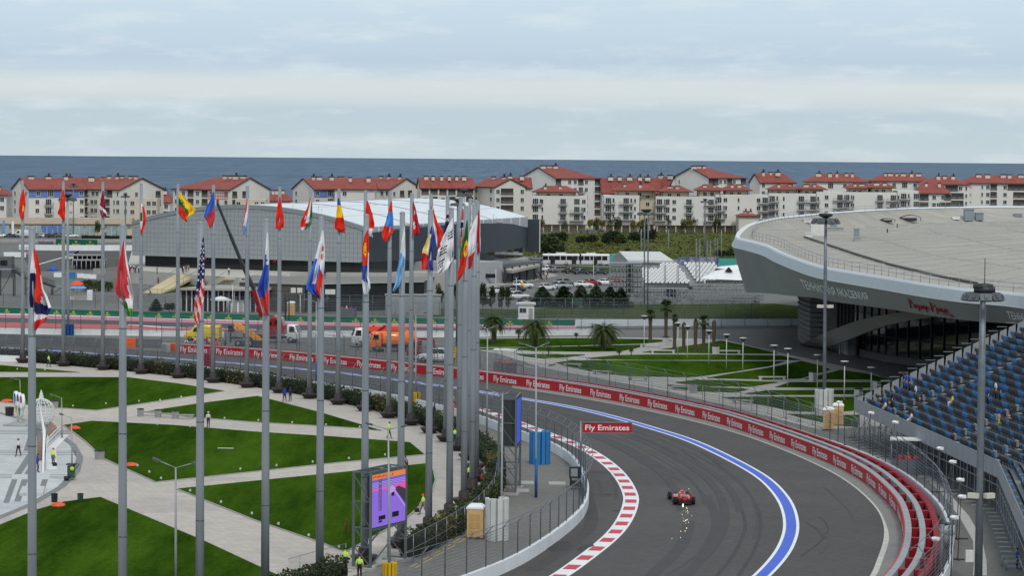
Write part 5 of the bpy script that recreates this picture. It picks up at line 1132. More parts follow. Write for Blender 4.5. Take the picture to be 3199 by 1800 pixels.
def rim_dist(u):          # distance along the rim whose mid-height shows at column u
 lo_, hi_ = 0, UP3.L
 best = (1e9, 0)
 for i in range(600):
  dd = UP3.L*i/600; q, n3, h_ = on_rim(dd, .5); rr = q-Vector((0, 0, CAMZ)); fw = rr.dot(_F); uu_ = 1599.5+FPX*rr.dot(_R)/fw
  if abs(uu_-u) < best[0]: best = (abs(uu_-u), dd)
 return best[1]
UT = [rim_dist(2507+205*i/40) for i in range(41)]; rim_text('ТЕННИСНАЯ АКАДЕМИЯ', 0, 1, .30, .66, M_white, um=UT)
dA = rim_dist(3151); rim_text('ТЕННИСНАЯ АКАДЕМИЯ', dA, 14.5, .28, .70, M_white)
dA, dB = rim_dist(2845), rim_dist(2972); sc_ = MB()
for stroke in ([(0, .1), (.02, .55), (.03, .95)], [(.0, .95), (.08, .85), (.10, .65), (.03, .55)], [(.10, .2), (.13, .5), (.17, .5), (.16, .2), (.13, .25)], [(.18, .5), (.19, .25), (.23, .3), (.24, .5), (.23, -.02), (.19, .0)], [(.26, .5), (.27, .22), (.31, .25), (.32, .5), (.33, .22)], [(.35, .22), (.36, .5), (.40, .5), (.40, .25), (.36, .22)], [(.42, -.05), (.43, .5), (.47, .45), (.44, .3), (.50, .35), (.58, .42)],
   [(.57, .1), (.58, .55), (.59, 1.0)], [(.57, .5), (.64, .62), (.68, .78)], [(.68, -.05), (.69, .5), (.73, .45), (.70, .28)], [(.74, .5), (.75, .22), (.79, .5), (.79, .22)], [(.82, .5), (.80, .3), (.84, .22), (.86, .4)], [(.87, .22), (.88, .5), (.92, .5), (.93, .24)], [(.80, .02), (.90, .05), (.98, -.02), (1.02, -.12), (.97, -.14)]):
 pts = []
 for x, y in stroke: q, n3, h_ = on_rim(dA+(dB-dA)*x, .78-.56*y); pts.append(q+n3*.12)
 sc_.tube(pts, .075, 4)
part('red_script', sc_, mat('red_letters', S(150, 24, 34), .5, var=0), hall, kind='stuff')
rl = MB(); q1 = [ctr(p, -2.2) for p in RM[4:4*22]]
for z in (.55, 1.05): rl.tube([(p.x, p.y, p.z+z+.1) for p in q1], .035, 4)
for p in q1[::1]: rl.tube([(p.x, p.y, p.z), (p.x, p.y, p.z+1.15)], .03, 4)
part('roof_railing', rl, M_strap, hall, kind='stuff')
def ON_ROOF(u, v):
 r = ray(u, v); best = None
 for i in range(400):
  y = 260+i*.9; p = AT(u, v, y); dx, dy = p.x-CC.x, p.y-CC.y; ang = atan2(dy, dx)
  rr_ = min(RM, key=lambda q: abs((atan2(q.y-CC.y, q.x-CC.x)-ang+pi) % (2*pi)-pi)); t = 1-hypot(dx, dy)/hypot(rr_.x-CC.x, rr_.y-CC.y)
  if t < 0: continue
  z = roofpt(rr_, min(1, t)).z
  if p.z <= z: return Vector((p.x, p.y, z))
 return AT(u, v, 420)
gp_ = [ON_ROOF(u, v) for u, v in ((2515, 744), (2585, 768), (2680, 800), (2780, 830), (2900, 860), (3000, 881), (3052, 891))]
part('gutter', MB().tube([p+Vector((0, 0, .12)) for p in gp_], .22, 5), mat('gutter_dark', (.07, .06, .055), .7, var=.1), hall)
M_unit = mat('unit_grey', (.24, .28, .31), .5, .2, var=.08)
for nm, u, v, sx, sy, sz, m_ in (('air_handler', 3026, 690, 1.9, 2, 2.4, M_unit), ('air_handler', 3058, 691, 1.6, 2, 1.5, M_unit), ('roof_hatch', 2552, 737, 2.1, 1.8, 2.0, M_frame), ('roof_hatch', 2525, 742, 1.2, 1.2, .6, M_frame), ('air_handler', 2604, 718, 1.0, 1, 1.2, M_unit), ('plinth', 2606, 722, 2.8, 1.4, .5, M_conc), ('flue', 2676, 750, .75, .75, 1.6, M_unit), ('plinth', 2678, 754, 1.0, 1, .5, M_conc), ('roof_hatch', 2985, 690, 1.4, 1, .4, M_white), ('roof_hatch', 3180, 680, 1.6, 1, .5, M_unit), ('roof_hatch', 2522, 700, 1.5, 1.2, .5, M_frame)):
 p = ON_ROOF(u, v); b_ = MB().box(p.x, p.y, p.z+sz/2, sx, sy, sz).box(p.x, p.y, p.z+sz+.06, sx*1.15, sy*1.15, .12); part(nm, b_, m_, hall)
for u, v, w_, h_ in ((2773, 694, 1.6, .8), (2845, 694, 2.2, 1.3)):
 p = ON_ROOF(u, v); q = [(p.x-w_+2*w_*i/8, p.y, p.z+h_*(.55+.45*sin(pi*i/8))) for i in range(9)]; part('vent_hood', MB().strip(q, [(x, y+1.6, z) for x, y, z in q]).strip([(x, y, z-.12) for x, y, z in q], q).box(p.x-w_+.1, p.y+.3, p.z+h_*.25, .1, .1, h_*.5).box(p.x+w_-.1, p.y+.3, p.z+h_*.25, .1, .1, h_*.5).box(p.x, p.y+.8, p.z+h_*.25, w_*1.2, .8, h_*.5), M_dark, hall)
for u, v in ((2803, 712), (2772, 728)): p = ON_ROOF(u, v); part('vent_pipe', MB().cyl(p.x, p.y, p.z, p.z+.7, .1, n=6), M_dark, hall)
GF = [(35.9, 283.5), (40.7, 226.0), (35.3, 184.0)]
def gofs(P, o):           # mitred offset to the right-hand (+x) side
 n1 = Vector((.9965, .084)); n2 = Vector((.992, -.129)); nm = (n1+n2); nm = nm/(nm.dot(n1))
 return [(P[0][0]+n1.x*o, P[0][1]+n1.y*o), (P[1][0]+nm.x*o, P[1][1]+nm.y*o), (P[2][0]+n2.x*o, P[2][1]+n2.y*o)]
gs = thing('grandstand', 'open steel grandstand with blue and dark seats on the right', 'grandstand', (36, 283, 0))
M_deck = mat('deck_aluminium', (.27, .275, .28), .5, .3, var=.12, scale=1.2); M_gpan = mat('parapet_panel', (.33, .345, .36), .5, .25, var=.07, scale=.8)
M_seatb = mat('seat_blue', S(52, 112, 164), .55, var=.08); M_seatd = mat('seat_dark', (.046, .050, .058), .55, var=.15)
NROW, TD, TH, Z0 = 21, .95, .44, 3.3
AIS = [(13.5, 15.0), (38.0, 39.4), (52.0, 53.3), (66, 67.3)]         # aisles: distances from the far end
for r in range(NROW):
 a = gofs(GF, r*TD); b = gofs(GF, (r+1)*TD)
 part('tier', MB().prism(a+b[::-1], Z0+TH*r-.12, Z0+TH*r), M_deck, gs)
 part('riser', MB().wallstrip(offs(b, .02), Z0+TH*r+.05, Z0+TH*(r+1)-.12, .04), M_dark, gs)
 (x, y) = a[0]; (x2, y2) = b[0]; z = Z0+TH*r
 ep = MB().add([(x+.08, y+.05, z-.1), (x2-.04, y2+.05, z-.1+TH*.5), (x2-.04, y2+.05, z+TH+1.0), (x+.2, y+.05, z+1.12)], [(0, 1, 2, 3)]); ep.add([(p[0], p[1]+.06, p[2]) for p in ep.v], [(3, 2, 1, 0)])
 part('end_panel', ep, M_gpan, gs); part('end_rail', MB().beam((x-.1, y+.1, z+1.62), (x2, y2+.1, z+1.62), .07), M_steel, gs)
seat = MB()
seat.box(0, 0, .40, .40, .40, .06); seat.loft([[(-.20, .20, .36), (.20, .20, .36), (.20, .26, .36), (-.20, .26, .36)], [(-.20, .23, .66), (.20, .23, .66), (.20, .29, .66), (-.20, .29, .66)], [(-.13, .25, .78), (.13, .25, .78), (.13, .30, .78), (-.13, .30, .78)]], sm=False)
seat.box(0, .1, .2, .08, .08, .4)
sb, sd = seat.mesh('seat', M_seatb), seat.mesh('seat', M_seatd)
seats = []; rnd = random.Random(5)
for r in range(NROW):
 P = Path(gofs(GF, r*TD+.52)); d = .6; k = r*2
 while d < min(P.L, 92):
  if not any(a < d < b for a, b in AIS):
   (x, y), (tx, ty) = P.at(d); blue = (k % 11) in (0, 1, 2, 3) if d < 39 else (k % 8) in (0, 1)
   seats.append((x, y, Z0+TH*r, atan2(ty, tx)+pi, blue))
  else: k = rnd.randrange(11) if d % 1 < .2 else k
  d += .5; k += 1
def in_view(x, y, z): return x/y*FPX < 1640 and (CAMZ-z)/y*FPX < 1360
vis = [s_ for s_ in seats if in_view(*s_[:3])]; vis.sort(key=lambda s_: s_[1]); near = set(vis[:290]); far = {True: MB(), False: MB()}
for s_ in seats:
 x, y, z, rz, bl = s_
 if s_ in near: o = part('seat', sb if bl else sd, None, gs); o.location = Vector((x, y, z))-wloc(gs); o.rotation_euler = (0, 0, rz)
 else:
  M_ = Matrix.Translation((x, y, z)) @ Matrix.Rotation(rz, 4, 'Z'); far[bl].add([M_ @ Vector(p) for p in seat.v], seat.f)
part('blue_seats', far[True], M_seatb, gs, kind='stuff'); part('dark_seats', far[False], M_seatd, gs, kind='stuff')
for a_, b_ in AIS[:3]:
 for r in range(0, NROW):
  P = Path(gofs(GF, r*TD+.3))
  if P.L < b_: continue
  (x, y), (tx, ty) = P.at((a_+b_)/2); rz = atan2(ty, tx)
  part('aisle_step', MB().box(x, y, Z0+TH*r+.12, 1.2, .4, .24, rz), M_deck, gs)
  if a_ > 30 or r < 9:
   (x, y), _t = P.at(a_-.1); part('step_rail', MB().box(x, y, Z0+TH*r+.62, .9, .05, .5, rz).box(x, y, Z0+TH*r+.9, 1.0, .12, .06, rz), M_gpan, gs)
fr = offs(GF, .1); FPh = Path(GF); d = 0
while d < FPh.L-1.9:
 q = [FPh.at(d)[0], FPh.at(min(d+2.0, FPh.L))[0]]; q[1] = (q[1][0]-(q[1][0]-q[0][0])*.03, q[1][1]-(q[1][1]-q[0][1])*.03)
 part('parapet_panel', MB().wallstrip(q, Z0-.25, Z0+1.12, .06), M_gpan, gs); d += 2.0
part('parapet_rail', MB().tube([(p[0], p[1], Z0+1.16) for p in GF], .05, 5), M_steel, gs)
sc = MB()
for r in range(0, NROW+1, 3):
 P = Path(gofs(GF, r*TD)); d = 0
 while d < min(P.L, 88):
  (x, y), _t = P.at(d); sc.tube([(x, y, 0), (x, y, max(.4, Z0+TH*r-.3))], .05, 4, cap=False); d += 2.5
for r in (0, 3):
 for z in (1.0, 2.4): sc.tube([(p[0], p[1], z) for p in gofs(GF, r*TD)], .035, 4, cap=False)
P = Path(GF); d = 0
while d < 84: (x, y), _t = P.at(d); (x2, y2), _t = P.at(d+2.5); sc.tube([(x, y, .2), (x2, y2, Z0-.3)], .03, 4, cap=False); d += 5
for r in range(0, NROW, 3):
 a = gofs(GF, r*TD)[0]; b = gofs(GF, (r+3)*TD)[0]; sc.tube([(a[0], a[1], .3), (b[0], b[1], Z0+TH*(r+3)-.5)], .04, 4, cap=False)
part('scaffold', sc, M_steel, gs, kind='stuff')
ft = MB(); P = Path(GF); d = 0
while d < 88: (x, y), _t = P.at(d); ft.box(x-.2, y, .06, 1.3, .3, .1); d += 2.5
part('sole_boards', ft, M_conc, gs, kind='stuff')
M_bark = mat('bark', (.085, .065, .05), .9, var=.3, scale=3); M_palmtrunk = mat('palm_trunk', (.085, .068, .052), .95, var=.45, scale=5, stretch=(1, 1, 3), bump=.6, bscale=8)
M_leaf = _leafm('tree_leaves', (.022, .038, .012), (.07, .09, .028)); M_leafd = _leafm('dark_tree_leaves', (.012, .022, .008), (.038, .054, .018)); M_leafy = _leafm('autumn_leaves', (.10, .085, .02), (.22, .17, .03)); M_con = _leafm('conifer_needles', (.016, .032, .016), (.045, .068, .032)); M_palm = _leafm('palm_leaves', (.022, .042, .010), (.075, .10, .026)); M_dead = _leafm('dry_palm_leaves', (.10, .07, .035), (.17, .12, .06))
def crown_mesh(kind, n, seed, m, ls=.34):
 rnd = random.Random(seed); random.seed(seed); b = MB()
 if kind == 'cone':
  for i in range(n):
   t = rnd.random()**.8; tier = int(t*9)/9; h = t; r = (1-h)**.7*.5*(0.72+.36*abs(sin(h*9*pi)))+.03; a = rnd.uniform(0, 2*pi); r *= 1+.22*sin(5*a+h*23)+.12*sin(11*a); rr_ = r*(rnd.random()**.35); leafquad(b, (rr_*cos(a), rr_*sin(a), .06+h*.94-.05*rr_), ls*(.6+.6*rnd.random())*(1-.5*h), up=1.0)
 else:
  cl = []
  for i in range(11 if kind == 'round' else 16):
   a = rnd.uniform(0, 2*pi); e = rnd.uniform(-.5, 1.1); r = rnd.uniform(.2, .36); cl.append((r*cos(a)*cos(e)*.95, r*sin(a)*cos(e)*.95, .55+(.30*sin(e) if kind == 'round' else .22*sin(e)), rnd.uniform(.13, .24)))
  for i in range(n):
   c_ = rnd.choice(cl); v_ = Vector((rnd.gauss(0, 1), rnd.gauss(0, 1), rnd.gauss(0, 1))).normalized()*(c_[3]*rnd.random()**.3); leafquad(b, (c_[0]+v_.x, c_[1]+v_.y, c_[2]+v_.z), ls*(.6+.7*rnd.random()), up=.5)
 return b.mesh('crown', m)
def trunk_mesh(h, r, limbs, seed):
 rnd = random.Random(seed); b = MB().tube([(0, 0, 0), (.01, .01, h*.4), (-.01, .0, h*.75), (0, 0, h)], [r, r*.8, r*.6, r*.25], 7)
 for i in range(limbs): a = rnd.uniform(0, 6.28); z = h*rnd.uniform(.4, .8); b.tube([(0, 0, z), (.16*cos(a), .16*sin(a), z+.14), (.28*cos(a), .28*sin(a), z+.24)], [r*.4, r*.25, r*.08], 5)
 return b.mesh('trunk', M_bark)
TR = {'con': (crown_mesh('cone', 2400, 1, M_con, .085), trunk_mesh(.9, .022, 0, 1)), 'round': (crown_mesh('round', 1200, 2, M_leafd, .05), trunk_mesh(.75, .02, 6, 2)), 'round2': (crown_mesh('round', 1000, 3, M_leaf, .05), trunk_mesh(.75, .02, 6, 3)),
 'bush': (crown_mesh('bush', 1500, 4, M_leafd, .055), trunk_mesh(.5, .03, 5, 4)), 'bush2': (crown_mesh('bush', 1500, 5, M_leaf, .055), trunk_mesh(.5, .03, 5, 5)), 'yel': (crown_mesh('round', 700, 6, M_leafy, .05), trunk_mesh(.8, .02, 6, 6)), 'thin': (crown_mesh('round', 420, 8, M_leaf, .045), trunk_mesh(.85, .018, 7, 8)), 'ybush': (crown_mesh('bush', 1100, 9, M_leafy, .05), trunk_mesh(.5, .03, 5, 9))}
def tree(kind, u, v, vt, wpx, label, name='tree', cat='tree', group=None, z=0.0):
 p = G(u, v, z); h = AT(u, vt, p.y).z-z; w = wpx/ppm(p.y); cr, tk = TR[kind]
 t = thing(name, label, cat, tuple(p), random.uniform(0, 6.28), group); sc_ = {'con': 1.0, 'round': .80, 'round2': .80, 'yel': .8, 'thin': .8, 'bush': .80, 'bush2': .80, 'ybush': .8}[kind]
 wf = w/{'con': .62}.get(kind, .98)
 c_ = part('crown', cr, None, t); c_.scale = (wf, wf, h*1.02 if kind == 'con' else h*1.08)
 k_ = part('trunk', tk, None, t); k_.scale = (max(wf*.8, h*.5), max(wf*.8, h*.5), h)
 if 'bush' in kind: c_.scale = (wf, wf, h*1.25); c_.location = (0, 0, -h*.18); k_.scale = (wf*.6, wf*.6, h*.8)
 return t
for i, (u, v, vt, w) in enumerate(((1694, 960, 897, 50), (1760, 962, 896, 52), (1815, 955, 893, 40), (1862, 962, 895, 46), (1905, 962, 897, 44), (1940, 962, 902, 44))):
 tree('con', u, v, vt, w, ('dark conifer, leftmost of the six beyond the white hut', 'dark conifer, second of the six from the white hut', 'dark conifer behind the small green sign, third from the white hut', 'dark conifer, fourth of the six, right of the green sign', 'dark conifer, second from the scaffold end of the row', 'dark conifer nearest the scaffold tower')[i], 'conifer', 'tree', 'conifers beyond the far straight')
for u, v, vt, w, kd, lb in ((1508, 985, 888, 30, 'round', 'young round tree just right of the flagpoles'), (1537, 985, 897, 28, 'round', 'young round tree, second from the flagpoles by the car park'), (1566, 988, 899, 28, 'round', 'young round tree, third from the flagpoles by the car park'), (1586, 985, 899, 24, 'round', 'young round tree beside the white estate car'),
    (1285, 975, 915, 40, 'round2', 'young tree before the light grey shed, left of the bundled flagpoles'), (1372, 975, 892, 34, 'round2', 'young tree seen between the bundled flagpoles'), (1147, 962, 905, 56, 'round2', 'broad young tree before the black building, left one'), (1195, 962, 918, 46, 'round2', 'broad young tree before the black building, right one'), (1045, 962, 915, 34, 'round2', 'small tree in front of the black wall beside the grey pole'),
    (487, 972, 935, 26, 'con', 'small dark shrub tree before the pale stairs'), (530, 976, 944, 40, 'bush', 'low dark bush beside the glass pavilion'), (1424, 960, 890, 22, 'round', 'dark narrow tree behind the yellow mast guard')):
 tree(kd, u, v, vt, w, lb)
BU = [(1720, 806, 738, 110, 'bush2', 'large green willow like bush at the left edge of the meadow'), (1690, 780, 730, 60, 'bush2', 'round green bush behind the willow like bush'), (1745, 760, 722, 66, 'bush', 'dark flat bush at the back of the meadow'), (1815, 766, 734, 40, 'bush', 'small dark bush left of the big meadow bushes'), (1848, 765, 730, 44, 'bush', 'olive bush beside the big dark meadow bush'), (1912, 766, 716, 66, 'bush', 'big dark round bush in the middle of the meadow'), (1940, 768, 730, 50, 'bush2', 'bush leaning on the big dark round bush'), (1980, 760, 722, 52, 'bush', 'dark oval bush left of the twin floodlight masts'), (2028, 758, 714, 52, 'bush', 'tall dark bush behind the twin floodlight masts'), (1865, 776, 752, 40, 'ybush', 'yellow green bush in the meadow'), (1960, 790, 775, 20, 'bush', 'tiny bush low in the meadow'), (1895, 770, 728, 40, 'bush', 'dark bush just left of the biggest meadow bush'),
 (2290, 806, 775, 60, 'bush2', 'wide bush at the foot of the round hall tip'), (2250, 806, 780, 46, 'bush', 'dark bush behind the thin lattice masts')]
for u, v, vt, w, kd, lb in BU: tree(kd, u, v, vt, w, lb, 'bush', 'bush')
rnd = random.Random(11); k = 0
ORD = 'first second third fourth fifth sixth seventh eighth ninth tenth eleventh twelfth thirteenth fourteenth fifteenth sixteenth seventeenth eighteenth nineteenth twentieth'.split(); cnt_ = {}
for u, kd in ((1690, 'yel'), (1765, 'thin'), (1845, 'yel'), (1862, 'round2'), (1880, 'yel'), (1908, 'thin'), (1930, 'round2'), (1978, 'yel'), (2000, 'yel'), (2012, 'round2'), (2090, 'thin'), (2135, 'round2'), (2152, 'yel'), (2170, 'thin'), (2240, 'round2'), (2322, 'round2'), (2345, 'round')):
 cnt_[kd] = cnt_.get(kd, -1)+1; t = tree(kd, u, 730, 680+rnd.uniform(0, 12), rnd.uniform(24, 34), {'yel': ORD[cnt_[kd]]+' yellowing young tree from the arena, before the white flats', 'thin': ORD[cnt_[kd]]+' thin gappy young tree from the arena, before the white flats', 'round2': ORD[cnt_[kd]]+' green young tree from the arena, before the white flats', 'round': 'dark young tree beside the low pavilion by the meadow'}[kd], group='young trees along the white flats')
t = tree('round2', 305, 742, 692, 22, 'small tree before the beige shop row at the left')
sm = MB(); random.seed(3)
for i in range(2600):
 u = random.uniform(1640, 2460); v = 716+(804-716)*random.random()**1.0; p = G(u, v); s_ = random.uniform(.2, .55)
 for j in range(3): leafquad(sm, (p.x+random.gauss(0, .7), p.y+random.gauss(0, 1.2), .15+random.random()*s_*1.2), s_, 0 if random.random() < .7 else 1, up=.8)
solo('meadow_scrub', sm, [_leafm('scrub_leaves', (.05, .07, .018), (.12, .13, .04)), _leafm('scrub_dry', (.10, .09, .035), (.16, .14, .06))], kind='stuff')
def frond(L_, droop, w, n=17):
 b = MB(); pts = []
 for i in range(n+1): t = i/n; pts.append(Vector((L_*t*(1-.18*droop*t), 0, L_*(.62*t-(.62+.5*droop)*t*t))))
 for i in range(1, n):
  t = i/n; l = w*(1-abs(2*t-.85)**1.6*.75); d = (pts[i+1]-pts[i]).normalized()
  for sd in (-1, 1): q = pts[i]; e = q+Vector((d.x*l*.55, sd*l*.85, d.z*l*.55-l*.28)); b.add([q-d*.06, q+d*.10, e], [(0, 1, 2)])
 b.tube(pts, [.035*(1-.8*i/n) for i in range(n+1)], 3, cap=False); return b
def palm_crown(nf, L_, w, seed, el=(-.30, 1.3)):
 rnd = random.Random(seed); b = MB()
 for i in range(nf):
  t = i/nf; e = el[1]+(el[0]-el[1])*t; a = i*2.399+rnd.uniform(-.2, .2); f = frond(L_*rnd.uniform(.85, 1.08), .55+.35*(1-t)+rnd.uniform(-.15, .2), w)
  b_ = Matrix.Rotation(a, 4, 'Z') @ Matrix.Rotation(-(e-.45), 4, 'Y'); f.xf(b_); b.add(f.v, f.f)
 return b
PALMC = palm_crown(64, 3.1, .60, 3).mesh('fronds', M_palm); PALMT = MB().lathe([(.42, 0), (.40, .3), (.44, .6), (.40, .9), (.45, 1.2), (.42, 1.5), (.50, 1.8), (.52, 2.1), (.2, 2.4)], 11).mesh('trunk', M_palmtrunk)
def fan_crown(n, r, seed, spread=1.25):
 rnd = random.Random(seed); b = MB()
 for i in range(n):
  a = i*2.399; e = 1.35-spread*1.6*(i/n); d = Vector((cos(a)*cos(e), sin(a)*cos(e), sin(e))); s_ = Vector((-sin(a), cos(a), 0)); u_ = s_.cross(d)
  c_ = d*r*.45; b.tube([(0, 0, 0), tuple(c_)], [.03, .02], 3, cap=False)
  for k2 in range(9):
   f_ = (k2-4)/4*1.15; dd = (d*cos(f_)+s_*sin(f_)); tip = c_+dd*r*.62*(1-.15*abs(f_))+Vector((0, 0, -.12*r)); sd = (s_*cos(f_)-d*sin(f_))*r*.06; b.add([c_, c_+dd*r*.35+sd, tip, c_+dd*r*.35-sd], [(0, 1, 2, 3)])
 return b
FANC = fan_crown(26, 1.0, 1).mesh('fronds', M_palm); FANT = MB().lathe([(.34, 0), (.26, .4), (.22, 1.2), (.24, 2.4), (.27, 3.4), (.30, 4.0), (.2, 4.3)], 9).mesh('trunk', M_palmtrunk)
def palm(u, v, vtop, wpx, label, kind='date'):
 p = G(u, v, .12); D = p.y
 if kind == 'date':
  t = thing('date_palm', label, 'palm tree', tuple(p), random.uniform(0, 6)); h = AT(u, vtop, D).z; w = wpx/ppm(D); s_ = w/5.6; th = max(.5, h-1.3*s_)
  k_ = part('trunk', PALMT, None, t); k_.scale = (s_*1.0, s_*1.0, th/2.3); c_ = part('fronds', PALMC, None, t); c_.location = (0, 0, th*.95); c_.scale = (s_,)*3
 else:
  t = thing('fan_palm', label, 'palm tree', tuple(p), random.uniform(0, 6)); h = AT(u, vtop, D).z; w = wpx/ppm(D); s_ = w/1.7; th = h-s_*.75
  k_ = part('trunk', FANT, None, t); k_.scale = (1.15, 1.15, th/4.2); c_ = part('fronds', FANC, None, t); c_.location = (0, 0, th); c_.scale = (s_, s_, s_*1.1)
 return t
palm(1543, 1072, 982, 105, 'date palm nearest the bundle of flagpoles, in the park'); palm(1671, 1085, 997, 128, 'widest date palm, second from the flagpoles in the park'); palm(1886, 1094, 1010, 126, 'date palm beside the man in black, third in the park'); palm(1904, 1080, 1040, 60, 'smaller date palm close behind the third big one')
for u, v, vt, w, lb in ((2031, 1068, 972, 34, 'slim fan palm on the left of the fan palm group'), (2080, 1068, 942, 46, 'tallest fan palm with a full crown'), (2107, 1097, 986, 24, 'slim fan palm with a small tuft, third from the left'), (2198, 1096, 990, 40, 'fan palm with a torn crown beside the trimmed trunks'), (2172, 1098, 1000, 13, 'trimmed fan palm with a single upright leaf, left of the torn crown'), (2136, 1095, 1010, 9, 'trimmed fan palm stump with a tiny leaf'), (2230, 1098, 1003, 8, 'trimmed fan palm trunk at the right end of the group')): palm(u, v, vt, w, lb, 'fan')
for u, v, w, lb in ((1620, 1062, 34, 'small palm between two big date palms, at the left'), (1800, 1063, 22, 'small dry palm by the far fence'), (1714, 1110, 26, 'small palm on the sliver shaped lawn'), (1934, 1118, 26, 'small palm on the strip lawn, left of a pair'), (1972, 1112, 22, 'small palm on the strip lawn, right of a pair'), (1752, 1090, 10, 'tiny palm on the long lawn'), (1809, 1092, 10, 'tiny clipped palm on the long lawn')): palm(u, v, v-w*1.0, w*.95, lb)
for u, v, w, lb in ((275, 908, 64, 'low palm left in the row behind the kiosk'), (310, 908, 60, 'low palm in the middle of the row behind the kiosk'), (338, 909, 54, 'low palm right in the row behind the kiosk'), (655, 902, 52, 'low palm on the bank right of the striped flag'), (712, 900, 52, 'low palm beside the right flight of stairs'), (573, 898, 40, 'low palm on the planted bank by the stairs')): palm(u, v, v-w*.55, w, lb)
tree('thin', 1269, 1560, 1428, 24, 'sapling behind the large screen'); tree('ybush', 1082, 1676, 1617, 20, 'thin yellowing shrub in the near lawn', 'shrub', 'shrub')
M_tyre = mat('tyre', (.012, .012, .013), .8, var=.15, scale=6); M_rim = mat('wheel_rim', (.32, .33, .34), .35, .7, var=.05); M_cglass = mat('car_glass', (.012, .015, .018), .06, spec=.7, var=0); M_lamp = mat('lamp_lens', (.6, .6, .58), .2, var=0); M_tail = mat('tail_lamp', S(150, 16, 20), .3, var=0); M_plast = mat('black_plastic', (.02, .02, .022), .6, var=.1)
PAINTM = {k: mat(k+'_car_paint', c, .3, .1, var=.03, coat=.6) for k, c in dict(white=(.66, .67, .68), silver=(.36, .38, .40), grey=(.16, .17, .18), black=(.018, .019, .022), navy=(.022, .030, .055), red=S(140, 24, 32)[:3], yellow=S(232, 196, 40)[:3], orange=S(232, 112, 30)[:3], crimson=S(150, 22, 30)[:3], rosso=S(206, 46, 44)[:3], green=(.03, .08, .05)).items()}
def wheelmesh(r, w):
 return MB().lathe([(r*.62, -w/2), (r*.92, -w/2), (r, -w*.36), (r, w*.36), (r*.92, w/2), (r*.62, w/2)], 16).xf(Matrix.Rotation(pi/2, 4, 'X')).mesh('wheel', M_tyre), MB().lathe([(.001, -w*.30), (r*.2, -w*.36), (r*.62, -w*.46), (r*.62, w*.46), (r*.2, w*.36), (.001, w*.30)], 12).xf(Matrix.Rotation(pi/2, 4, 'X')).mesh('rim', M_rim)
WH = wheelmesh(.33, .22); WHB = wheelmesh(.50, .30)
def sec(x, hw, z0, z1, r=.10, tw=0):   # rounded cross-section at x
 return [(x, -hw+r*.3, z0), (x, hw-r*.3, z0), (x, hw, z0+r), (x, hw, z1-r*1.6), (x, hw-r-tw, z1), (x, -hw+r+tw, z1), (x, -hw, z1-r*1.6), (x, -hw, z0+r)]
CARP = {'sedan': dict(body=[(-2.22, .72, .45, .80), (-2.1, .82, .30, .98), (-1.3, .86, .24, 1.0), (.5, .87, .24, .98), (1.4, .86, .24, .92), (2.05, .80, .28, .80), (2.22, .66, .36, .66)], cab=[(-1.75, .70, .96, 1.0), (-1.15, .72, .95, 1.40), (-.2, .72, .95, 1.46), (.35, .70, .95, 1.42), (1.15, .70, .92, .95)], wb=(-1.35, 1.38), L=4.45),
  'hatch': dict(body=[(-1.95, .74, .40, .9), (-1.85, .82, .28, 1.02), (-.8, .85, .24, 1.02), (.6, .85, .24, .98), (1.3, .84, .24, .93), (1.8, .78, .28, .80), (1.98, .62, .38, .66)], cab=[(-1.9, .70, 1.0, 1.04), (-1.6, .72, .98, 1.44), (-.2, .72, .98, 1.50), (.3, .70, .96, 1.45), (1.1, .70, .93, .97)], wb=(-1.2, 1.22), L=3.95),
  'suv': dict(body=[(-2.3, .80, .50, 1.0), (-2.2, .90, .38, 1.12), (-1.0, .94, .34, 1.12), (.6, .94, .34, 1.10), (1.5, .93, .34, 1.06), (2.1, .88, .38, .96), (2.3, .72, .48, .8)], cab=[(-2.22, .76, 1.10, 1.14), (-1.95, .80, 1.08, 1.66), (-.3, .80, 1.08, 1.74), (.4, .78, 1.07, 1.68), (1.2, .76, 1.05, 1.09)], wb=(-1.4, 1.45), L=4.6),
  'van': dict(body=[(-2.75, .92, .40, 2.1), (-2.7, .98, .36, 2.4), (0, 1.0, .34, 2.45), (1.0, .98, .34, 2.40), (1.55, .96, .34, 1.75), (2.5, .90, .36, 1.12), (2.78, .74, .42, .9)], cab=None, wb=(-1.75, 1.85), L=5.6)}
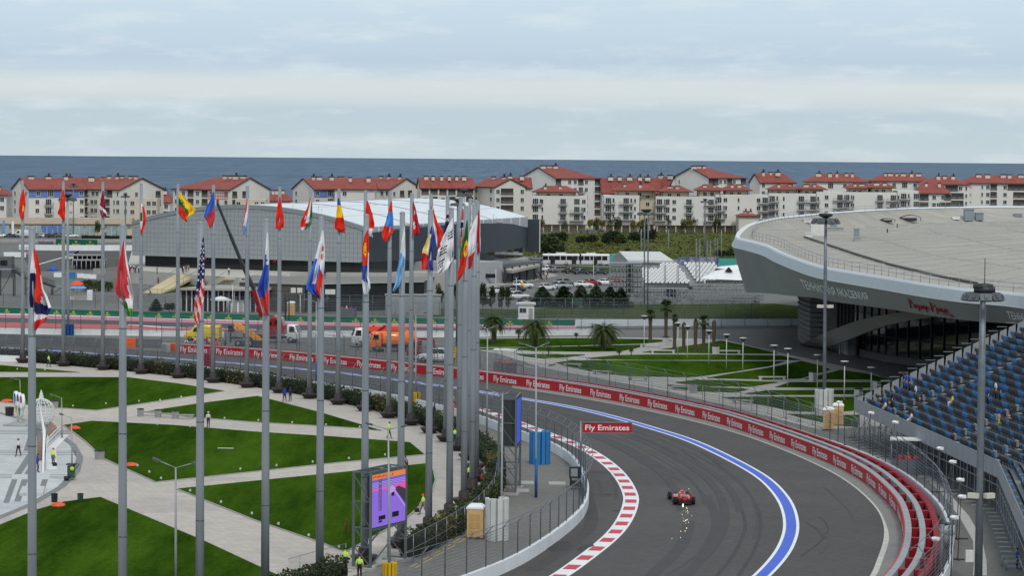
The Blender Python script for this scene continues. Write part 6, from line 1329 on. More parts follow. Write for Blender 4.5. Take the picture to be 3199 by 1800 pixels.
def car(kind, paint, u, v, ang, label, name='parked_car', cat='car', group='cars in the car park', scale=1.0):
 p = G(u, v, .01); t = thing(name, label, cat, tuple(p), R(ang), group); c = CARP[kind]; m = PAINTM[paint]
 key = ('car', kind, paint)
 if key not in _tx:
  b = MB().loft([sec(*s_) for s_ in c['body']]); parts = [('body', b.mesh('body', m))]
  if c['cab']:
   g = MB().loft([sec(x, hw, z0, z1, .10, .10) for x, hw, z0, z1 in c['cab']]); parts.append(('windows', g.mesh('windows', M_cglass)))
   cb_ = c['cab']; rf = MB()
   rf.loft([sec(cb_[k2][0]+(.10 if k2 == 1 else 0), cb_[k2][1]-.04, cb_[k2][3]-.06, cb_[k2][3]+.025, .05, .07) for k2 in (1, 2, 3)])
   for sd in (-1, 1):
    for a_, b_ in ((0, 1), (3, 4)): rf.beam((cb_[a_][0], sd*(cb_[a_][1]-.02), cb_[a_][3] if a_ == 0 else cb_[a_][3]-.05), (cb_[b_][0], sd*(cb_[b_][1]-.08 if b_ == 1 else cb_[b_][1]), cb_[b_][3]-.03), .08)
    rf.beam((cb_[2][0]-.1, sd*(cb_[2][1]-.02), cb_[2][2]), (cb_[2][0]-.1, sd*(cb_[2][1]-.08), cb_[2][3]-.05), .08)
   parts.append(('roof', rf.mesh('roof', m)))
  else:
   g = MB()
   g.add([(1.02, -.86, 2.32), (1.02, .86, 2.32), (1.52, .88, 1.62), (1.52, -.88, 1.62)], [(0, 1, 2, 3)]); g.v = [(x+.06, y, z+.03) for x, y, z in g.v]
   for sd in (-1, 1): g.add([(.35, sd*1.005, 1.35), (1.35, sd*.985, 1.35), (1.25, sd*.985, 1.75), (.9, sd*.985, 2.1), (.35, sd*1.0, 2.1)], [(0, 1, 2, 3, 4)])
   parts.append(('windows', g.mesh('windows', M_cglass)))
  x1 = c['body'][-1][0]; x0 = c['body'][0][0]; zl = c['body'][-1][3]-.08
  for sd in (-1, 1): parts.append(('headlight', MB().box(x1-.12, sd*.58, zl, .16, .26, .13).mesh('headlight', M_lamp))); parts.append(('tail_light', MB().box(x0+.08, sd*.66, c['body'][1][3]-.16, .12, .2, .2).mesh('tail_light', M_tail)))
  parts.append(('bumper', MB().box(x1-.05, 0, .42, .14, 1.3, .16).box(x0+.05, 0, .46, .14, 1.4, .16).mesh('bumper', M_plast)))
  _tx[key] = parts
 for n_, me in _tx[key]: part(n_, me, None, t)
 hwm = max(s_[1] for s_ in c['body'])
 for x in c['wb']:
  for sd in (-1, 1):
   w_ = part('wheel', WH[0], None, t); w_.location = (x, sd*(hwm-.08), .33); part('rim', WH[1], None, w_)
 t.scale = (scale,)*3; return t
CARS = [('suv', 'white', 1634, 901, 8, 'white suv, second nearest row, left of the green conifers'), ('hatch', 'white', 1707, 907, 20, 'white hatchback just behind the first conifer'), ('suv', 'silver', 1755, 903, 14, 'silver estate car right of the white hatchback'), ('hatch', 'grey', 1766, 890, 15, 'grey pickup shape behind the silver estate'), ('sedan', 'white', 1823, 898, 5, 'white saloon behind the third conifer'), ('sedan', 'red', 1846, 891, 10, 'dark red saloon behind the white saloon'), ('sedan', 'white', 1893, 891, 3, 'white saloon nearest the scaffold tower'), ('hatch', 'crimson', 1922, 885, 10, 'red car half hidden by the scaffold tower'),
  ('suv', 'white', 1717, 850, 12, 'white estate at the edge of the grass island'), ('sedan', 'grey', 1741, 851, 15, 'grey saloon beside the white estate on the grass island'), ('sedan', 'black', 1788, 854, 12, 'black saloon in the middle of the back row'), ('sedan', 'navy', 1817, 857, 12, 'dark blue saloon touching the black one in the back row'), ('sedan', 'navy', 1873, 858, 10, 'dark blue saloon alone at the right of the back row'),
  ('sedan', 'navy', 1610, 912, 150, 'dark blue car under the yellow cloth'), ('suv', 'white', 1618, 936, 20, 'white four wheel drive closest to the white hut'), ('hatch', 'white', 1600, 924, 20, 'white hatchback wedged between the dark car and the four wheel drive'), ('sedan', 'black', 1652, 950, 8, 'black saloon before the first conifer'), ('sedan', 'black', 1510, 950, 30, 'dark car behind the young round trees'), ('hatch', 'white', 1552, 918, 20, 'white car seen through the young round trees'), ('sedan', 'grey', 1678, 815, 10, 'grey car by the arena corner on the road'), ('sedan', 'black', 1747, 819, 10, 'black car behind the long bus'), ('hatch', 'white', 1500, 944, 200, 'white car behind the young tree nearest the flagpoles')]
for kd, pt, u, v, an_, lb in CARS: car(kd, pt, u, v, an_, lb)
car('van', 'white', 1875, 829, 8, 'white van parked in front of the long bus', 'van', 'van', None, .95); car('van', 'white', 1916, 822, 172, 'white minibus with dark windows beside the marquee', 'van', 'van', None, 1.0)
car('van', 'yellow', 634, 1064, 172, 'yellow panel van with open rear beside the marshals', 'van', 'van', None, 1.02)
car('van', 'white', 66, 741, 176, 'white van at the beige shop row', 'van', 'van', None, 1.0); car('sedan', 'white', 2, 741, 10, 'white car cut by the left edge at the shop row'); car('sedan', 'white', 138, 742, 10, 'white car behind the short round pole top'); car('sedan', 'black', 185, 741, 10, 'black car before the blue shop front'); car('van', 'grey', 345, 740, 175, 'grey van near the beige annex', 'van', 'van', None, .95)
for u, v, lb, pt in ((225, 742, 'white car beside the tall dark lamp mast', 'white'), (160, 743, 'dark car before the shop windows', 'black'), (40, 742, 'dark car left of the white van', 'navy'), (112, 742, 'grey car right of the white van', 'grey')): car('sedan', pt, u, v, 5, lb)
p = G(1799, 829); bus = thing('bus', 'long white articulated bus on the road by the meadow', 'bus', (p.x, p.y, 0), R(3)); W_ = 17.6
b = MB()
for x0, x1 in ((-8.8, .9), (1.3, 8.8)): b.loft([sec(x0, 1.2, .38, 2.95, .18), sec(x0+.15, 1.27, .34, 3.05, .2), sec(x1-.15, 1.27, .34, 3.05, .2), sec(x1, 1.2, .38, 2.95, .18)], sm=False)
part('body', b, PAINTM['white'], bus, True); part('bellows', MB().box(1.1, 0, 1.7, .6, 2.2, 2.5), M_plast, bus, True)
for i in range(11): part('window', MB().box(-8.1+i*1.56, -1.275, 1.95, 1.36, .05, 1.1), M_cglass, bus, True)
for x in (-6.2, -.6, 5.0): part('door', MB().box(x, -1.30, 1.35, 1.2, .04, 2.0), M_plast, bus, True)
part('windscreen', MB().box(8.8, 0, 2.0, .06, 2.1, 1.3), M_cglass, bus, True); part('roof_unit', MB().box(-4, 0, 3.2, 2.6, 1.7, .35).box(4, 0, 3.2, 2.4, 1.7, .3), M_frame, bus, True)
for x in (-6.9, -2.6, 6.4):
 for sd in (-1, 1): w_ = part('wheel', WHB[0], None, bus); w_.location = (x, sd*1.12, .5); part('rim', WHB[1], None, w_)
def truck(u, v, ang, label, cabm, bodym, L_=7.2, name='truck', cat='truck', extra=None, scale=1.0):
 p = G(u, v, .01); t = thing(name, label, cat, tuple(p), R(ang)); t.scale = (scale,)*3
 part('chassis', MB().box(0, 0, .85, L_, .9, .3).box(-.6, 0, .7, L_*.5, 1.9, .35), M_plast, t, True)
 cx = L_/2-.75; cb_ = MB().loft([sec(cx-.85, 1.15, .7, 2.7, .14), sec(cx-.7, 1.2, .62, 2.95, .16), sec(cx+.35, 1.2, .62, 2.9, .16), sec(cx+.85, 1.15, .62, 1.75, .12), sec(cx+.95, 1.05, .66, 1.5, .1)]); cab = part('cab', cb_, cabm, t, True)
 g = MB().add([(cx+.42, -1.02, 2.72), (cx+.42, 1.02, 2.72), (cx+.88, 1.02, 1.75), (cx+.88, -1.02, 1.75)], [(0, 1, 2, 3)])
 g.v = [(x+.05, y, z+.02) for x, y, z in g.v]
 for sd in (-1, 1): g.add([(cx-.45, sd*1.215, 1.75), (cx+.5, sd*1.215, 1.75), (cx+.3, sd*1.215, 2.6), (cx-.45, sd*1.215, 2.6)], [(0, 1, 2, 3)])
 part('windows', g, M_cglass, cab, True)
 for sd in (-1, 1): part('headlight', MB().box(cx+.95, sd*.8, .95, .1, .3, .2), M_lamp, cab, True)
 for x in (L_/2-1.0, -L_/2+1.0, -L_/2+2.2):
  for sd in (-1, 1): w_ = part('wheel', WHB[0], None, t); w_.location = (x, sd*1.05, .5); part('rim', WHB[1], None, w_)
 if bodym == 'tank': part('tank', MB().loft([sec(-L_/2+.1, 1.0, 1.1, 2.6, .3), sec(-L_/2+.3, 1.2, 1.05, 2.95, .35), sec(cx-1.2, 1.2, 1.05, 2.95, .35), sec(cx-1.0, 1.1, 1.1, 2.8, .3)]), cabm, t, True); part('hatch_rim', MB().box(-.5, 0, 3.0, 2.4, .9, .12), M_plast, t, True)
 return t, cx
PY = mat('crane_yellow', S(236, 160, 36), .4, var=.06)
t, cx = truck(1228, 1098, 190, 'orange sweeper truck with grey front, nearest the red barrier', PAINTM['orange'], 'tank', 7.0, 'sweeper_truck', 'truck'); part('brush_gear', MB().box(-1.2, 1.0, .55, 1.6, .3, .6).cyl(2.0, 1.1, .1, .5, .5, n=10), M_plast, t, True)
t, cx = truck(1190, 1084, 188, 'orange crane truck with dark red boom behind the sweeper', PAINTM['white'], None, 8.6, 'crane_truck', 'truck')
part('boom', MB().box(-.6, 0, 2.75, 6.6, .8, .75), mat('orange_red', S(232, 84, 50), .45, var=.05), t, True); part('boom_lattice', MB().beam((2.2, .5, 1.3), (-.6, .5, 3.3), .25).beam((2.2, -.5, 1.3), (-.6, -.5, 3.3), .25).beam((2.6, 0, 1.4), (1.0, 0, 3.2), .5), PAINTM['crimson'], t, True); part('bed', MB().box(-1.2, 0, 1.2, 5.2, 2.3, .35), PAINTM['crimson'], t, True); part('counterweight', MB().box(-3.5, 0, 1.9, 1.3, 2.2, 1.3), MATS['orange_red'], t, True); part('beacon', MB().box(3.7, .6, 3.1, .5, .3, .3), MATS['orange_red'], t, True)
t, cx = truck(848, 1070, -12, 'white truck carrying the long dark telescopic crane boom', PAINTM['white'], None, 8.8, 'crane_truck', 'truck')
cb_ = part('crane_cab', MB().loft([sec(-.6, 1.0, 1.3, 3.6, .2), sec(.6, 1.0, 1.3, 4.2, .2), sec(1.8, 1.0, 1.3, 3.8, .2), sec(2.2, .9, 1.3, 2.6, .15)], sm=False), PAINTM['crimson'], t, True); part('cab_window', MB().box(1.2, -1.02, 3.2, .8, .05, .7).box(0, -1.02, 3.0, .7, .05, .5), M_cglass, cb_, True); part('bed', MB().box(-1.8, 0, 1.15, 4.8, 2.4, .4), PAINTM['crimson'], t, True)
part('mast_pair', MB().beam((2.3, -.3, 3.5), (2.3, -.3, 7.0), .16).beam((2.9, -.3, 3.5), (2.9, -.3, 7.0), .16), M_dark, t, True)
pb = G(848, 1070); D0 = pb.y
def LQ(q): return Matrix.Rotation(-R(-12), 4, 'Z') @ (q-pb)
b0, b1, b2, b3, b4 = AT(819, 990, D0), AT(794, 905, D0), AT(758, 828, D0), AT(718, 730, D0), AT(679, 634, D0)
part('boom', MB().beam(LQ(b1), LQ(b2), .55, .6).beam(LQ(b2), LQ(b3), .44, .48).beam(LQ(b3), LQ(b4), .34, .38), M_dark, t, True); part('boom_base', MB().beam(LQ(b0), LQ(b1), .66, .75), PAINTM['crimson'], t, True)
bk = MB(); c0 = AT(652, 623, D0); c1 = AT(710, 623, D0); hz = 1.0
for z in (0, .5, hz):
 for dy in (-.6, .6): bk.beam(LQ(Vector((c0.x, c0.y+dy, c0.z+z))), LQ(Vector((c1.x, c1.y+dy, c1.z+z))), .07)
for i in range(9):
 x = c0.x+(c1.x-c0.x)*i/8
 for dy in (-.6, .6): bk.beam(LQ(Vector((x, c0.y+dy, c0.z))), LQ(Vector((x, c0.y+dy, c0.z+hz))), .05)
bk.beam(LQ(Vector(((c0.x+c1.x)/2, c0.y, c0.z-.05))), LQ(b4), .3)
part('basket', bk, PAINTM['crimson'], t, True)
p = G(745, 1084); th_ = thing('telehandler', 'small yellow telescopic loader with raised kinked boom', 'loader', tuple(p), 0)
def TQ(u, v): q = AT(u, v, p.y); return (q.x-p.x, 0, q.z)
part('boom', MB().beam(TQ(822, 1071), TQ(765, 1031), .75, .8).beam(TQ(765, 1031), TQ(740, 1012), .6, .65).beam(TQ(740, 1013), TQ(731, 1029), .5, .55), PY, th_, True); part('hook_head', MB().box(*TQ(722, 1027), .9, .6, 1.0), M_plast, th_, True); part('frame', MB().beam(TQ(720, 1040), TQ(720, 1070), .25).beam(TQ(722, 1056), TQ(760, 1056), .25).box(*TQ(785, 1072), 4.2, 1.8, .8), M_dark, th_, True); part('outrigger', MB().beam(TQ(784, 1083), TQ(800, 1072), .3, .35).beam(TQ(800, 1072), TQ(822, 1078), .3, .35), PY, th_, True)
for x in (-.8, 1.0, 3.4):
 for sd in (-1, 1): w_ = part('wheel', WHB[0], None, th_); w_.location = (x+.8, sd*.9, .5); part('rim', WHB[1], None, w_)
t, cx = truck(1328, 1124, 172, 'red and white tractor truck behind the bundled flagpoles', PAINTM['red'], None, 4.6, 'recovery_truck', 'truck'); part('crane_arm', MB().beam((-1.4, 0, 1.6), (-1.2, 0, 2.9), .3).beam((-1.2, 0, 2.9), (1.0, 0, 3.0), .25), PAINTM['red'], t, True)
car('suv', 'white', 1362, 1132, 172, 'white pickup with open tailgate beside the tractor truck', 'pickup_truck', 'truck', None, 1.15)
p = G(2128, 1570); F1 = thing('racing_car', 'red open wheel racing car driving away with sparks behind', 'racing car', (p.x, p.y, .03), R(90+4.5))
rs_ = PAINTM['rosso']
part('body', MB().loft([sec(-2.35, .12, .30, .48, .05), sec(-1.9, .22, .14, .70, .08), sec(-1.1, .30, .10, .86, .1), (lambda: sec(-.45, .32, .10, .98, .12))(), sec(-.1, .30, .10, .72, .1), sec(.7, .30, .10, .64, .1), sec(1.5, .22, .14, .56, .08), sec(2.3, .14, .20, .40, .06), sec(2.75, .10, .16, .28, .04)]), rs_, F1, True)
for sd in (-1, 1):
 part('sidepod', MB().loft([[(x, y*sd, z) for x, y, z in sec(xx, hw, .10, zt, .12)] for xx, hw, zt in ((-1.7, .10, .35), (-1.1, .24, .50), (-.2, .30, .62), (.35, .30, .64), (.45, .22, .56))]).xf(Matrix.Translation((0, sd*.46, 0))), rs_, F1, True)
part('floor', MB().box(-.55, 0, .07, 3.3, 1.38, .04), M_plast, F1, True)
part('air_scoop', MB().loft([sec(-.75, .16, .80, 1.02, .06), sec(-.35, .20, .78, 1.05, .07)]), rs_, F1, True)
rw = part('rear_wing', MB().box(-2.15, 0, .92, .34, .98, .035).box(-2.27, 0, .99, .16, .98, .03), M_plast, F1, True)
for sd in (-1, 1): part('endplate', MB().box(-2.1, sd*.50, .68, .58, .03, .66), rs_, rw, True)
part('wing_print', MB().box(-2.33, .2, .955, .02, .5, .08).box(-2.15, 0, .942, .2, .8, .012), mat('racing_white', (.6, .6, .6), .4, var=.05), rw, True, kind='stuff')
part('diffuser', MB().box(-2.2, 0, .27, .45, 1.0, .36), M_plast, F1, True); part('rain_light', MB().box(-2.42, 0, .36, .05, .12, .12), M_tail, F1, True)
for sd in (-1, 1): part('exhaust_cover', MB().box(-1.75, sd*.22, .62, .3, .18, .18), mat('racing_white', (.6, .6, .6), .4, var=.05), F1, True)
fw = part('front_wing', MB().box(2.62, 0, .12, .42, 1.66, .04).box(2.5, 0, .19, .2, 1.5, .03), rs_, F1, True)
for sd in (-1, 1): part('endplate', MB().box(2.55, sd*.83, .2, .5, .03, .22), M_plast, fw, True)
part('driver_helmet', MB().sph((.02, 0, .80), .15, 10, 6), rs_, F1, True); part('mirror', MB().box(.55, .42, .70, .05, .16, .08).box(.55, -.42, .70, .05, .16, .08), M_plast, F1, True, kind='stuff')
F1W = [wheelmesh(.335, .36), wheelmesh(.33, .27)]
for x, y, k2 in ((-1.75, .74, 0), (-1.75, -.74, 0), (1.72, .76, 1), (1.72, -.76, 1)):
 w_ = part('wheel', F1W[k2][0], None, F1); w_.location = (x, y, .33); part('rim', F1W[k2][1], None, w_)
part('suspension', MB().beam((1.72, -.7, .4), (1.5, -.2, .5), .04).beam((1.72, .7, .4), (1.5, .2, .5), .04).beam((1.72, -.7, .25), (1.4, -.2, .2), .04).beam((1.72, .7, .25), (1.4, .2, .2), .04).beam((-1.75, -.6, .4), (-1.6, -.2, .45), .05).beam((-1.75, .6, .4), (-1.6, .2, .45), .05), M_plast, F1, True, kind='stuff')
sp_ = MB(); random.seed(9)
for u, v, s_ in [(2133, 1578, .16), (2134, 1582, .13), (2133, 1574, .12), (2145, 1587, .055), (2146, 1590, .04), (2136, 1597, .04), (2147, 1596, .05), (2149, 1601, .05), (2131, 1608, .05), (2143, 1600, .035), (2141, 1627, .06), (2144, 1626, .05), (2147, 1625, .05), (2135, 1629, .045), (2139, 1631, .04), (2151, 1633, .055), (2143, 1636, .035), (2145, 1651, .065), (2140, 1660, .055), (2127, 1661, .05), (2126, 1680, .045), (2152, 1528, .05), (2171, 1558, .05), (2099, 1684, .04), (2134, 1620, .035), (2149, 1606, .03), (2161, 1613, .035)]:
 s_ *= .75; q = G(u, v, .1+.25*random.random()); sp_.add([(q.x-s_*.6, q.y, q.z-s_), (q.x+s_*.6, q.y, q.z-s_*.5), (q.x+s_*.2, q.y+s_*.3, q.z+s_), (q.x, q.y-s_, q.z)], [(0, 1, 2), (0, 1, 3), (1, 2, 3), (0, 2, 3)])
solo('sparks', sp_, mat('spark_glow', (1, .86, .55), .5, emit=3.0, var=0), 'bright sparks trailing behind the red racing car', 'sparks', kind='stuff')
M_lampg = mat('lamp_pole_grey', (.33, .35, .36), .5, .3, var=.06); M_head = mat('lamp_head', (.10, .11, .12), .5, .3, var=.06); M_bluep = mat('blue_pole_paint', (.02, .10, .30), .6, var=.06)
def up(u, v, base): return AT(u, v, base.y)-Vector((base.x, base.y, 0))
def lamp(label, ub, vb, joint, arms, low=None, r=.085, blue=0, m=None, cat='street lamp'):
 b = G(ub, vb); t = thing('street_lamp', label, cat, tuple(b)); j = up(*joint, b); m = m or M_lampg
 part('pole', MB().tube([(0, 0, 0), tuple(Vector((0, 0, 0)).lerp(j, .35)), tuple(j)], [r*1.25, r, r*.7], 8), m, t, True)
 if blue: part('painted_foot', MB().cyl(0, 0, .02, blue, r*1.5, n=8), M_bluep, t, True)
 for js, ar_ in [(joint, arms)]+([low] if low else []):
  q = up(*js, b)
  for a in ar_:
   e = up(*a, b); d = (e-q); part('arm', MB().tube([tuple(q-Vector((0, 0, .05))), tuple(q.lerp(e, .75))], r*.45, 6), m, t, True)
   h = part('lamp_head', MB().beam(q.lerp(e, .68), e, .34, .12), M_head, t, True); part('lamp_glass', MB().beam(q.lerp(e, .72)-Vector((0, 0, .07)), q.lerp(e, .95)-Vector((0, 0, .07)), .26, .03), M_lamp, h, True)
 return t
lamp('two armed grey street lamp in front of the striped flag, at the lower edge', 549, 1845, (549, 1461), [(476, 1432), (624, 1443)])
lamp('two armed street lamp with a yellow wrapped foot by the large screen', 1217, 1790, (1213, 1341), [(1142, 1322), (1272, 1330)])
lamp('street lamp with two pairs of arms and a blue foot by the blue guard', 1674.5, 1556, (1674.5, 1086), [(1619, 1071), (1718, 1070)], ((1674.5, 1151), [(1615, 1139), (1735, 1138)]), blue=3.4)
lamp('two armed street lamp behind the track wall with yellow guard', 1299, 1260, (1299, 984), [(1268, 978), (1334, 976)]); lamp('two armed street lamp with a blue foot behind the white and blue shield flag', 988, 1198, (988, 943), [(952, 934), (1027, 931)], blue=2.8)
lamp('pale two armed street lamp just right of the flagpole bundle', 1521, 1352, (1523, 1027), [(1499, 1019), (1558, 1016)]); lamp('two armed street lamp rising from the white guard by the portable toilet', 1566, 1665, (1570, 1232), [(1514, 1217), (1602, 1223)])
for ub, vb, j, a, lb in ((64, 1240, (62, 1187), (31, 1180), 'small one armed lamp behind the ring sculpture'), (194, 1376, (192.5, 1243), (155, 1232), 'one armed lamp between the wire globe and the lawn'), (225, 1452, (223.6, 1304), (185, 1293), 'one armed lamp at the dark ring of the court')): lamp(lb, ub, vb, j, [a], r=.06)
for ub, vb, vt, lb in ((1613, 918, 865, 'white twin lamp beside the white suv'), (1549, 900, 838, 'white twin lamp in front of the grey annex'), (1854, 880, 786, 'white twin lamp between the parked saloons and the bus'), (1703, 880, 822, 'white twin lamp beside the waiting crowd'), (727, 978, 890, 'white twin lamp between the gazebo and the stairs'), (938, 985, 918, 'white lamp beside the brown building')): lamp(lb, ub, vb, (ub, vt+4), [(ub-8, vt), (ub+8, vt)], r=.06, m=M_white)
LB = {0: (1660, 1104, 1008), 1: (1714, 1116, 1080)}
cone = MB().lathe([(.08, -.55), (.42, -.05), (.46, 0), (.001, .06)], 12).mesh('lamp_head', M_head); lid = MB().lathe([(.50, .0), (.50, .06), (.001, .1)], 12).mesh('lamp_lid', M_frame)
for u, vb, vt, lb in ((2117, 1116, 1010, 'park lamp by the torn fan palm, with a dark cone head'), (2147, 1126, 1020, 'park lamp on the strip lawn left of the cone lamps'), (2214, 1142, 1034, 'cone headed park lamp on the big lawn'), (2269, 1157, 1046, 'cone headed park lamp with its head over the forecourt, left one'), (2320, 1170, 1057, 'cone headed park lamp with its head over the forecourt, right one'), (2417, 1196, 1080, 'park lamp left of the dark mast, tall one'), (2460, 1210, 1090, 'park lamp second left of the dark mast'), (2553, 1215, 1110, 'park lamp touching the dark mast'), (2637, 1256, 1130, 'park lamp right of the dark mast'), (2721, 1250, 1149, 'park lamp nearest the grandstand corner'), (2012, 1086, 988, 'thin white park lamp behind the date palms')):
 b = G(u, vb); h = AT(u, vt, b.y).z; t = thing('park_lamp', lb, 'park lamp', tuple(b), 0, 'park lamps'); part('pole', MB().cyl(0, 0, 0, h-.3, .06, n=7), M_frame, t, True)
 o = part('lamp_head', cone, None, t); o.location = (0, 0, h); o = part('lamp_lid', lid, None, t); o.location = (0, 0, h)
M_flood = mat('flood_glass', (.55, .57, .58), .25, var=.05)
def mast(label, ub, vb, ut, vt, r0, r1, m, heads, ring=1.0, cams=(), tilt=1):
 b = G(ub, vb); t = thing('light_mast', label, 'light mast', tuple(b)); j = up(ut, vt, b)
 part('mast', MB().tube([(0, 0, 0), tuple(j*.35), tuple(j*.7), tuple(j)], [r0, r0*.85, (r0+r1)*.55, r1], 10), m, t, True)
 part('head_ring', MB().lathe([(ring*.2, -.1), (ring*.55, -.1), (ring*.55, .05), (ring*.2, .05)], 14).lathe([(r1, .05), (ring*.62, .35), (ring*.62, .62), (.001, .7)], 14).xf(Matrix.Translation(j)), M_dark, t, True)
 for i in range(heads):
  a = 2*pi*i/heads+.3; c_, s_ = cos(a), sin(a); f = part('floodlight', MB().box(0, 0, 0, .7*ring, .16*ring, .5*ring).box(0, -.1*ring, .0, .2, .12, .3), M_head, t, True); f.location = j+Vector((c_*ring*1.1, s_*ring*1.1, -.25)); f.rotation_euler = (R(-35), 0, a+pi/2)
  g = part('flood_glass', MB().box(0, .09*ring, 0, .62*ring, .03, .44*ring), M_flood, f, True); part('bracket', MB().beam(j, j+Vector((c_*ring*1.1, s_*ring*1.1, -.2)), .06), M_steel, t, True)
 for v in cams:
  q = up(ub+(ut-ub)*.5, v, b)
  for sd in (-1, 1): part('camera_box', MB().box(q.x+sd*.55, -.3, q.z, .75, .35, .35, sd*.5), mat('camera_cream', (.6, .58, .48), .5, var=.05), t, True)
 return t
mast('tall dark mast with floodlight ring in the park, footed in a white guard', 2575, 1290, 2579.5, 684, .23, .15, M_post, 8, 1.3, (957,)); mast('thick dark mast with floodlights and cameras in front of the grandstand', 3056, 1832, 3071, 916, .29, .19, M_post, 10, 1.15, (1548,))
b = AT(3076, 893, G(3056, 1832).y); solo('antenna', MB().tube([(b.x, b.y, b.z-.3), (b.x, b.y, b.z+1.9)], .03, 5).cyl(b.x, b.y, b.z-.45, b.z-.05, .75, n=14), M_dark, 'thin antenna with round hood on top of the thick dark mast', 'antenna')
mast('left of the twin floodlight masts before the white flats', 2013, 950, 2013.5, 664, .15, .11, M_post, 7, 1.15); mast('right of the twin floodlight masts before the white flats', 2023, 975, 2025.5, 664, .15, .11, M_post, 7, 1.0)
mast('single floodlight mast behind the lattice masts', 2201, 808, 2203, 628, .22, .15, M_post, 7, 1.05); mast('dark floodlight mast before the blue banded flats', 229, 742, 229.5, 579, .2, .14, M_post, 6, 1.3); mast('dark floodlight mast with white lamps before the beige annex', 392, 748, 391.5, 612, .2, .14, M_post, 6, 1.2)
mast('pale slim mast with floodlights behind the second red flag', 213, 1046, 211, 618, .24, .15, M_lampg, 6, 1.15, (805,)); mast('dark mast with floodlights among the bundled flagpoles', 1427, 1088, 1430, 634, .19, .14, M_post, 6, .9); mast('thin pale mast with floodlights beyond the bundled flagpoles', 1448, 1120, 1450, 605, .10, .06, M_lampg, 6, .85)
mast('slim white mast at the far meadow edge, left', 2003, 800, 2003, 712, .12, .08, M_lampg, 2, .7); mast('slim white mast at the far meadow edge, middle', 2089, 800, 2089, 712, .12, .08, M_lampg, 2, .7); mast('slim white mast at the far meadow edge, right', 2254, 808, 2254, 712, .12, .08, M_lampg, 2, .7)
def lattice(label, u, vt, vb, w, m=M_steel):
 b = G(u, vb); h = AT(u, vt, b.y).z; t = thing('lattice_mast', label, 'lattice mast', tuple(b)); c = MB()
 for x, y in ((-w, -w), (w, -w), (w, w), (-w, w)): c.tube([(x, y, 0), (x, y, h)], .045, 4)
 n = int(h/(w*2));
 for i in range(n):
  z, z2 = h*i/n, h*(i+1)/n
  for a, b_ in (((-w, -w), (w, -w)), ((w, -w), (w, w)), ((w, w), (-w, w)), ((-w, w), (-w, -w))): c.beam((*a, z), (*b_, z2) if i % 2 else (*b_, z2), .045)
 part('truss', c, m, t, True, kind='stuff'); part('base_plate', MB().box(0, 0, .06, w*4, w*4, .12), M_dark, t, True)
for u, vt, vb, w, lb in ((2179, 745, 918, .38, 'thick lattice mast over the white seats, leftmost of three'), (2213, 750, 884, .38, 'thick lattice mast over the white seats, middle of three'), (2237, 743, 842, .38, 'thick lattice mast behind the tents, rightmost of three'), (2077, 828, 925, .16, 'slim lattice mast left of the stair between the white seats'), (2117, 828, 922, .18, 'slim lattice mast beside the stair between the white seats'), (2317, 828, 880, .2, 'slim lattice mast beside the pyramid tent')): lattice(lb, u, vt, vb, w)
def guard(label, u, vb, vt, w, m, n=9, arc=4.2, a0=-2.6):
 b = G(u, vb); h = AT(u, vt, b.y).z; r = w/ppm(b.y)/2; t = thing('mast_guard', label, 'mast guard', tuple(b))
 for i in range(n):
  a = a0+arc*i/(n-1)-.5; part('pad', MB().box(r*cos(a), r*sin(a), h/2, .30, arc*r/n*.96, h-.06*(i % 2), a), m, t, True)
M_bluepad = mat('blue_pad', S(50, 120, 180), .55, var=.1, scale=1); M_yel = mat('yellow_pad', S(205, 165, 30), .6, var=.1)
M_whpad = mat('white_pad', (.55, .56, .55), .65, var=.08)
guard('blue padded guard standing inside the white track wall', 1686, 1450, 1347, 56, M_bluepad, 10); guard('white padded guard beside the cream portable toilet', 1552, 1688, 1556, 62, M_whpad, 8); guard('white padded guard at the foot of the tall park mast', 2574, 1302, 1216, 50, M_whpad, 9)
guard('yellow padded guard round the lamp foot by the large screen', 1217, 1800, 1758, 34, M_yel, 9); guard('yellow padded guard in the gap of the hedge, left of the bundled poles', 1302, 1272, 1226, 15, M_yel, 7); guard('yellow padded guard at the dark mast behind the bundled poles', 1424, 1130, 1084, 14, M_yel, 7); guard('red padded guard behind the hedge by the striped flag', 648, 1152, 1106, 20, M_redb, 7); guard('dark blue guard at the foot of the pale slim mast', 217, 1048, 1013, 22, mat('navy_pad', S(30, 70, 130), .6, var=.08), 7)
pb = G(1813, 1492); sg_ = thing('hanging_sign', 'red sign with white lettering above the inner track wall', 'sign', tuple(pb)); tl, br = up(1820, 1321, pb), up(1974, 1353, pb)
w_, h_ = br.x-tl.x, tl.z-br.z
part('board', MB().box((tl.x+br.x)/2, 0, (tl.z+br.z)/2, w_, .12, h_).xf(Matrix.Rotation(0, 4, 'Z')), M_red, sg_, True)
vs_, fs_, tw_ = text_mesh('Fly Emirates', .014, .92); k2 = h_*.56/.73; tm = MB().add([(tl.x+w_*.055+x*(w_*.89/tw_), -.075, br.z+h_*.25+y*k2) for x, y in vs_], fs_); part('lettering', tm, M_white, sg_, True)
part('frame', MB().box((tl.x+br.x)/2, -.03, br.z-.03, w_+.1, .16, .06).box((tl.x+br.x)/2, -.03, tl.z+.03, w_+.1, .16, .06).beam((tl.x-.15, 0, tl.z-.2), (br.x, .1, tl.z-.2), .08).beam((tl.x-.15, 0, br.z+.2), (br.x, .1, br.z+.2), .08), M_steel, sg_, True); part('post', MB().tube([(0, 0, 0), (0, 0, tl.z+.15)], .08, 7), M_steel, sg_, True)
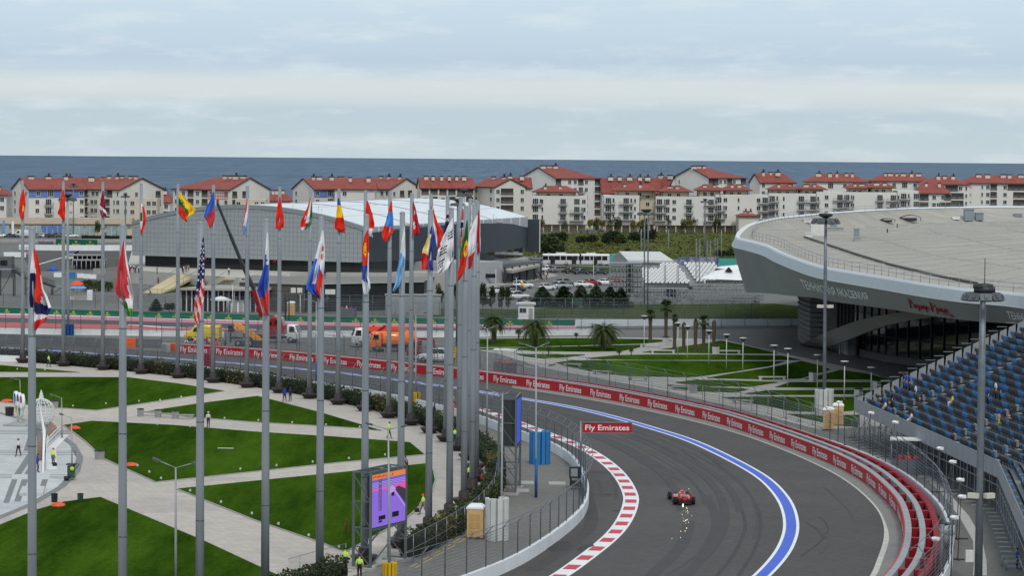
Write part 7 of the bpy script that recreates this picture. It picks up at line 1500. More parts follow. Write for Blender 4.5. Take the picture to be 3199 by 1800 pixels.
def screen(label, TL, TR, zb, depth, img):
 TL, TR = Vector(TL), Vector(TR); t = thing('video_screen', label, 'video screen', (TL.x, TL.y, 0)); d = Vector((TR.x-TL.x, TR.y-TL.y, 0)); W3 = d.length; d.normalize(); n = Vector((-d.y, d.x, 0))
 if n.y < 0: n = -n
 P = lambda a, z, o=0.0: (d.x*a+n.x*o, d.y*a+n.y*o, z)
 H = TL.z-zb; b = MB()
 def q(bm, x0, y0, x1, y1, m, o=-.02): bm.add([P(W3*x0, zb+H*y0, o), P(W3*x1, zb+H*y0, o), P(W3*x1, zb+H*y1, o), P(W3*x0, zb+H*y1, o)], [(0, 1, 2, 3)], m)
 part('panel', MB().add([P(0, zb), P(W3, zb), P(W3, TL.z), P(0, TL.z), P(0, zb, .35), P(W3, zb, .35), P(W3, TL.z, .35), P(0, TL.z, .35)], [(0, 1, 2, 3), (7, 6, 5, 4), (0, 4, 5, 1), (3, 2, 6, 7), (0, 3, 7, 4), (1, 5, 6, 2)]), M_dark, t, True)
 if img:
  E_ = lambda nm, c, s_=.8: mat('screen_'+nm, c[:3], .5, emit=s_, var=0)
  ms = [E_('violet', S(146, 112, 226)), E_('orange', S(236, 140, 70)), E_('pink', S(236, 90, 180)), E_('dark', S(66, 56, 72)), E_('black', S(22, 16, 30)), E_('lilac', S(196, 160, 236)), E_('blue', S(110, 100, 210)), E_('red', S(196, 40, 60))]
  q(b, .0, 0, 1, .70, 0); q(b, 0, .70, 1, .90, 6); q(b, 0, .90, 1, 1, 1)
  for i in range(5): q(b, 0, .715+.03*i, 1, .727+.03*i, 5, -.024)
  q(b, 0, .68, .55, .72, 2, -.026); b.add([P(W3*x, zb+H*y, -.026) for x, y in ((.55, .62), (.60, .72), (1, .78), (1, .62), (.85, .66))], [(0, 1, 2, 3, 4)], 2)
  b.add([P(W3*x, zb+H*y, -.028) for x, y in ((.66, .68), (.80, .70), (1, .62), (1, .33))], [(0, 1, 2, 3)], 3); b.add([P(W3*x, zb+H*y, -.03) for x, y in ((.62, .66), (.65, .67), (1, .29), (1, .26))], [(0, 1, 2, 3)], 5)
  b.add([P(W3*x, zb+H*y, -.03) for x, y in ((.52, .58), (.50, .70), (.60, .74), (.72, .66), (.62, .60))], [(0, 1, 2, 3, 4)], 5); q(b, .58, .53, .66, .60, 4, -.033)
  for i in range(13): q(b, .20, .30+.047*i, .28, .335+.047*i, 4, -.034); q(b, .22, .308+.047*i, .25, .325+.047*i, 5, -.036)
  q(b, .20, .12, .40, .20, 4, -.034); q(b, .20, .07, .30, .11, 4, -.034); q(b, .60, .12, .80, .22, 4, -.034)
  part('picture', b, ms, t, True)
  vs_, fs_, tw_ = text_mesh('PIRELLI', .02, 1.0); tm = MB().add([P(W3*(.04+.58*x/tw_), zb+H*(.925+.05*y/.73), -.03) for x, y in vs_], fs_); part('banner_print', tm, ms[7], t, True)
 else: part('side_cover', MB().add([P(-.1, zb, .35), P(-.1, zb, 1.15), P(-.1, TL.z, 1.15), P(-.1, TL.z, .35), P(W3+.1, zb, .35), P(W3+.1, zb, 1.15), P(W3+.1, TL.z, 1.15), P(W3+.1, TL.z, .35)], [(0, 1, 2, 3), (4, 5, 6, 7), (1, 5, 6, 2), (0, 4, 7, 3), (2, 6, 7, 3)]), M_dark, t, True); q(b, .02, .02, .98, .98, 0); part('picture', b, [mat('screen_deep_blue', S(52, 84, 214)[:3], .5, emit=.8, var=0)], t, True)
 fr_ = MB()
 for a in (-.12, W3+.12):
  for o in (0, depth): fr_.beam(P(a, 0, o), P(a, TL.z+.25, o), .2)
  for z in (.3, zb*.55, zb, zb+H*.5, TL.z+.2): fr_.beam(P(a, z, 0), P(a, z, depth), .09)
  for z0, z1 in ((.3, zb*.55), (zb*.55, zb), (zb, zb+H*.5), (zb+H*.5, TL.z)): fr_.beam(P(a, z0, 0), P(a, z1, depth), .07)
 for o in (0, depth):
  for z in (zb-.15, TL.z+.2): fr_.beam(P(-.12, z, o), P(W3+.12, z, o), .14)
  fr_.beam(P(-.12, .3, o), P(W3+.12, zb, o), .07)
 for i in range(5): fr_.beam(P(W3*i/4, TL.z+.2, 0), P(W3*i/4, TL.z+.2, depth), .09)
 part('steel_frame', fr_, mat('screen_frame', (.13, .15, .16), .5, .4, var=.08), t, True)
 for a in (-.12, W3+.12): part('foot_slab', MB().box(*P(a, .1, depth/2), .9, depth+.6, .22, atan2(d.y, d.x)), M_conc, t, True)
a, c = AT(1161, 1487, 192.6), AT(1266, 1459, 197); screen('large lit video screen showing a violet race picture, among the front flagpoles', a, c, AT(1161, 1652, 192.6).z, 1.4, True)
a, c = AT(1613, 1250, 236), AT(1626, 1246, 240.5); screen('tall dark framed video screen with blue face seen edge on', a, c, AT(1613, 1396, 236).z, 1.5, False)
M_stone = mat('bench_stone', (.30, .30, .295), .8, var=.12)
lightm = MB().box(0, 0, .08, .17, .17, .17).box(0, 0, .18, .13, .13, .03)
lm = lightm.mesh('ground_light', M_whpad); first = None; n_ = 0
LP = [l[:2]+l[2:] for l in [((500, 1257), (632, 1237)), ((228, 1275), (434, 1260)), ((596, 1307), (1124, 1341)), ((286, 1319), (800, 1353)), ((800, 1354), (1268, 1385)), ((430, 1463), (503, 1503)), ((751, 1474), (1203, 1429)), ((556, 1532), (1019, 1484)), ((594, 1542), (787, 1614)), ((870, 1647), (1059, 1719)), ((348, 1572), (768, 1754)), ((54, 1159), (227, 1163)), ((75, 1181), (407, 1184)), ((515, 1281), (800, 1240)), ((820, 1243), (1180, 1345))]]
LD = 'the bench side lawn|the far lawn front edge|the small lawn front edge|the middle lawn back edge|the middle lawn rear edge|the middle lawn left tip|the middle lawn front edge|the screen lawn back edge|the screen lawn left edge|the screen lawn front edge|the nearest lawn edge|the sliver lawn|the far lawn back edge|the small lawn left edge|the small lawn right edge'.split('|')
for li, ((u0, v0), (u1, v1)) in enumerate(LP):
 n = max(3, int(hypot(u1-u0, (v1-v0)*2)/78))
 for i in range(n):
  q = G(u0+(u1-u0)*i/(n-1), v0+(v1-v0)*i/(n-1)); n_ += 1; o = solo('ground_light', lm, None, 'small white cube light, %s from the left along %s' % (ORD[i], LD[li]), 'light', 'cube lights along the lawn edges', loc=(q.x, q.y, .16))
def bench(u, v, rz, label, L_=2.4, m=M_stone):
 p = G(u, v, .06); t = thing('bench', label, 'bench', tuple(p), rz); part('seat', MB().box(0, 0, .42, L_, .6, .12), m, t, True)
 for sd in (-1, 1): part('leg', MB().box(sd*(L_/2-.25), 0, .18, .3, .5, .36), m, t, True)
def bin_(u, v, label, m, h=.95, r=.32, lid=None, sq=True):
 p = G(u, v, .06); t = thing('litter_bin', label, 'bin', tuple(p)); part('body', MB().lathe([(r*.9, 0), (r, h*.9)], 4 if sq else 12, cap=True, smooth=not sq), m, t, True); part('rim', MB().lathe([(r*1.04, h*.88), (r*1.06, h), (r*.8, h), (r*.78, h*.9)], 4 if sq else 12, smooth=not sq), lid or M_dark, t, True)
for u, v, lb in ((466, 1299, 'stone bench nearest the left bin in the row before the lawn'), (517, 1305, 'middle stone bench of the row before the lawn'), (573, 1309, 'right end stone bench of the row before the lawn')): bench(u, v, -.1, lb)
for u, v, lb in ((439, 1302, 'stone bin at the left end of the bench row'), (494, 1305, 'stone bin between the first and second bench'), (548, 1309, 'stone bin between the second and third bench')): bin_(u, v, lb, M_stone, .9, .38)
bin_(311, 1436, 'stone planter bin with dark top at the lawn by the court', M_stone, .9, .5); bin_(169, 1276, 'stone planter bin with dark top behind the wire globe', M_stone, .9, .5); bin_(30, 1300, 'black bin left of the ring sculpture', M_plast, 1.0, .5); bin_(170, 1570, 'dark bin by the orange cover at the near lawn', M_plast, .75, .28); bin_(251, 1570, 'dark green bin alone at the near lawn corner', PAINTM['green'], .75, .26)
p = G(224, 1500, .07); t = thing('cleaning_cart', 'dark green wheeled cleaning cart with bucket on the dark ring', 'cart', tuple(p)); part('body', MB().loft([sec(-.35, .34, .25, 1.3, .06), sec(.35, .38, .2, 1.35, .06)], sm=False), PAINTM['green'], t, True); part('lid', MB().box(0, 0, 1.42, .9, .9, .08), M_plast, t, True); part('sack', MB().sph((.1, -.4, 1.05), .2, 8, 5), mat('lime_cloth', S(190, 220, 60), .7), t, True); part('bucket', MB().cyl(-.35, -.7, .0, .4, .22, .26), M_plast, t, True); part('handle', MB().beam((.4, -.3, 1.0), (.75, -.4, 1.5), .06), M_plast, t, True)
for u, v, lb in ((22, 1254, 'crumpled orange cover on the lawn edge at the left'), (233, 1339, 'crumpled orange cover at the pointed lawn tip'), (410, 1454, 'crumpled orange cover on the big middle lawn'), (182, 1580, 'crumpled orange cover at the near lawn edge')):
 p = G(u, v, .17); random.seed(int(u)); rows = [[(.62*cos(a)*r_*random.uniform(.8, 1.2), .7*sin(a)*r_*random.uniform(.8, 1.2), (.2 if r_ < .9 else 0)*random.uniform(.5, 1)+.10*(1-r_)) for a in [2*pi*i/14 for i in range(14)]] for r_ in (1, .8, .55, .3, .05)]
 solo('orange_cover', MB().loft(rows, cap=False).xf(Matrix.Translation(p)), mat('orange_cloth', S(226, 88, 58), .7, var=.25, scale=3), lb, 'cover', loc=tuple(p))
solo('white_sheet', MB().box(*G(705, 1407)[:2], .19, 1.6, .3, .02, -.05), M_white, 'small white strip lying on the big middle lawn', 'sheet'); p = G(104, 1550, .07); solo('stone_slab', MB().prism([tuple(G(60, 1553)[:2]), tuple(G(135, 1553)[:2]), tuple(G(140, 1532)[:2]), tuple(G(70, 1532)[:2])], .07, .35), M_circle, 'low pale stone slab on the court', 'slab')
pr0 = G(60, 1325, .07); t = thing('ring_sculpture', 'sculpture of five interlocked standing rings on a low plinth', 'sculpture', tuple(pr0)); part('plinth', MB().box(.5, -.6, .08, 2.6, 4.6, .2, -.25), M_conc, t, True)
dv = Vector((.60, -1.55, 0)).normalized(); RC = [S(30, 90, 180), (.02, .02, .02), S(200, 40, 50), S(230, 180, 40), S(30, 130, 70)]
for i, (s_, z) in enumerate(((-1.75, 2.55), (0, 2.55), (1.75, 2.55), (-.87, 1.55), (.87, 1.55))):
 c_ = dv*s_; c_.z = z; nn = 26; rows = []
 nv = Vector((dv.y, -dv.x, 0))
 def rg(r, o): return [tuple(c_+dv*(r*cos(2*pi*k/nn))+Vector((0, 0, r*sin(2*pi*k/nn)))+nv*o) for k in range(nn+1)]
 r_ = part('ring', MB().grid([rg(.66, -.16), rg(.86, -.16), rg(.86, .16), rg(.66, .16)]), M_white, t, True); part('inner_band', MB().grid([rg(.655, -.15), rg(.655, .15)]), mat('ring_colour_%s' % 'abcde'[i], tuple(.55*c+.16 for c in RC[i][:3]), .5, var=0), r_, True)
for s_ in (-.87, .87): c_ = dv*s_; part('support', MB().tube([(c_.x, c_.y, .1), (c_.x, c_.y, .72)], .14, 8), M_frame, t, True)
pg = G(128, 1345, .07); t = thing('globe_sculpture', 'white wire globe sculpture with cone tip and tall blades', 'sculpture', tuple(pg)); cg = up(129, 1290, pg); rg_ = 1.42; gm = MB()
for i in range(9): a = pi*i/9; gm.tube([(cg.x+rg_*cos(a)*cos(b_), rg_*sin(a)*cos(b_), cg.z+rg_*sin(b_)) for b_ in [2*pi*k/24 for k in range(25)]], .035, 4, cap=False)
for i in range(1, 8): z = -1+2*i/8; rr_ = sqrt(1-z*z)*rg_; gm.tube([(cg.x+rr_*cos(b_), rr_*sin(b_), cg.z+rg_*z) for b_ in [2*pi*k/24 for k in range(25)]], .035, 4, cap=False)
part('wire_globe', gm, M_white, t, True); part('cone_tip', MB().lathe([(.30, 0), (.2, .5), (.03, 1.0), (.001, 1.05)], 10, (cg.x, 0, cg.z+rg_*.96)), M_frame, t, True)
for u0, v0, u1, v1, w_, m_ in ((122, 1255, 134, 1478, .16, M_white), (150, 1330, 152, 1390, .55, mat('bronze_blade', (.24, .13, .08), .45, .3, var=.15)), (158, 1322, 158, 1372, .4, mat('copper_blade', (.36, .16, .08), .45, .3, var=.15)), (120, 1345, 124, 1440, .5, MATS['bronze_blade']), (142, 1335, 146, 1400, .3, M_frame)):
 b0 = G(u1, v1, .07)-pg; t0 = AT(u0, v0, pg.y-1)-pg; mid = (b0+t0)/2+Vector((.35, 0, .2)); part('blade', MB().tube([tuple(b0), tuple(mid), tuple(t0)], [w_*.5, w_, w_*.35], 6), m_, t, True)
part('pedestal', MB().cyl(cg.x, .1, 0, cg.z-rg_*.8, .8, .5), M_conc, t, True)
rp = thing('ramp_railing', 'white stepped ramp with railings beside the globe sculpture', 'ramp', tuple(G(160, 1440, .07)))
for (u0, v0), (u1, v1) in (((146, 1405), (186, 1364)), ((146, 1410), (146, 1470))):
 a, b_ = G(u0, v0, .07), G(u1, v1, .07); l = MB()
 for z in (.25, .6, 1.0): l.beam(a+Vector((0, 0, z)), b_+Vector((0, 0, z)), .07);
 for i in range(12): q = a.lerp(b_, i/11); l.beam(q, q+Vector((0, 0, 1.05)), .05); l.beam(q+Vector((0, 0, .12)), q+Vector((.9, .2, .12)), .12)
 part('railing', l, M_white, rp, kind='stuff')
def toilet(u, v, label, s_=1.0):
 p = G(u, v, .01); t = thing('portable_toilet', label, 'portable toilet', tuple(p), -.1); t.scale = (s_,)*3; mt = mat('toilet_tan', S(206, 170, 120), .6, var=.05); mw = M_whpad
 part('cabin', MB().box(0, 0, 1.08, 1.1, 1.1, 2.0), mt, t, True); part('roof', MB().loft([[(-.6, -.6, 2.06), (.6, -.6, 2.06), (.6, .6, 2.06), (-.6, .6, 2.06)], [(-.6, -.6, 2.2), (.6, -.6, 2.2), (.6, .6, 2.2), (-.6, .6, 2.2)], [(-.38, -.42, 2.38), (.38, -.42, 2.38), (.38, .42, 2.38), (-.38, .42, 2.38)]], sm=False), M_white, t, True); d = part('door', MB().box(0, -.57, 1.05, .86, .05, 1.8), mt, t, True)
 part('door_panel', MB().box(-.2, -.605, 1.5, .34, .03, .45).box(.2, -.605, 1.5, .34, .03, .45).box(-.2, -.605, .95, .34, .03, .45).box(.2, -.605, .95, .34, .03, .45).box(-.2, -.605, .42, .34, .03, .4).box(.2, -.605, .42, .34, .03, .4), mat('toilet_tan_dark', S(190, 152, 102), .6), d, True, kind='stuff'); part('skid', MB().box(0, 0, .05, 1.15, 1.15, .1), M_dark, t, True)
toilet(1486, 1682, 'cream portable toilet with white roof beside the white guard', 1.12); toilet(2588, 1344, 'tan portable toilet before the park lawn, left of a pair', 1.05); toilet(2618, 1330, 'tan portable toilet before the park lawn, right of a pair', 1.05); toilet(910, 987, 'pale yellow portable toilet behind the green boards', 1.1)
p = G(1797, 1530); t = thing('camera_cabinet', 'grey equipment cabinet on legs inside the track wall', 'cabinet', tuple(p), -.15); part('box', MB().box(0, 0, 1.55, 1.0, .8, 1.0), MATS['navy_cladding'], t, True); part('door', MB().box(-.05, -.42, 1.55, .6, .05, .7), M_strap, t, True); part('stand', MB().box(-.4, 0, .5, .1, .6, 1.0).box(.4, 0, .5, .1, .6, 1.0).box(.1, -.2, .55, .9, .6, .5), M_dark, t, True)
for u, v, w_, lb in ((1740, 1513, 1.9, 'white painted slab on the apron before the equipment cabinet'), (1644, 1511, 1.7, 'white slab beside the foot of the tall dark screen'), (1628, 1536, 1.7, 'white slab in front of the tall dark screen')): solo('floor_slab', MB().box(*G(u, v)[:2], .05, w_*.8, 2.2, .08), M_conc, lb, 'slab')
def post_cage(u, v, label, w=2.8, h=1.5, canopy=True):
 p = G(u, v); t = thing('marshal_post', label, 'marshal post', tuple(p), -.15); m = mat('cage_panel', (.13, .14, .16), .6, .2, var=.1)
 part('front_panel', MB().box(0, -.9, h/2, w, .06, h), m, t, True); part('side_panel', MB().box(-w/2, 0, h/2, .06, 1.8, h), m, t, True); part('side_panel', MB().box(w/2, 0, h/2, .06, 1.8, h), m, t, True); part('floor', MB().box(0, 0, .2, w, 1.8, .1), M_dark, t, True)
 if canopy:
  part('canopy', MB().box(0, 0, 3.25, w*1.1, 2.4, .12), M_frame, t, True)
  for x in (-w/2, w/2):
   for y in (-.9, .9): part('post', MB().tube([(x, y, 0), (x, y, 3.2)], .04, 5), M_steel, t, True)
 return p
PC = [post_cage(1578, 1168, 'covered marshal post with red clad marshals behind the red barrier'), post_cage(2835, 1480, 'mesh fronted marshal post with white canopy before the grandstand', 3.0, 1.4), post_cage(1083, 990, 'dark marshal post with red clad people behind the green boards', 3.2, 1.6, False), post_cage(143, 771, 'dark marshal post by the hairpin wall', 4, 1.6, False)]
spk = MB().sph((0, 0, 0), .26, 10, 6, sz=.55).box(.12, 0, -.02, .5, .35, .22)
spm = spk.mesh('speaker_head', M_white)
for u, vt, ub, vb, lb in ((2620, 1257, 2617, 1392, 'white headed speaker pole nearest the tan toilets'), (2719, 1290, 2718, 1432, 'white headed speaker pole in front of the grandstand corner'), (2794, 1319, 2790, 1470, 'white headed speaker pole left of the flat canopy'), (2871, 1359, 2867, 1453, 'white headed speaker pole right of the flat canopy'), (2934, 1401, 2928, 1540, 'white headed speaker pole fifth from the left'), (2973, 1443, 2965, 1618, 'white headed speaker pole behind the bent fence, upper of two'), (2997, 1499, 2988, 1686, 'white headed speaker pole left of the thick dark mast, further one'), (3002, 1552, 2992, 1751, 'white headed speaker pole left of the thick dark mast, nearer one'), (2978, 1617, 2970, 1812, 'white headed speaker pole behind the white bin'), (2919, 1684, 2914, 1830, 'white headed speaker pole at the end of the red blocks')):
 b = G(ub, vb); h = up(u, vt, b); t = thing('speaker_pole', lb, 'speaker pole', tuple(b)); part('pole', MB().tube([(0, 0, 0), tuple(h)], .035, 6), M_dark, t, True); o = part('speaker_head', spm, None, t); o.location = h; part('foot', MB().beam((-.9, 0, .06), (.9, 0, .06), .08).beam((0, -.5, .06), (0, .5, .06), .08), M_dark, t, True)
p = G(2962, 1712); t = thing('waste_container', 'white and grey round waste container by the outer fence', 'bin', tuple(p)); part('body', MB().cyl(0, 0, 0, 1.0, .48, .52), M_conc, t, True); part('hood', MB().cyl(0, 0, 1.0, 1.75, .5, .45), M_whpad, t, True); part('lid', MB().box(-.1, 0, 1.85, .9, .7, .08, .3), M_dark, t, True)
p = G(2940, 1830); solo('fence_post', MB().tube([(p.x, p.y, 0), (p.x, p.y, AT(2942, 1640, p.y).z)], .16, 8), M_post, 'thick steel post at the end of the outer fence', 'post')
p = G(3046, 1790); q = up(3049, 1737, G(3056, 1832)); b = G(3056, 1832); solo('junction_box', MB().box(b.x+q.x-.5, b.y-.25, q.z, .55, .35, .8), M_frame, 'white junction box fixed to the thick dark mast', 'box')
for u, v, lb in ((1789, 1147, 'grey concrete bench block at the big lawn edge, left'), (1880, 1170, 'grey concrete bench block at the big lawn edge, right'), (1992, 1190, 'grey concrete block by the crowd fence, left'), (2128, 1219, 'grey concrete block by the crowd fence, middle'), (2320, 1262, 'grey block pair by the crowd fence, right')): bench(u, v, -.35, lb, 2.6, M_stone)
bin_(2167, 1228, 'grey bin beside the crowd fence', M_stone, 1.2, .45)
M_wst = mat('white_stone', (.5, .5, .48), .7, var=.06)
for u, v, lb in ((2035, 1085, 'white bench near the path to the date palms'), (2071, 1104, 'white bench in front of the trimmed palms, left'), (2276, 1105, 'white bench in front of the cone lamps, right'), (2412, 1188, 'white bench cut by the tall dark mast on the left'), (2632, 1246, 'white bench between two park lamps near the grandstand')): bench(u, v, 0, lb, 3.6, M_wst)
for u, v, lb in ((2236, 1107, 'white stone bin beside the right white bench'), (2539, 1191, 'white stone bin left of the dark mast'), (2738, 1219, 'white stone bin near the grandstand edge'), (2682, 1246, 'white stone bin beside the white bench near the grandstand'), (2080, 1078, 'white stone block at the end of the path')): bin_(u, v, lb, M_wst, 1.3, .55)
p = G(1643, 1000); t = thing('guard_hut', 'white guard hut with curved roof behind the green boards', 'hut', tuple(p)); k2 = 1/ppm(p.y); part('wall', MB().box(0, 1.4, 1.35, 2.9, 2.8, 2.7), M_white, t, True); part('roof', MB().loft([[(-1.75, y, 2.7), (1.75, y, 2.7), (1.7, y, 2.95), (0, y, 3.2), (-1.7, y, 2.95)] for y in (-.3, 3.1)], sm=False), M_frame, t, True); f = part('window', MB().box(-.55, -.03, 1.7, 1.3, .08, .95), M_frame, t, True); part('pane', MB().box(-.85, -.05, 1.7, .55, .08, .8).box(-.25, -.05, 1.7, .55, .08, .8), M_glassw, f, True); part('door', MB().box(.85, -.03, 1.05, .75, .06, 2.0), M_conc, t, True)
p = G(1800, 985); t = thing('road_sign', 'small green road sign before the second conifer gap', 'sign', tuple(p)); z = AT(1805, 942, p.y).z; part('panel', MB().box(.3, 0, z, 1.7, .06, 1.1), PAINTM['green'], t, True); part('post', MB().tube([(-.7, .05, 0), (-.7, .05, z+.6)], .06, 5), M_steel, t, True); part('post', MB().tube([(.9, .05, 0), (.9, .05, z+.6)], .06, 5), M_steel, t, True)
p = G(690, 978); t = thing('gazebo', 'small white gazebo tent behind the green boards', 'gazebo', tuple(p)); part('roof', MB().lathe([(1.9, 2.3), (1.9, 2.5), (.7, 2.9), (.03, 3.1)], 4, smooth=False), M_white, t, True)
for x, y in ((-1.25, -1.25), (1.25, -1.25), (1.25, 1.25), (-1.25, 1.25)): part('post', MB().tube([(x, y, 0), (x, y, 2.35)], .06, 5), M_white, t, True)
for u, v, sx, h, lb, m_ in ((733, 977, 1.5, 2.0, 'white cabinet left of a pair behind the green boards', M_white), (752, 977, 1.0, 2.0, 'white cabinet right of a pair behind the green boards', M_white), (1290, 985, 10, 3.6, 'light grey shed behind the bundled flagpoles', M_gpan)):
 p = G(u, v); t = thing('cabin', lb, 'cabin', tuple(p)); part('wall', MB().box(0, 1, h/2, sx, 2, h), m_, t, True); part('roof', MB().box(0, 1, h+.08, sx+.3, 2.3, .16), M_strap, t, True); part('door', MB().box(0, -.03, .95, .8, .06, 1.8), M_conc, t, True)
p = G(250, 938); t = thing('kiosk', 'drinks kiosk with orange parasol and blue canopy behind the far straight', 'kiosk', tuple(p))
part('counter', MB().box(.2, 0, .55, 2.4, .8, 1.1), M_conc, t, True); part('fridge', MB().box(1.9, .2, 1.0, 1.0, .8, 2.0), M_white, t, True); part('canopy', MB().loft([[(-2.0, -1, 2.35), (1.2, -1, 2.35), (1.2, 1, 2.35), (-2.0, 1, 2.35)], [(-1.4, -.3, 2.75), (.8, -.3, 2.75), (.8, .3, 2.75), (-1.4, .3, 2.75)]], sm=False), mat('kiosk_blue', S(110, 150, 220), .6, var=.15), t, True); part('parasol', MB().lathe([(1.35, 3.0), (1.0, 3.4), (.5, 3.7), (.02, 3.8)], 12, (-.7, .9, 0)), MATS['orange_cloth'], t, True); part('parasol_pole', MB().tube([(-.7, .9, 0), (-.7, .9, 3.7)], .04, 5), M_steel, t, True); part('back_wall', MB().box(-1.6, .6, 1.1, .9, .5, 2.2), M_chim, t, True)
def footstair(label, plats, flights, z):
 t = thing('steel_stairway', label, 'stairway', tuple(G(*plats[0][:2]))); c = MB(); m_ = MB()
 for u, vb, vt, w_ in plats:
  p = G(u, vb); h = AT(u, vt, p.y).z; m_.box(p.x, p.y, h, w_, 2.2, .25)
  for x in (-w_*.4, w_*.4):
   for y in (-.9, .9): c.tube([(p.x+x, p.y+y, 0), (p.x+x, p.y+y, h)], .11, 5)
  c.beam((p.x-w_*.4, p.y-.9, .2), (p.x+w_*.4, p.y-.9, h), .12)
 for (u0, v0), (u1, v1), D in flights:
  a, b = AT(u0, v0, D), AT(u1, v1, D)
  for y in (-.9, .9): c.beam((a.x, D+y, a.z), (b.x, D+y, b.z), .1, .3); c.beam((a.x, D+y, a.z+1.05), (b.x, D+y, b.z+1.05), .07); c.beam((a.x, D+y, a.z+.55), (b.x, D+y, b.z+.55), .05)
  n = 16
  for i in range(n): q = a.lerp(b, (i+.5)/n); part('tread', MB().box(q.x, D, q.z, abs(b.x-a.x)/n*1.05, 1.7, .06), M_steel, t); c.tube([(q.x, D-.9, q.z), (q.x, D-.9, q.z+1.05)], .03, 4)
 part('landing', m_, M_steel, t, kind='stuff'); part('steelwork', c, M_dark, t, kind='stuff')
footstair('dark steel stairway with trestles at the left edge beyond the far straight', [(22, 925, 842, 3.6), (92, 922, 872, 2.2), (180, 922, 897, 2.8)], [((38, 842), (84, 872), 540), ((100, 872), (172, 897), 540)], 0)
random.seed(21)
for u, v, w_, h_, m_, lb in ((182, 866, 1.9, 1.0, M_white, 'white concrete block right of the blue tarpaulin'), (252, 868, 1.5, .9, M_white, 'white concrete block in a row, left'), (272, 870, 1.5, .9, M_white, 'white concrete block in a row, middle'), (291, 871, 1.5, .9, M_white, 'white concrete block in a row, right'), (224, 872, 1.4, 1.5, M_bluep, 'bright blue crate beside the row of white blocks'), (312, 856, 3.0, 1.2, M_conc, 'pale crate stack near the low canopies')):
 p = G(u, v); o = thing('crate', lb, 'crate', tuple(p)); part('body', MB().box(0, 0, h_/2, w_, 1.0, h_), MATS['blue_pad'] if m_ is M_bluep else m_, o, True); part('lid', MB().box(0, 0, h_+.04, w_*1.04, 1.04, .08), m_ if m_ is not M_bluep else M_bluepad, o, True)
p = G(163, 846); random.seed(4); solo('tarpaulin', MB().loft([[(1.6*cos(a)*r_+.5*(1-r_), .8*sin(a)*r_, (1-r_)*1.2+.1*random.random()) for a in [2*pi*i/10 for i in range(10)]] for r_ in (1, .7, .4, .1)]).xf(Matrix.Translation(p)), mat('tarp_blue', S(30, 90, 190), .5, var=.1), 'crumpled bright blue tarpaulin beside the steel stairway', 'tarpaulin', loc=tuple(p))
for u0, u1, v, h, lb in ((215, 320, 828, 2.4, 'dark low market canopy behind the white blocks, back row'), (228, 330, 842, 2.2, 'dark low market canopy behind the white blocks, front row')):
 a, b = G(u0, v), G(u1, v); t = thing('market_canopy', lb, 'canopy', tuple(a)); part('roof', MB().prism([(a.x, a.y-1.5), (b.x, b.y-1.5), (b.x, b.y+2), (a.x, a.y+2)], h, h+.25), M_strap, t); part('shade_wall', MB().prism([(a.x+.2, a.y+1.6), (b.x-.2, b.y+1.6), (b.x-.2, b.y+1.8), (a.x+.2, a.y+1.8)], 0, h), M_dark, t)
 for i in range(8): q = a.lerp(b, i/7); part('post', MB().tube([(q.x, q.y-1.4, 0), (q.x, q.y-1.4, h)], .07, 5), M_frame, t)
p = G(8, 868); o = thing('cabin', 'dark two storey container cabin at the left edge', 'cabin', tuple(p)); part('wall', MB().box(-1.5, 2, 2.4, 7, 4, 4.8), mat('cabin_grey', (.12, .125, .13), .7, var=.1), o, True); part('window', MB().box(.3, -.03, 3.4, 1.6, .08, 1.2), M_glass, o, True)
sd_ = thing('bleacher', 'small grey bleacher with white banner at the left edge by the hairpin', 'bleacher', tuple(G(40, 812))); a = G(30, 806)
for i in range(5): part('bench_row', MB().box(a.x, a.y+i*.9, .6+i*.5, 9, .5, .12), M_deck, sd_)
part('frame', MB().box(a.x, a.y+2.4, 1.0, 9, 4.4, .1).beam((a.x-4, a.y, 0), (a.x-4, a.y+4, 3), .15).beam((a.x+4, a.y, 0), (a.x+4, a.y+4, 3), .15), M_steel, sd_); part('banner', MB().box(a.x+1.5, a.y-.5, .9, 6, .08, 1.4), M_white, sd_)
for u, vt, vb, m_, lb in ((8, 688, 736, MATS['kiosk_blue'], 'blue feather banner at the left edge by the shops'), (36, 690, 742, M_white, 'white feather banner left of the white van'), (65, 688, 735, MATS['kiosk_blue'], 'blue feather banner above the white van'), (157, 710, 735, MATS['kiosk_blue'], 'blue feather banner before the shop front'), (167, 708, 735, M_white, 'white feather banner by the blue shop front'), (189, 707, 735, M_white, 'white feather banner right of the blue shop front')):
 p = G(u, vb+3); h = AT(u, vt, p.y).z; t = thing('feather_banner', lb, 'banner', tuple(p)); part('pole', MB().tube([(0, 0, 0), (0, 0, h)], .05, 5), M_steel, t, True); part('cloth', MB().box(.42, 0, h*.62, .75, .05, h*.72), m_, t, True)
hb_ = MB(); random.seed(5); a, b = G(255, 745), G(412, 746); hedge('low dark hedge before the shop row', [(a.x, a.y), (b.x, b.y)], .7, 1.1, 26)
a, b = AT(1960, 830, 700), AT(2104, 832, 700); zr, ze = AT(2000, 786, 704).z, AT(2000, 813, 700).z; t = thing('marquee', 'large white marquee tent behind the white seats', 'marquee', (a.x, 700, 0)); dx = 1.2
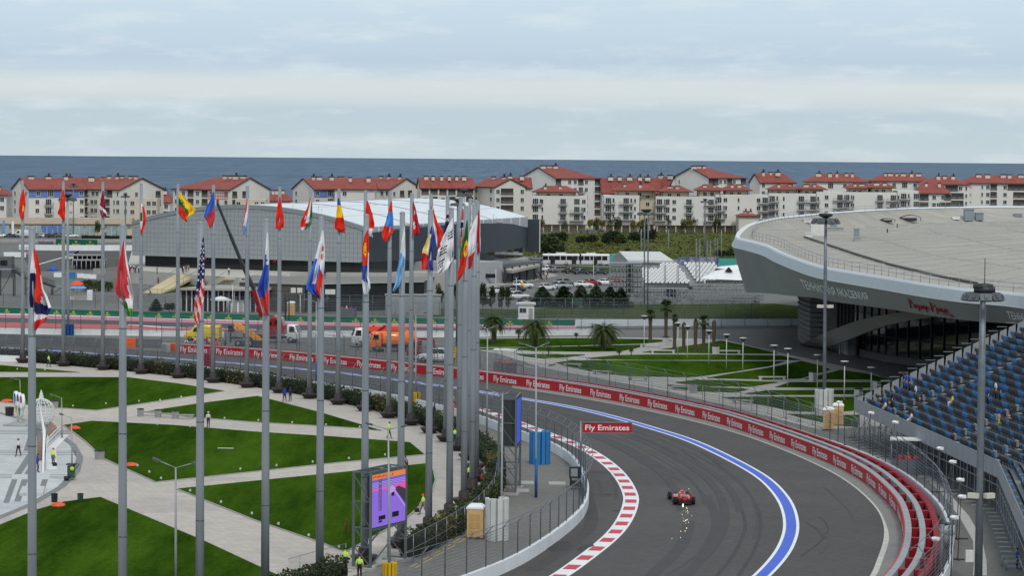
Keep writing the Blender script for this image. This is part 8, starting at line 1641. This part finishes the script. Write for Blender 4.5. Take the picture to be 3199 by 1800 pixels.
part('roof', MB().add([(a.x, 699, ze), (b.x, 699, ze), (b.x-3.2, 705, zr), (a.x-2.0, 705, zr), (a.x-3.6, 711, ze), (b.x-6, 711, ze)], [(0, 1, 2, 3), (3, 2, 5, 4)]), M_whpad, t); part('valance', MB().box((a.x+b.x)/2, 698.98, ze-.3, b.x-a.x, .08, .6), M_whpad, t); part('side_wall', MB().add([(a.x, 699.1, 0), (a.x, 699.1, ze), (a.x-2.0, 705, zr), (a.x-3.6, 711, ze), (a.x-3.6, 711, 0)], [(0, 1, 2, 3, 4)]), mat('tent_shade', (.42, .43, .42), .8, var=.05), t); part('front_wall', MB().box((a.x+b.x)/2, 699.6, ze/2-.3, b.x-a.x, .06, ze-.6), MATS['tent_shade'], t)
for i in range(7): x = a.x+(b.x-a.x)*i/6; part('post', MB().tube([(x, 699, 0), (x, 699, ze)], .07, 5), M_steel, t)
def fencepanels(label, u0, u1, v0, v1, vb, m, n):
 a, b = G(u0, vb), G(u1, vb); h = AT(u0, v0, a.y).z; t = thing('hoarding', label, 'hoarding', tuple(a))
 for i in range(n): p, q = a.lerp(b, i/n), a.lerp(b, (i+.97)/n); part('panel', MB().wallstrip([tuple(p.xy), tuple(q.xy)], .1, h, .08), m[i % len(m)] if isinstance(m, list) else m, t)
M_teal = mat('teal_hoarding', S(70, 160, 150), .6, var=.06); M_gblue = mat_custom('print_blue', lambda t, b, o: (lambda r: (t.links.new(noise(t, o, .55, 4, .7), r.inputs[0]), t.links.new(r.outputs[0], b.inputs['Base Color'])))(ramp(t, [(.3, S(70, 84, 120)), (.5, S(98, 112, 140)), (.56, S(176, 150, 165)), (.62, S(130, 140, 165)), (.8, S(84, 100, 135))])), .6)
fencepanels('teal hoarding behind the minibus', 1881, 1952, 794, 808, 826, M_teal, 8); fencepanels('blue printed hoarding right of the marquee', 2117, 2246, 803, 838, 842, M_gblue, 10); fencepanels('teal hoarding beside the round hall tip', 2244, 2300, 807, 822, 838, M_teal, 6)
M_wseat = mat('white_seat', (.74, .75, .75), .5, var=.05)
wsm = MB().box(0, 0, .25, .60, .45, .1).box(0, .22, .5, .60, .08, .42)
def seatstand(label, rows, D, z0, ranges):
 t = thing('seat_stand', label, 'seat stand', tuple(AT(ranges(0)[0], 890, D))); ws = MB(); dk = MB()
 for r in range(rows):
  y = D+r*.8; z = z0+r*.28; l, rr_ = ranges(r/(rows-1)); a, b = AT(l, 800, y).x, AT(rr_, 800, y).x; x = a+(.45 if r % 2 else 0)
  part('tier', MB().box((a+b)/2, y, z-.1, b-a, .8, .2), M_dark, t)
  while x < b: M_ = Matrix.Translation((x, y, z)); ws.add([M_ @ Vector(p) for p in wsm.v], wsm.f); x += .9
 part('white_seats', ws, M_wseat, t, kind='stuff'); a, b = AT(ranges(0)[0], 800, D).x, AT(ranges(0)[1], 800, D).x; c = MB()
 for i in range(14): x = a+(b-a)*i/13; c.tube([(x, D-.3, 0), (x, D-.3, z0)], .05, 4).tube([(x, D+6, 0), (x, D+6, z0+2)], .05, 4).beam((x, D-.3, .1), (x, D+6, z0+1.8), .05)
 part('frame', c, M_steel, t, kind='stuff')
seatstand('block of white seats left of the grey stair', 14, 596, 1.1, lambda t: ((2018-20*t) if t < .7 else 2066, 2154-38*t)); seatstand('block of white seats right of the grey stair, partly under the tents', 13, 596, 1.5, lambda t: (2178-36*t, 2240-2*t))
t = thing('seat_stair', 'grey stair between the two blocks of white seats', 'stairs', tuple(AT(2160, 890, 595)))
for r in range(14): y = 595.5+r*.82; a, b = AT(2156-36*r/13, 800, y).x, AT(2180-36*r/13, 800, y).x; part('step', MB().box((a+b)/2, y, .9+r*.28, b-a, .82, .3), M_gpan, t)
def tent(label, P, peak, D, vent=False):
 t = thing('tent', label, 'tent', tuple(AT(*P[0], D))); q = [AT(u, v, D+dy) for (u, v), dy in zip(P, (0, 0, 6, 6))]; k = AT(*peak, D+3)
 part('roof', MB().add([tuple(x) for x in q]+[tuple(k)], [(0, 1, 4), (1, 2, 4), (2, 3, 4), (3, 0, 4)]), M_white, t)
 if vent: a = AT(peak[0]-12, peak[1]+9, D+1.5); b = AT(peak[0]+14, peak[1]+11, D+1.5); part('vent', MB().add([tuple(a), tuple(b), (k.x, D+1.5, k.z+.35), (k.x, D+3.5, k.z+.3)], [(0, 1, 2), (0, 2, 3), (1, 3, 2)]), M_plast, t)
 for x in q[:2]: part('post', MB().tube([(x.x, x.y, 0), tuple(x)], .07, 5), M_steel, t)
tent('white pyramid tent with dark vent beside the round hall', [(2188, 870), (2332, 877), (2330, 850), (2236, 846)], (2276, 839), 585, True); tent('white flat tent roof behind the pyramid tent', [(2236, 838), (2322, 846), (2322, 832), (2250, 832)], (2300, 828), 612)
def scaffold(label, u0, u1, vt, vb, nx, nz, ny=3, dens=1, seats=False):
 a, b = G(u0, vb), G(u1, vb); h = AT(u0, vt, a.y).z; t = thing('scaffold', label, 'scaffold', tuple(a)); c = MB(); w_ = b.x-a.x; random.seed(int(u0))
 for i in range(nx+1):
  for j in range(ny+1): x, y = a.x+w_*i/nx, a.y+j*1.6; c.tube([(x, y, 0), (x, y, h*(1 if not seats else .35+.65*j/ny))], .05, 4, cap=False)
 for k in range(nz+1):
  z = h*k/nz
  for j in range(ny+1): c.tube([(a.x, a.y+j*1.6, z if not seats else z*(.35+.65*j/ny)), (b.x, a.y+j*1.6, z if not seats else z*(.35+.65*j/ny))], .045, 4, cap=False)
 for i in range(nx):
  for k in range(nz):
   if random.random() < dens: x0, x1, z0, z1 = a.x+w_*i/nx, a.x+w_*(i+1)/nx, h*k/nz, h*(k+1)/nz; j = random.randrange(ny); c.beam((x0, a.y+j*1.6, z0), (x1, a.y+j*1.6, z1) if random.random() < .5 else (x1, a.y+j*1.6+1.6, z1), .05)
 part('tubes', c, M_lampg, t, kind='stuff'); bd = MB()
 for k in range(nz): z = h*(k+.0)/nz; bd.box((a.x+b.x)/2, a.y+(1.6*(k if seats else 1)), z+.2, w_, .5, .14) if k else None
 if not seats: bd.box(a.x+w_*.62, a.y+2.5, h*.55, w_*.2, 1.2, h*.8)
 if bd.v: part('boards', bd, M_strap if seats else M_dark, t, kind='stuff')
 return a, b, h
scaffold('tall grey scaffold tower beside the conifers', 1906, 2004, 822, 932, 9, 7, 3, 1); scaffold('long grey scaffold stand under the pyramid tent', 2170, 2352, 884, 950, 16, 6, 4, 1, True); scaffold('low scaffold frame below the white seats', 2010, 2150, 902, 932, 12, 2, 3, .6)
a, b = G(2212, 948), G(2330, 948); rw = MB();
for i in range(26): rw.box(a.x+(b.x-a.x)*i/25, a.y+7.5, AT(2200, 880, a.y+7).z, .6, .45, .6)
solo('seat_row', rw, M_wseat, 'single row of white seats on top of the scaffold stand', 'seats', kind='stuff')
random.seed(8); db = MB()
for i in range(90): u, v = random.uniform(1950, 2380), random.uniform(925, 951); p = G(u, v); db.box(p.x, p.y, random.uniform(.1, .5), random.uniform(.3, 1.8), random.uniform(.2, .8), random.uniform(.1, .9), random.uniform(0, 3))
solo('stacked_scaffold_parts', db, M_steel, 'loose heaps of scaffold parts on the ground below the white seats', 'debris', kind='stuff')
p = G(1632, 909); solo('yellow_cloth', MB().loft([[(.9*cos(a)*r_, .6*sin(a)*r_, 2.1*(1-r_)+.2+.3*sin(3*a)*r_) for a in [2*pi*i/10 for i in range(10)]] for r_ in (1, .7, .4, .15)]).xf(Matrix.Translation(p)), mat('yellow_cloth', S(214, 170, 60), .7, var=.15, scale=2), 'yellow cloth bundle on the dark parked car', 'cloth', loc=tuple(p))
def person_mesh(pose):
 V, E, Rr, Lb = [], [], [], []
 def v(p, r, l, par=None):
  V.append(p); Rr.append(r); Lb.append(l); i = len(V)-1
  if par is not None: E.append((par, i))
  return i
 sit = pose == 'sit'; pz = .52 if sit else .95; lean = .10 if pose == 'bend' else 0
 pel = v((0, 0, pz), .135, 2); ch = v((lean*.6, 0, pz+.30), .15, 1, pel); nb = v((lean, 0, pz+.52), .075, 1, ch); nk = v((lean+.01, 0, pz+.58), .055, 0, nb); hd = v((lean+.03, 0, pz+.68), .092, 0, nk); v((lean+.015, 0, pz+.755), .085, 0, hd); v((lean+.128, 0, pz+.665), .014, 0, hd)
 for e in (-1, 1): v((lean+.02, e*.095, pz+.68), .02, 0, hd)
 for s in (-1, 1):
  sw = {'walk': .16*s, 'stand': .02, 'sit': .0, 'bend': .05}[pose]
  sh = v((lean, s*.17, pz+.46), .07, 1, ch); el = v((lean+(-.04 if not sit else .08)-sw*.5, s*.235, pz+.20), .052, 1, sh); wr = v((lean+.05-sw+(.20 if sit else 0), s*.25, pz-.03+(.08 if sit else 0)), .036, 0, el)
  w = V[wr]; pm = v((w[0]+.02, w[1], w[2]-.08), .036, 0, wr)
  for f in range(4):
   x = -.03+.022*f; l = (.062, .075, .078, .066)[f]; a = v((w[0]+.02+x, w[1]+s*.004, w[2]-.125), .0105, 0, pm); v((w[0]+.03+x, w[1]-s*.012, w[2]-.125-l), .0085, 0, a)
  a = v((w[0]+.065, w[1]-s*.01, w[2]-.075), .012, 0, pm); v((w[0]+.08, w[1]-s*.018, w[2]-.125), .009, 0, a)
  hp = v((0, s*.095, pz-.07), .10, 2, pel)
  if sit: kn = v((.42, s*.12, pz+.0), .075, 2, hp); an = v((.40, s*.12, .10), .048, 2, kn)
  else:
   g = {'walk': -.26*s, 'stand': 0.0, 'bend': .05*s}[pose]; kn = v((.03+g*.55, s*.105, .50), .072, 2, hp); an = v((g*(1.0 if g > 0 else 1.25), s*.11, .10), .048, 2, kn)
  A = V[an]; v((A[0]+.06, A[1], .05), .045, 3, an); v((A[0]+.17, A[1]+s*.015, .042), .036, 3, len(V)-1)
 me = bpy.data.meshes.new('person_base'); me.from_pydata(V, E, []); o = bpy.data.objects.new('person_base', me); COL.objects.link(o)
 o.modifiers.new('skin', 'SKIN'); sk = me.skin_vertices[0].data
 for i, r in enumerate(Rr): sk[i].radius = (r, r)
 sk[0].use_root = True; o.modifiers.new('subdivision', 'SUBSURF').levels = 1
 dg = bpy.context.evaluated_depsgraph_get(); out_ = bpy.data.meshes.new_from_object(o.evaluated_get(dg)); bpy.data.objects.remove(o); bpy.data.meshes.remove(me)
 out_.name = 'person'; out_.materials.clear()
 for m in (M_skin, M_white, M_dark, M_black): out_.materials.append(m)
 Vv = [Vector(p) for p in V]; idx = []
 for p in out_.polygons:
  c = p.center; j = min(range(len(Vv)), key=lambda k: (Vv[k]-c).length-Rr[k]); l = Lb[j]
  if l == 0 and c.z < pz+.555 and abs(c.y) < .16: l = 1
  idx.append(l)
 out_.polygons.foreach_set('material_index', idx); out_.polygons.foreach_set('use_smooth', [True]*len(idx)); out_.update()
 return out_, (lean+.02, 0, pz+.70)
PM = {k_: person_mesh(k_) for k_ in ('stand', 'walk', 'sit', 'bend')}
HAIR = MB().lathe([(.10, -.05), (.108, .0), (.10, .05), (.06, .092), (.001, .105)], 10).mesh('hair', M_hair)
CAP = MB().lathe([(.112, -.005), (.112, .04), (.07, .095), (.001, .11)], 10).box(.12, 0, .0, .10, .15, .015).mesh('cap', M_white)
VEST = {}
CLT = {k_: mat('cloth_'+k_, c, .8, var=.1, scale=6) for k_, c in dict(black=(.02, .02, .023), white=(.62, .62, .63), lime=S(196, 240, 40)[:3], orange=S(238, 80, 50)[:3], red=S(190, 40, 50)[:3], pink=S(226, 90, 110)[:3], blue=S(30, 70, 170)[:3], navy=(.02, .03, .08), grey=(.14, .14, .15), yellow=S(220, 180, 40)[:3], tan=S(170, 140, 100)[:3], dgreen=(.02, .07, .06), jeans=(.04, .06, .12), skin=S(206, 158, 132)[:3]).items()}
def person(pose, loc, rz, top_, bot, label, hat=None, group=None, extra=None, s=1.0):
 me, hc = PM[pose]; o = bpy.data.objects.new('person', me); o.location = loc; o.rotation_euler = (0, 0, R(rz)); o.scale = (s,)*3; link(o); tag(o, label, 'person', group)
 for i, m in ((1, CLT[top_]), (2, CLT[bot])): o.material_slots[i].link = 'OBJECT'; o.material_slots[i].material = m
 h = part('cap' if hat else 'hair', CAP if hat else HAIR, None, o); h.location = hc;
 if hat: h.material_slots[0].link = 'OBJECT'; h.material_slots[0].material = CLT[hat]
 if extra == 'vest':
  z = hc[2]-.50; part('reflective_band', MB().lathe([(.172, z), (.172, z+.05)], 12).lathe([(.178, z+.13), (.178, z+.18)], 12), M_white, o, True, kind='stuff')
 if extra == 'pack': solo_ = part('backpack', MB().loft([sec(-.30, .10, hc[2]-.62, hc[2]-.22, .04), sec(-.16, .15, hc[2]-.68, hc[2]-.18, .05)], sm=False), CLT['grey'], o, True)
 return o
for pose, u, v, z, rz, tp, bt_, hat, ex_, lb in (
('stand', 1078, 1789, .06, 75, 'lime', 'black', 'black', 'vest', 'guard in bright yellow jacket with hands at his sides, left of a pair'), ('stand', 1123, 1812, .06, 80, 'lime', 'black', 'black', 'vest', 'guard in bright yellow jacket half hidden by the screen frame'),
('walk', 1322, 1610, .06, 200, 'lime', 'grey', 'orange', 'vest', 'worker in lime vest and orange cap carrying a dark bag'), ('walk', 1216, 1371, .06, -20, 'lime', 'black', 'black', None, 'striding worker in lime jacket behind the lamp arms'),
('stand', 1421, 1390, .06, 100, 'lime', 'dgreen', None, 'vest', 'guard in lime vest behind the bundled flagpoles, further one'), ('stand', 1465, 1514, .06, 100, 'lime', 'black', None, 'vest', 'guard in lime vest between the bundled flagpoles, nearer one'), ('sit', 1506, 1520, .06, 30, 'red', 'black', None, None, 'person in red striped top sitting by the hedge'), ('sit', 1500, 1500, .06, 60, 'grey', 'navy', None, None, 'person in grey sitting on the round bench by the hedge'),
('stand', 1417, 1302, .01, 0, 'orange', 'orange', None, None, 'marshal in orange suit at the white track wall'), ('stand', 1416, 1288, .01, 0, 'pink', 'tan', 'white', None, 'marshal in pink and white cap behind the orange suit'), ('sit', 1357, 1296, .01, 0, 'black', 'black', None, None, 'person in black crouching at the white track wall'),
('walk', 889, 1257, .06, 80, 'blue', 'navy', None, None, 'man in bright blue jacket walking before the hedge'), ('walk', 906.5, 1255, .06, 95, 'navy', 'black', None, None, 'man in dark suit beside the blue jacket before the hedge'), ('walk', 650.6, 1337, .06, -80, 'white', 'black', 'white', 'pack', 'walker in white with grey backpack on the plaza path'),
('walk', 57.5, 1427, .07, 250, 'white', 'black', None, None, 'person in white top and black shorts on the pale court'), ('stand', 118, 1477, .07, 20, 'blue', 'navy', None, None, 'person in blue at the foot of the globe blades'), ('stand', 166, 1458, .07, 60, 'lime', 'grey', 'red', 'vest', 'worker in lime vest and red cap by the ramp railing'), ('walk', 152, 1148, .06, 0, 'lime', 'dgreen', None, 'vest', 'worker in lime vest before the hedge at the far left'),
('sit', 582, 1084, .01, -90, 'white', 'navy', 'white', None, 'marshal in white leaning at the front of the yellow van'), ('bend', 610, 1087, .01, -90, 'white', 'red', None, None, 'marshal in white and red beside the yellow van door'), ('stand', 647, 1088, .01, -60, 'red', 'black', None, None, 'marshal in red left of a pair behind the barrier'), ('stand', 654, 1090, .01, -120, 'white', 'red', None, None, 'marshal in white right of a pair behind the barrier'), ('stand', 679, 1091, .01, -90, 'orange', 'orange', 'white', None, 'marshal in full orange suit with white cap'), ('sit', 703, 1091, .01, -90, 'black', 'black', None, None, 'man in black crouching right of the orange suit'),
('stand', 886, 1057, .01, 80, 'black', 'black', None, None, 'man in black at the far white wall, left of two'), ('stand', 906, 1055, .01, 80, 'black', 'white', None, None, 'man in black top and pale trousers at the far white wall'), ('stand', 1118, 1094, .01, 10, 'white', 'navy', None, None, 'man in white and navy standing at the orange crane truck'), ('stand', 1850, 1044, .02, 200, 'black', 'black', None, None, 'man in black standing beside the third date palm'), ('sit', 1698, 1050, .02, 90, 'lime', 'dgreen', None, None, 'person in lime crouching behind the widest date palm'),
('walk', 715, 860, ZP, -90, 'white', 'black', None, None, 'man in white shirt walking on the arena forecourt'), ('stand', 574, 855, ZP, 0, 'white', 'black', None, None, 'person in white in the group at the head of the stairs'), ('stand', 570, 854, ZP, 60, 'black', 'black', None, None, 'person in black in the group at the head of the stairs'), ('stand', 581, 851, ZP, 120, 'grey', 'black', None, None, 'person in grey in the group at the head of the stairs'), ('walk', 588.5, 851, ZP, -60, 'tan', 'grey', None, None, 'person in tan at the right of the group by the stairs'), ('walk', 494, 890, 1.2, -70, 'red', 'black', None, None, 'person in red walking down the left flight of stairs'), ('walk', 469, 924, 0, 0, 'white', 'black', None, 'pack', 'person with dark bag at the foot of the stairs'), ('stand', 490.5, 858, ZP, 0, 'grey', 'black', None, None, 'person in grey by the railing of the left stairs'), ('stand', 1015, 872, 5.2, 90, 'black', 'grey', None, None, 'person in grey on the roof edge by the ramp wall')): person(pose, G(u, v, z), rz, tp, bt_, lb, hat, None, ex_)
p = G(1316, 1610); solo('bag', MB().loft([sec(-.2, .12, .25, .6, .05), sec(.2, .12, .25, .6, .05)], sm=False).xf(Matrix.Translation((p.x-.35, p.y-.1, 0))), M_plast, 'dark bag in the hand of the worker with orange cap', 'bag', loc=(p.x, p.y, 0)); p = G(171, 1458, .07); solo('bag', MB().sph((p.x, p.y, .25), .24, 8, 5), M_plast, 'dark bag on the ground by the worker with red cap', 'bag', loc=(p.x, p.y, 0))
cols = ['black', 'white', 'navy', 'white', 'grey', 'black', 'white', 'red', 'black']
for i, (u, v) in enumerate(((402, 852), (408, 850), (413, 854), (418, 851), (423, 855), (428, 852), (433, 854), (405, 856))): person(('stand', 'walk')[i % 2], G(u, v, ZP), i*67, cols[i], ('black', 'navy', 'white')[i % 3], 'person in %s top, %s in the waiting crowd left of the grey hall' % (cols[i], ('first', 'second', 'third', 'fourth', 'fifth', 'sixth', 'seventh', 'front')[i]), None, 'crowd left of the grey hall')
for i, (u, v) in enumerate(((1676, 872), (1682, 871), (1687, 873), (1692, 872), (1697, 873), (1702, 872), (1706, 873), (1711, 872))): person(('stand', 'walk')[i % 2], G(u, v), i*51, ['white', 'black', 'grey', 'white', 'black', 'tan', 'white', 'black'][i], ('black', 'white', 'navy')[i % 3], 'person %s from the canopy in the group at the annex entrance' % ('first', 'second', 'third', 'fourth', 'fifth', 'sixth', 'seventh', 'eighth')[i], None, 'group at the annex entrance')
for k_, (pp, sz) in enumerate(((PC[0], 3), (PC[1], 3), (PC[2], 3), (PC[3], 1))):
 for i in range(sz): person('stand', (pp.x-.8+.8*i, pp.y-.2, .25), 90 if k_ else -90, ('red', 'orange', 'pink')[i] if k_ != 2 else ('red', 'white', 'red')[i], 'red', 'marshal in %s clothes, %s in the %s' % (('red', 'orange', 'pink')[i] if k_ != 2 else ('red', 'white', 'red')[i], ('left', 'middle', 'right')[i], ('covered post behind the red barrier', 'post with white canopy by the grandstand', 'dark post behind the green boards', 'dark post by the hairpin')[k_]), 'white' if i == 1 else None)
def on_stand(u, v):
 best = None
 for r in range(NROW):
  q = G(u, v, Z0+TH*r); P_ = gofs(GF, r*TD+.3); t_ = (q.y-P_[0][1])/(P_[1][1]-P_[0][1]) if q.y > 226 else 1+(q.y-P_[1][1])/(P_[2][1]-P_[1][1]); a, b = (P_[0], P_[1]) if t_ <= 1 else (P_[1], P_[2]); tt = t_ if t_ <= 1 else t_-1
  x = a[0]+(b[0]-a[0])*tt; e = abs(q.x-x)
  if best is None or e < best[0]: best = (e, Vector((x, q.y, Z0+TH*r)))
 return best[1]
for pose, u, v, tp, bt_, hat, lb in (('stand', 2794, 1275, 'black', 'black', None, 'man in black standing near the lower end of the grandstand'), ('stand', 2848, 1254, 'white', 'jeans', None, 'person in white shirt and jeans standing among the seats'), ('sit', 2869, 1262, 'black', 'black', None, 'person in black sitting right of the white shirt in the stand'), ('sit', 2757, 1274, 'navy', 'black', None, 'person in navy sitting at the grandstand corner, front'), ('sit', 2750, 1262, 'navy', 'grey', None, 'person in navy sitting at the grandstand corner, back'), ('sit', 2774, 1292, 'white', 'grey', None, 'person in white sitting behind the grandstand parapet'), ('stand', 2822, 1218, 'blue', 'navy', None, 'person in blue standing high by the end panels, left'), ('stand', 2842, 1215, 'navy', 'navy', None, 'person in navy standing by the end panels, middle'), ('stand', 2858, 1222, 'blue', 'black', None, 'person in blue standing by the end panels, right'), ('stand', 3036, 1281, 'lime', 'black', 'black', 'guard in lime jacket standing in the grandstand'), ('sit', 2968, 1274, 'yellow', 'white', None, 'person in yellow sitting alone mid stand'),
('stand', 3081, 1264, 'blue', 'black', None, 'person in blue and white beside the dark mast in the stand'), ('stand', 3093, 1252, 'blue', 'black', None, 'person in blue and white, middle of three by the stand aisle'), ('stand', 3105, 1247, 'white', 'black', None, 'person in white sleeves, right of three by the stand aisle'), ('stand', 3158, 1331, 'blue', 'yellow', None, 'woman in blue top and orange skirt on the stand steps'), ('sit', 3097, 1096, 'pink', 'pink', None, 'person in pink sitting high in the grandstand'), ('sit', 2870, 1328, 'white', 'white', None, 'person in white leaning on the grandstand parapet'), ('sit', 3190, 1318, 'black', 'grey', None, 'person in black sitting at the right edge of the stand')): person(pose, on_stand(u, v), 185, tp, bt_, lb, hat)
p = AT(3182, 1790, 196); t = thing('camera_platform', 'small railed camera platform at the lower right corner', 'platform', (p.x, p.y, 0)); part('deck', MB().box(0, 0, p.z, 2.2, 1.8, .12), M_steel, t, True); rl_ = MB()
for x in (-1.05, 0, 1.05):
 for y in (-.85, .85): rl_.tube([(x, y, 0), (x, y, p.z+1.1)], .04, 5)
for z in (.55, 1.1):
 for y in (-.85, .85): rl_.beam((-1.05, y, p.z+z), (1.05, y, p.z+z), .05)
part('railing', rl_, M_steel, t, True, kind='stuff'); person('stand', (p.x-.1, p.y, p.z+.06), 160, 'blue', 'navy', 'camera man in blue on the railed platform at the lower right corner')
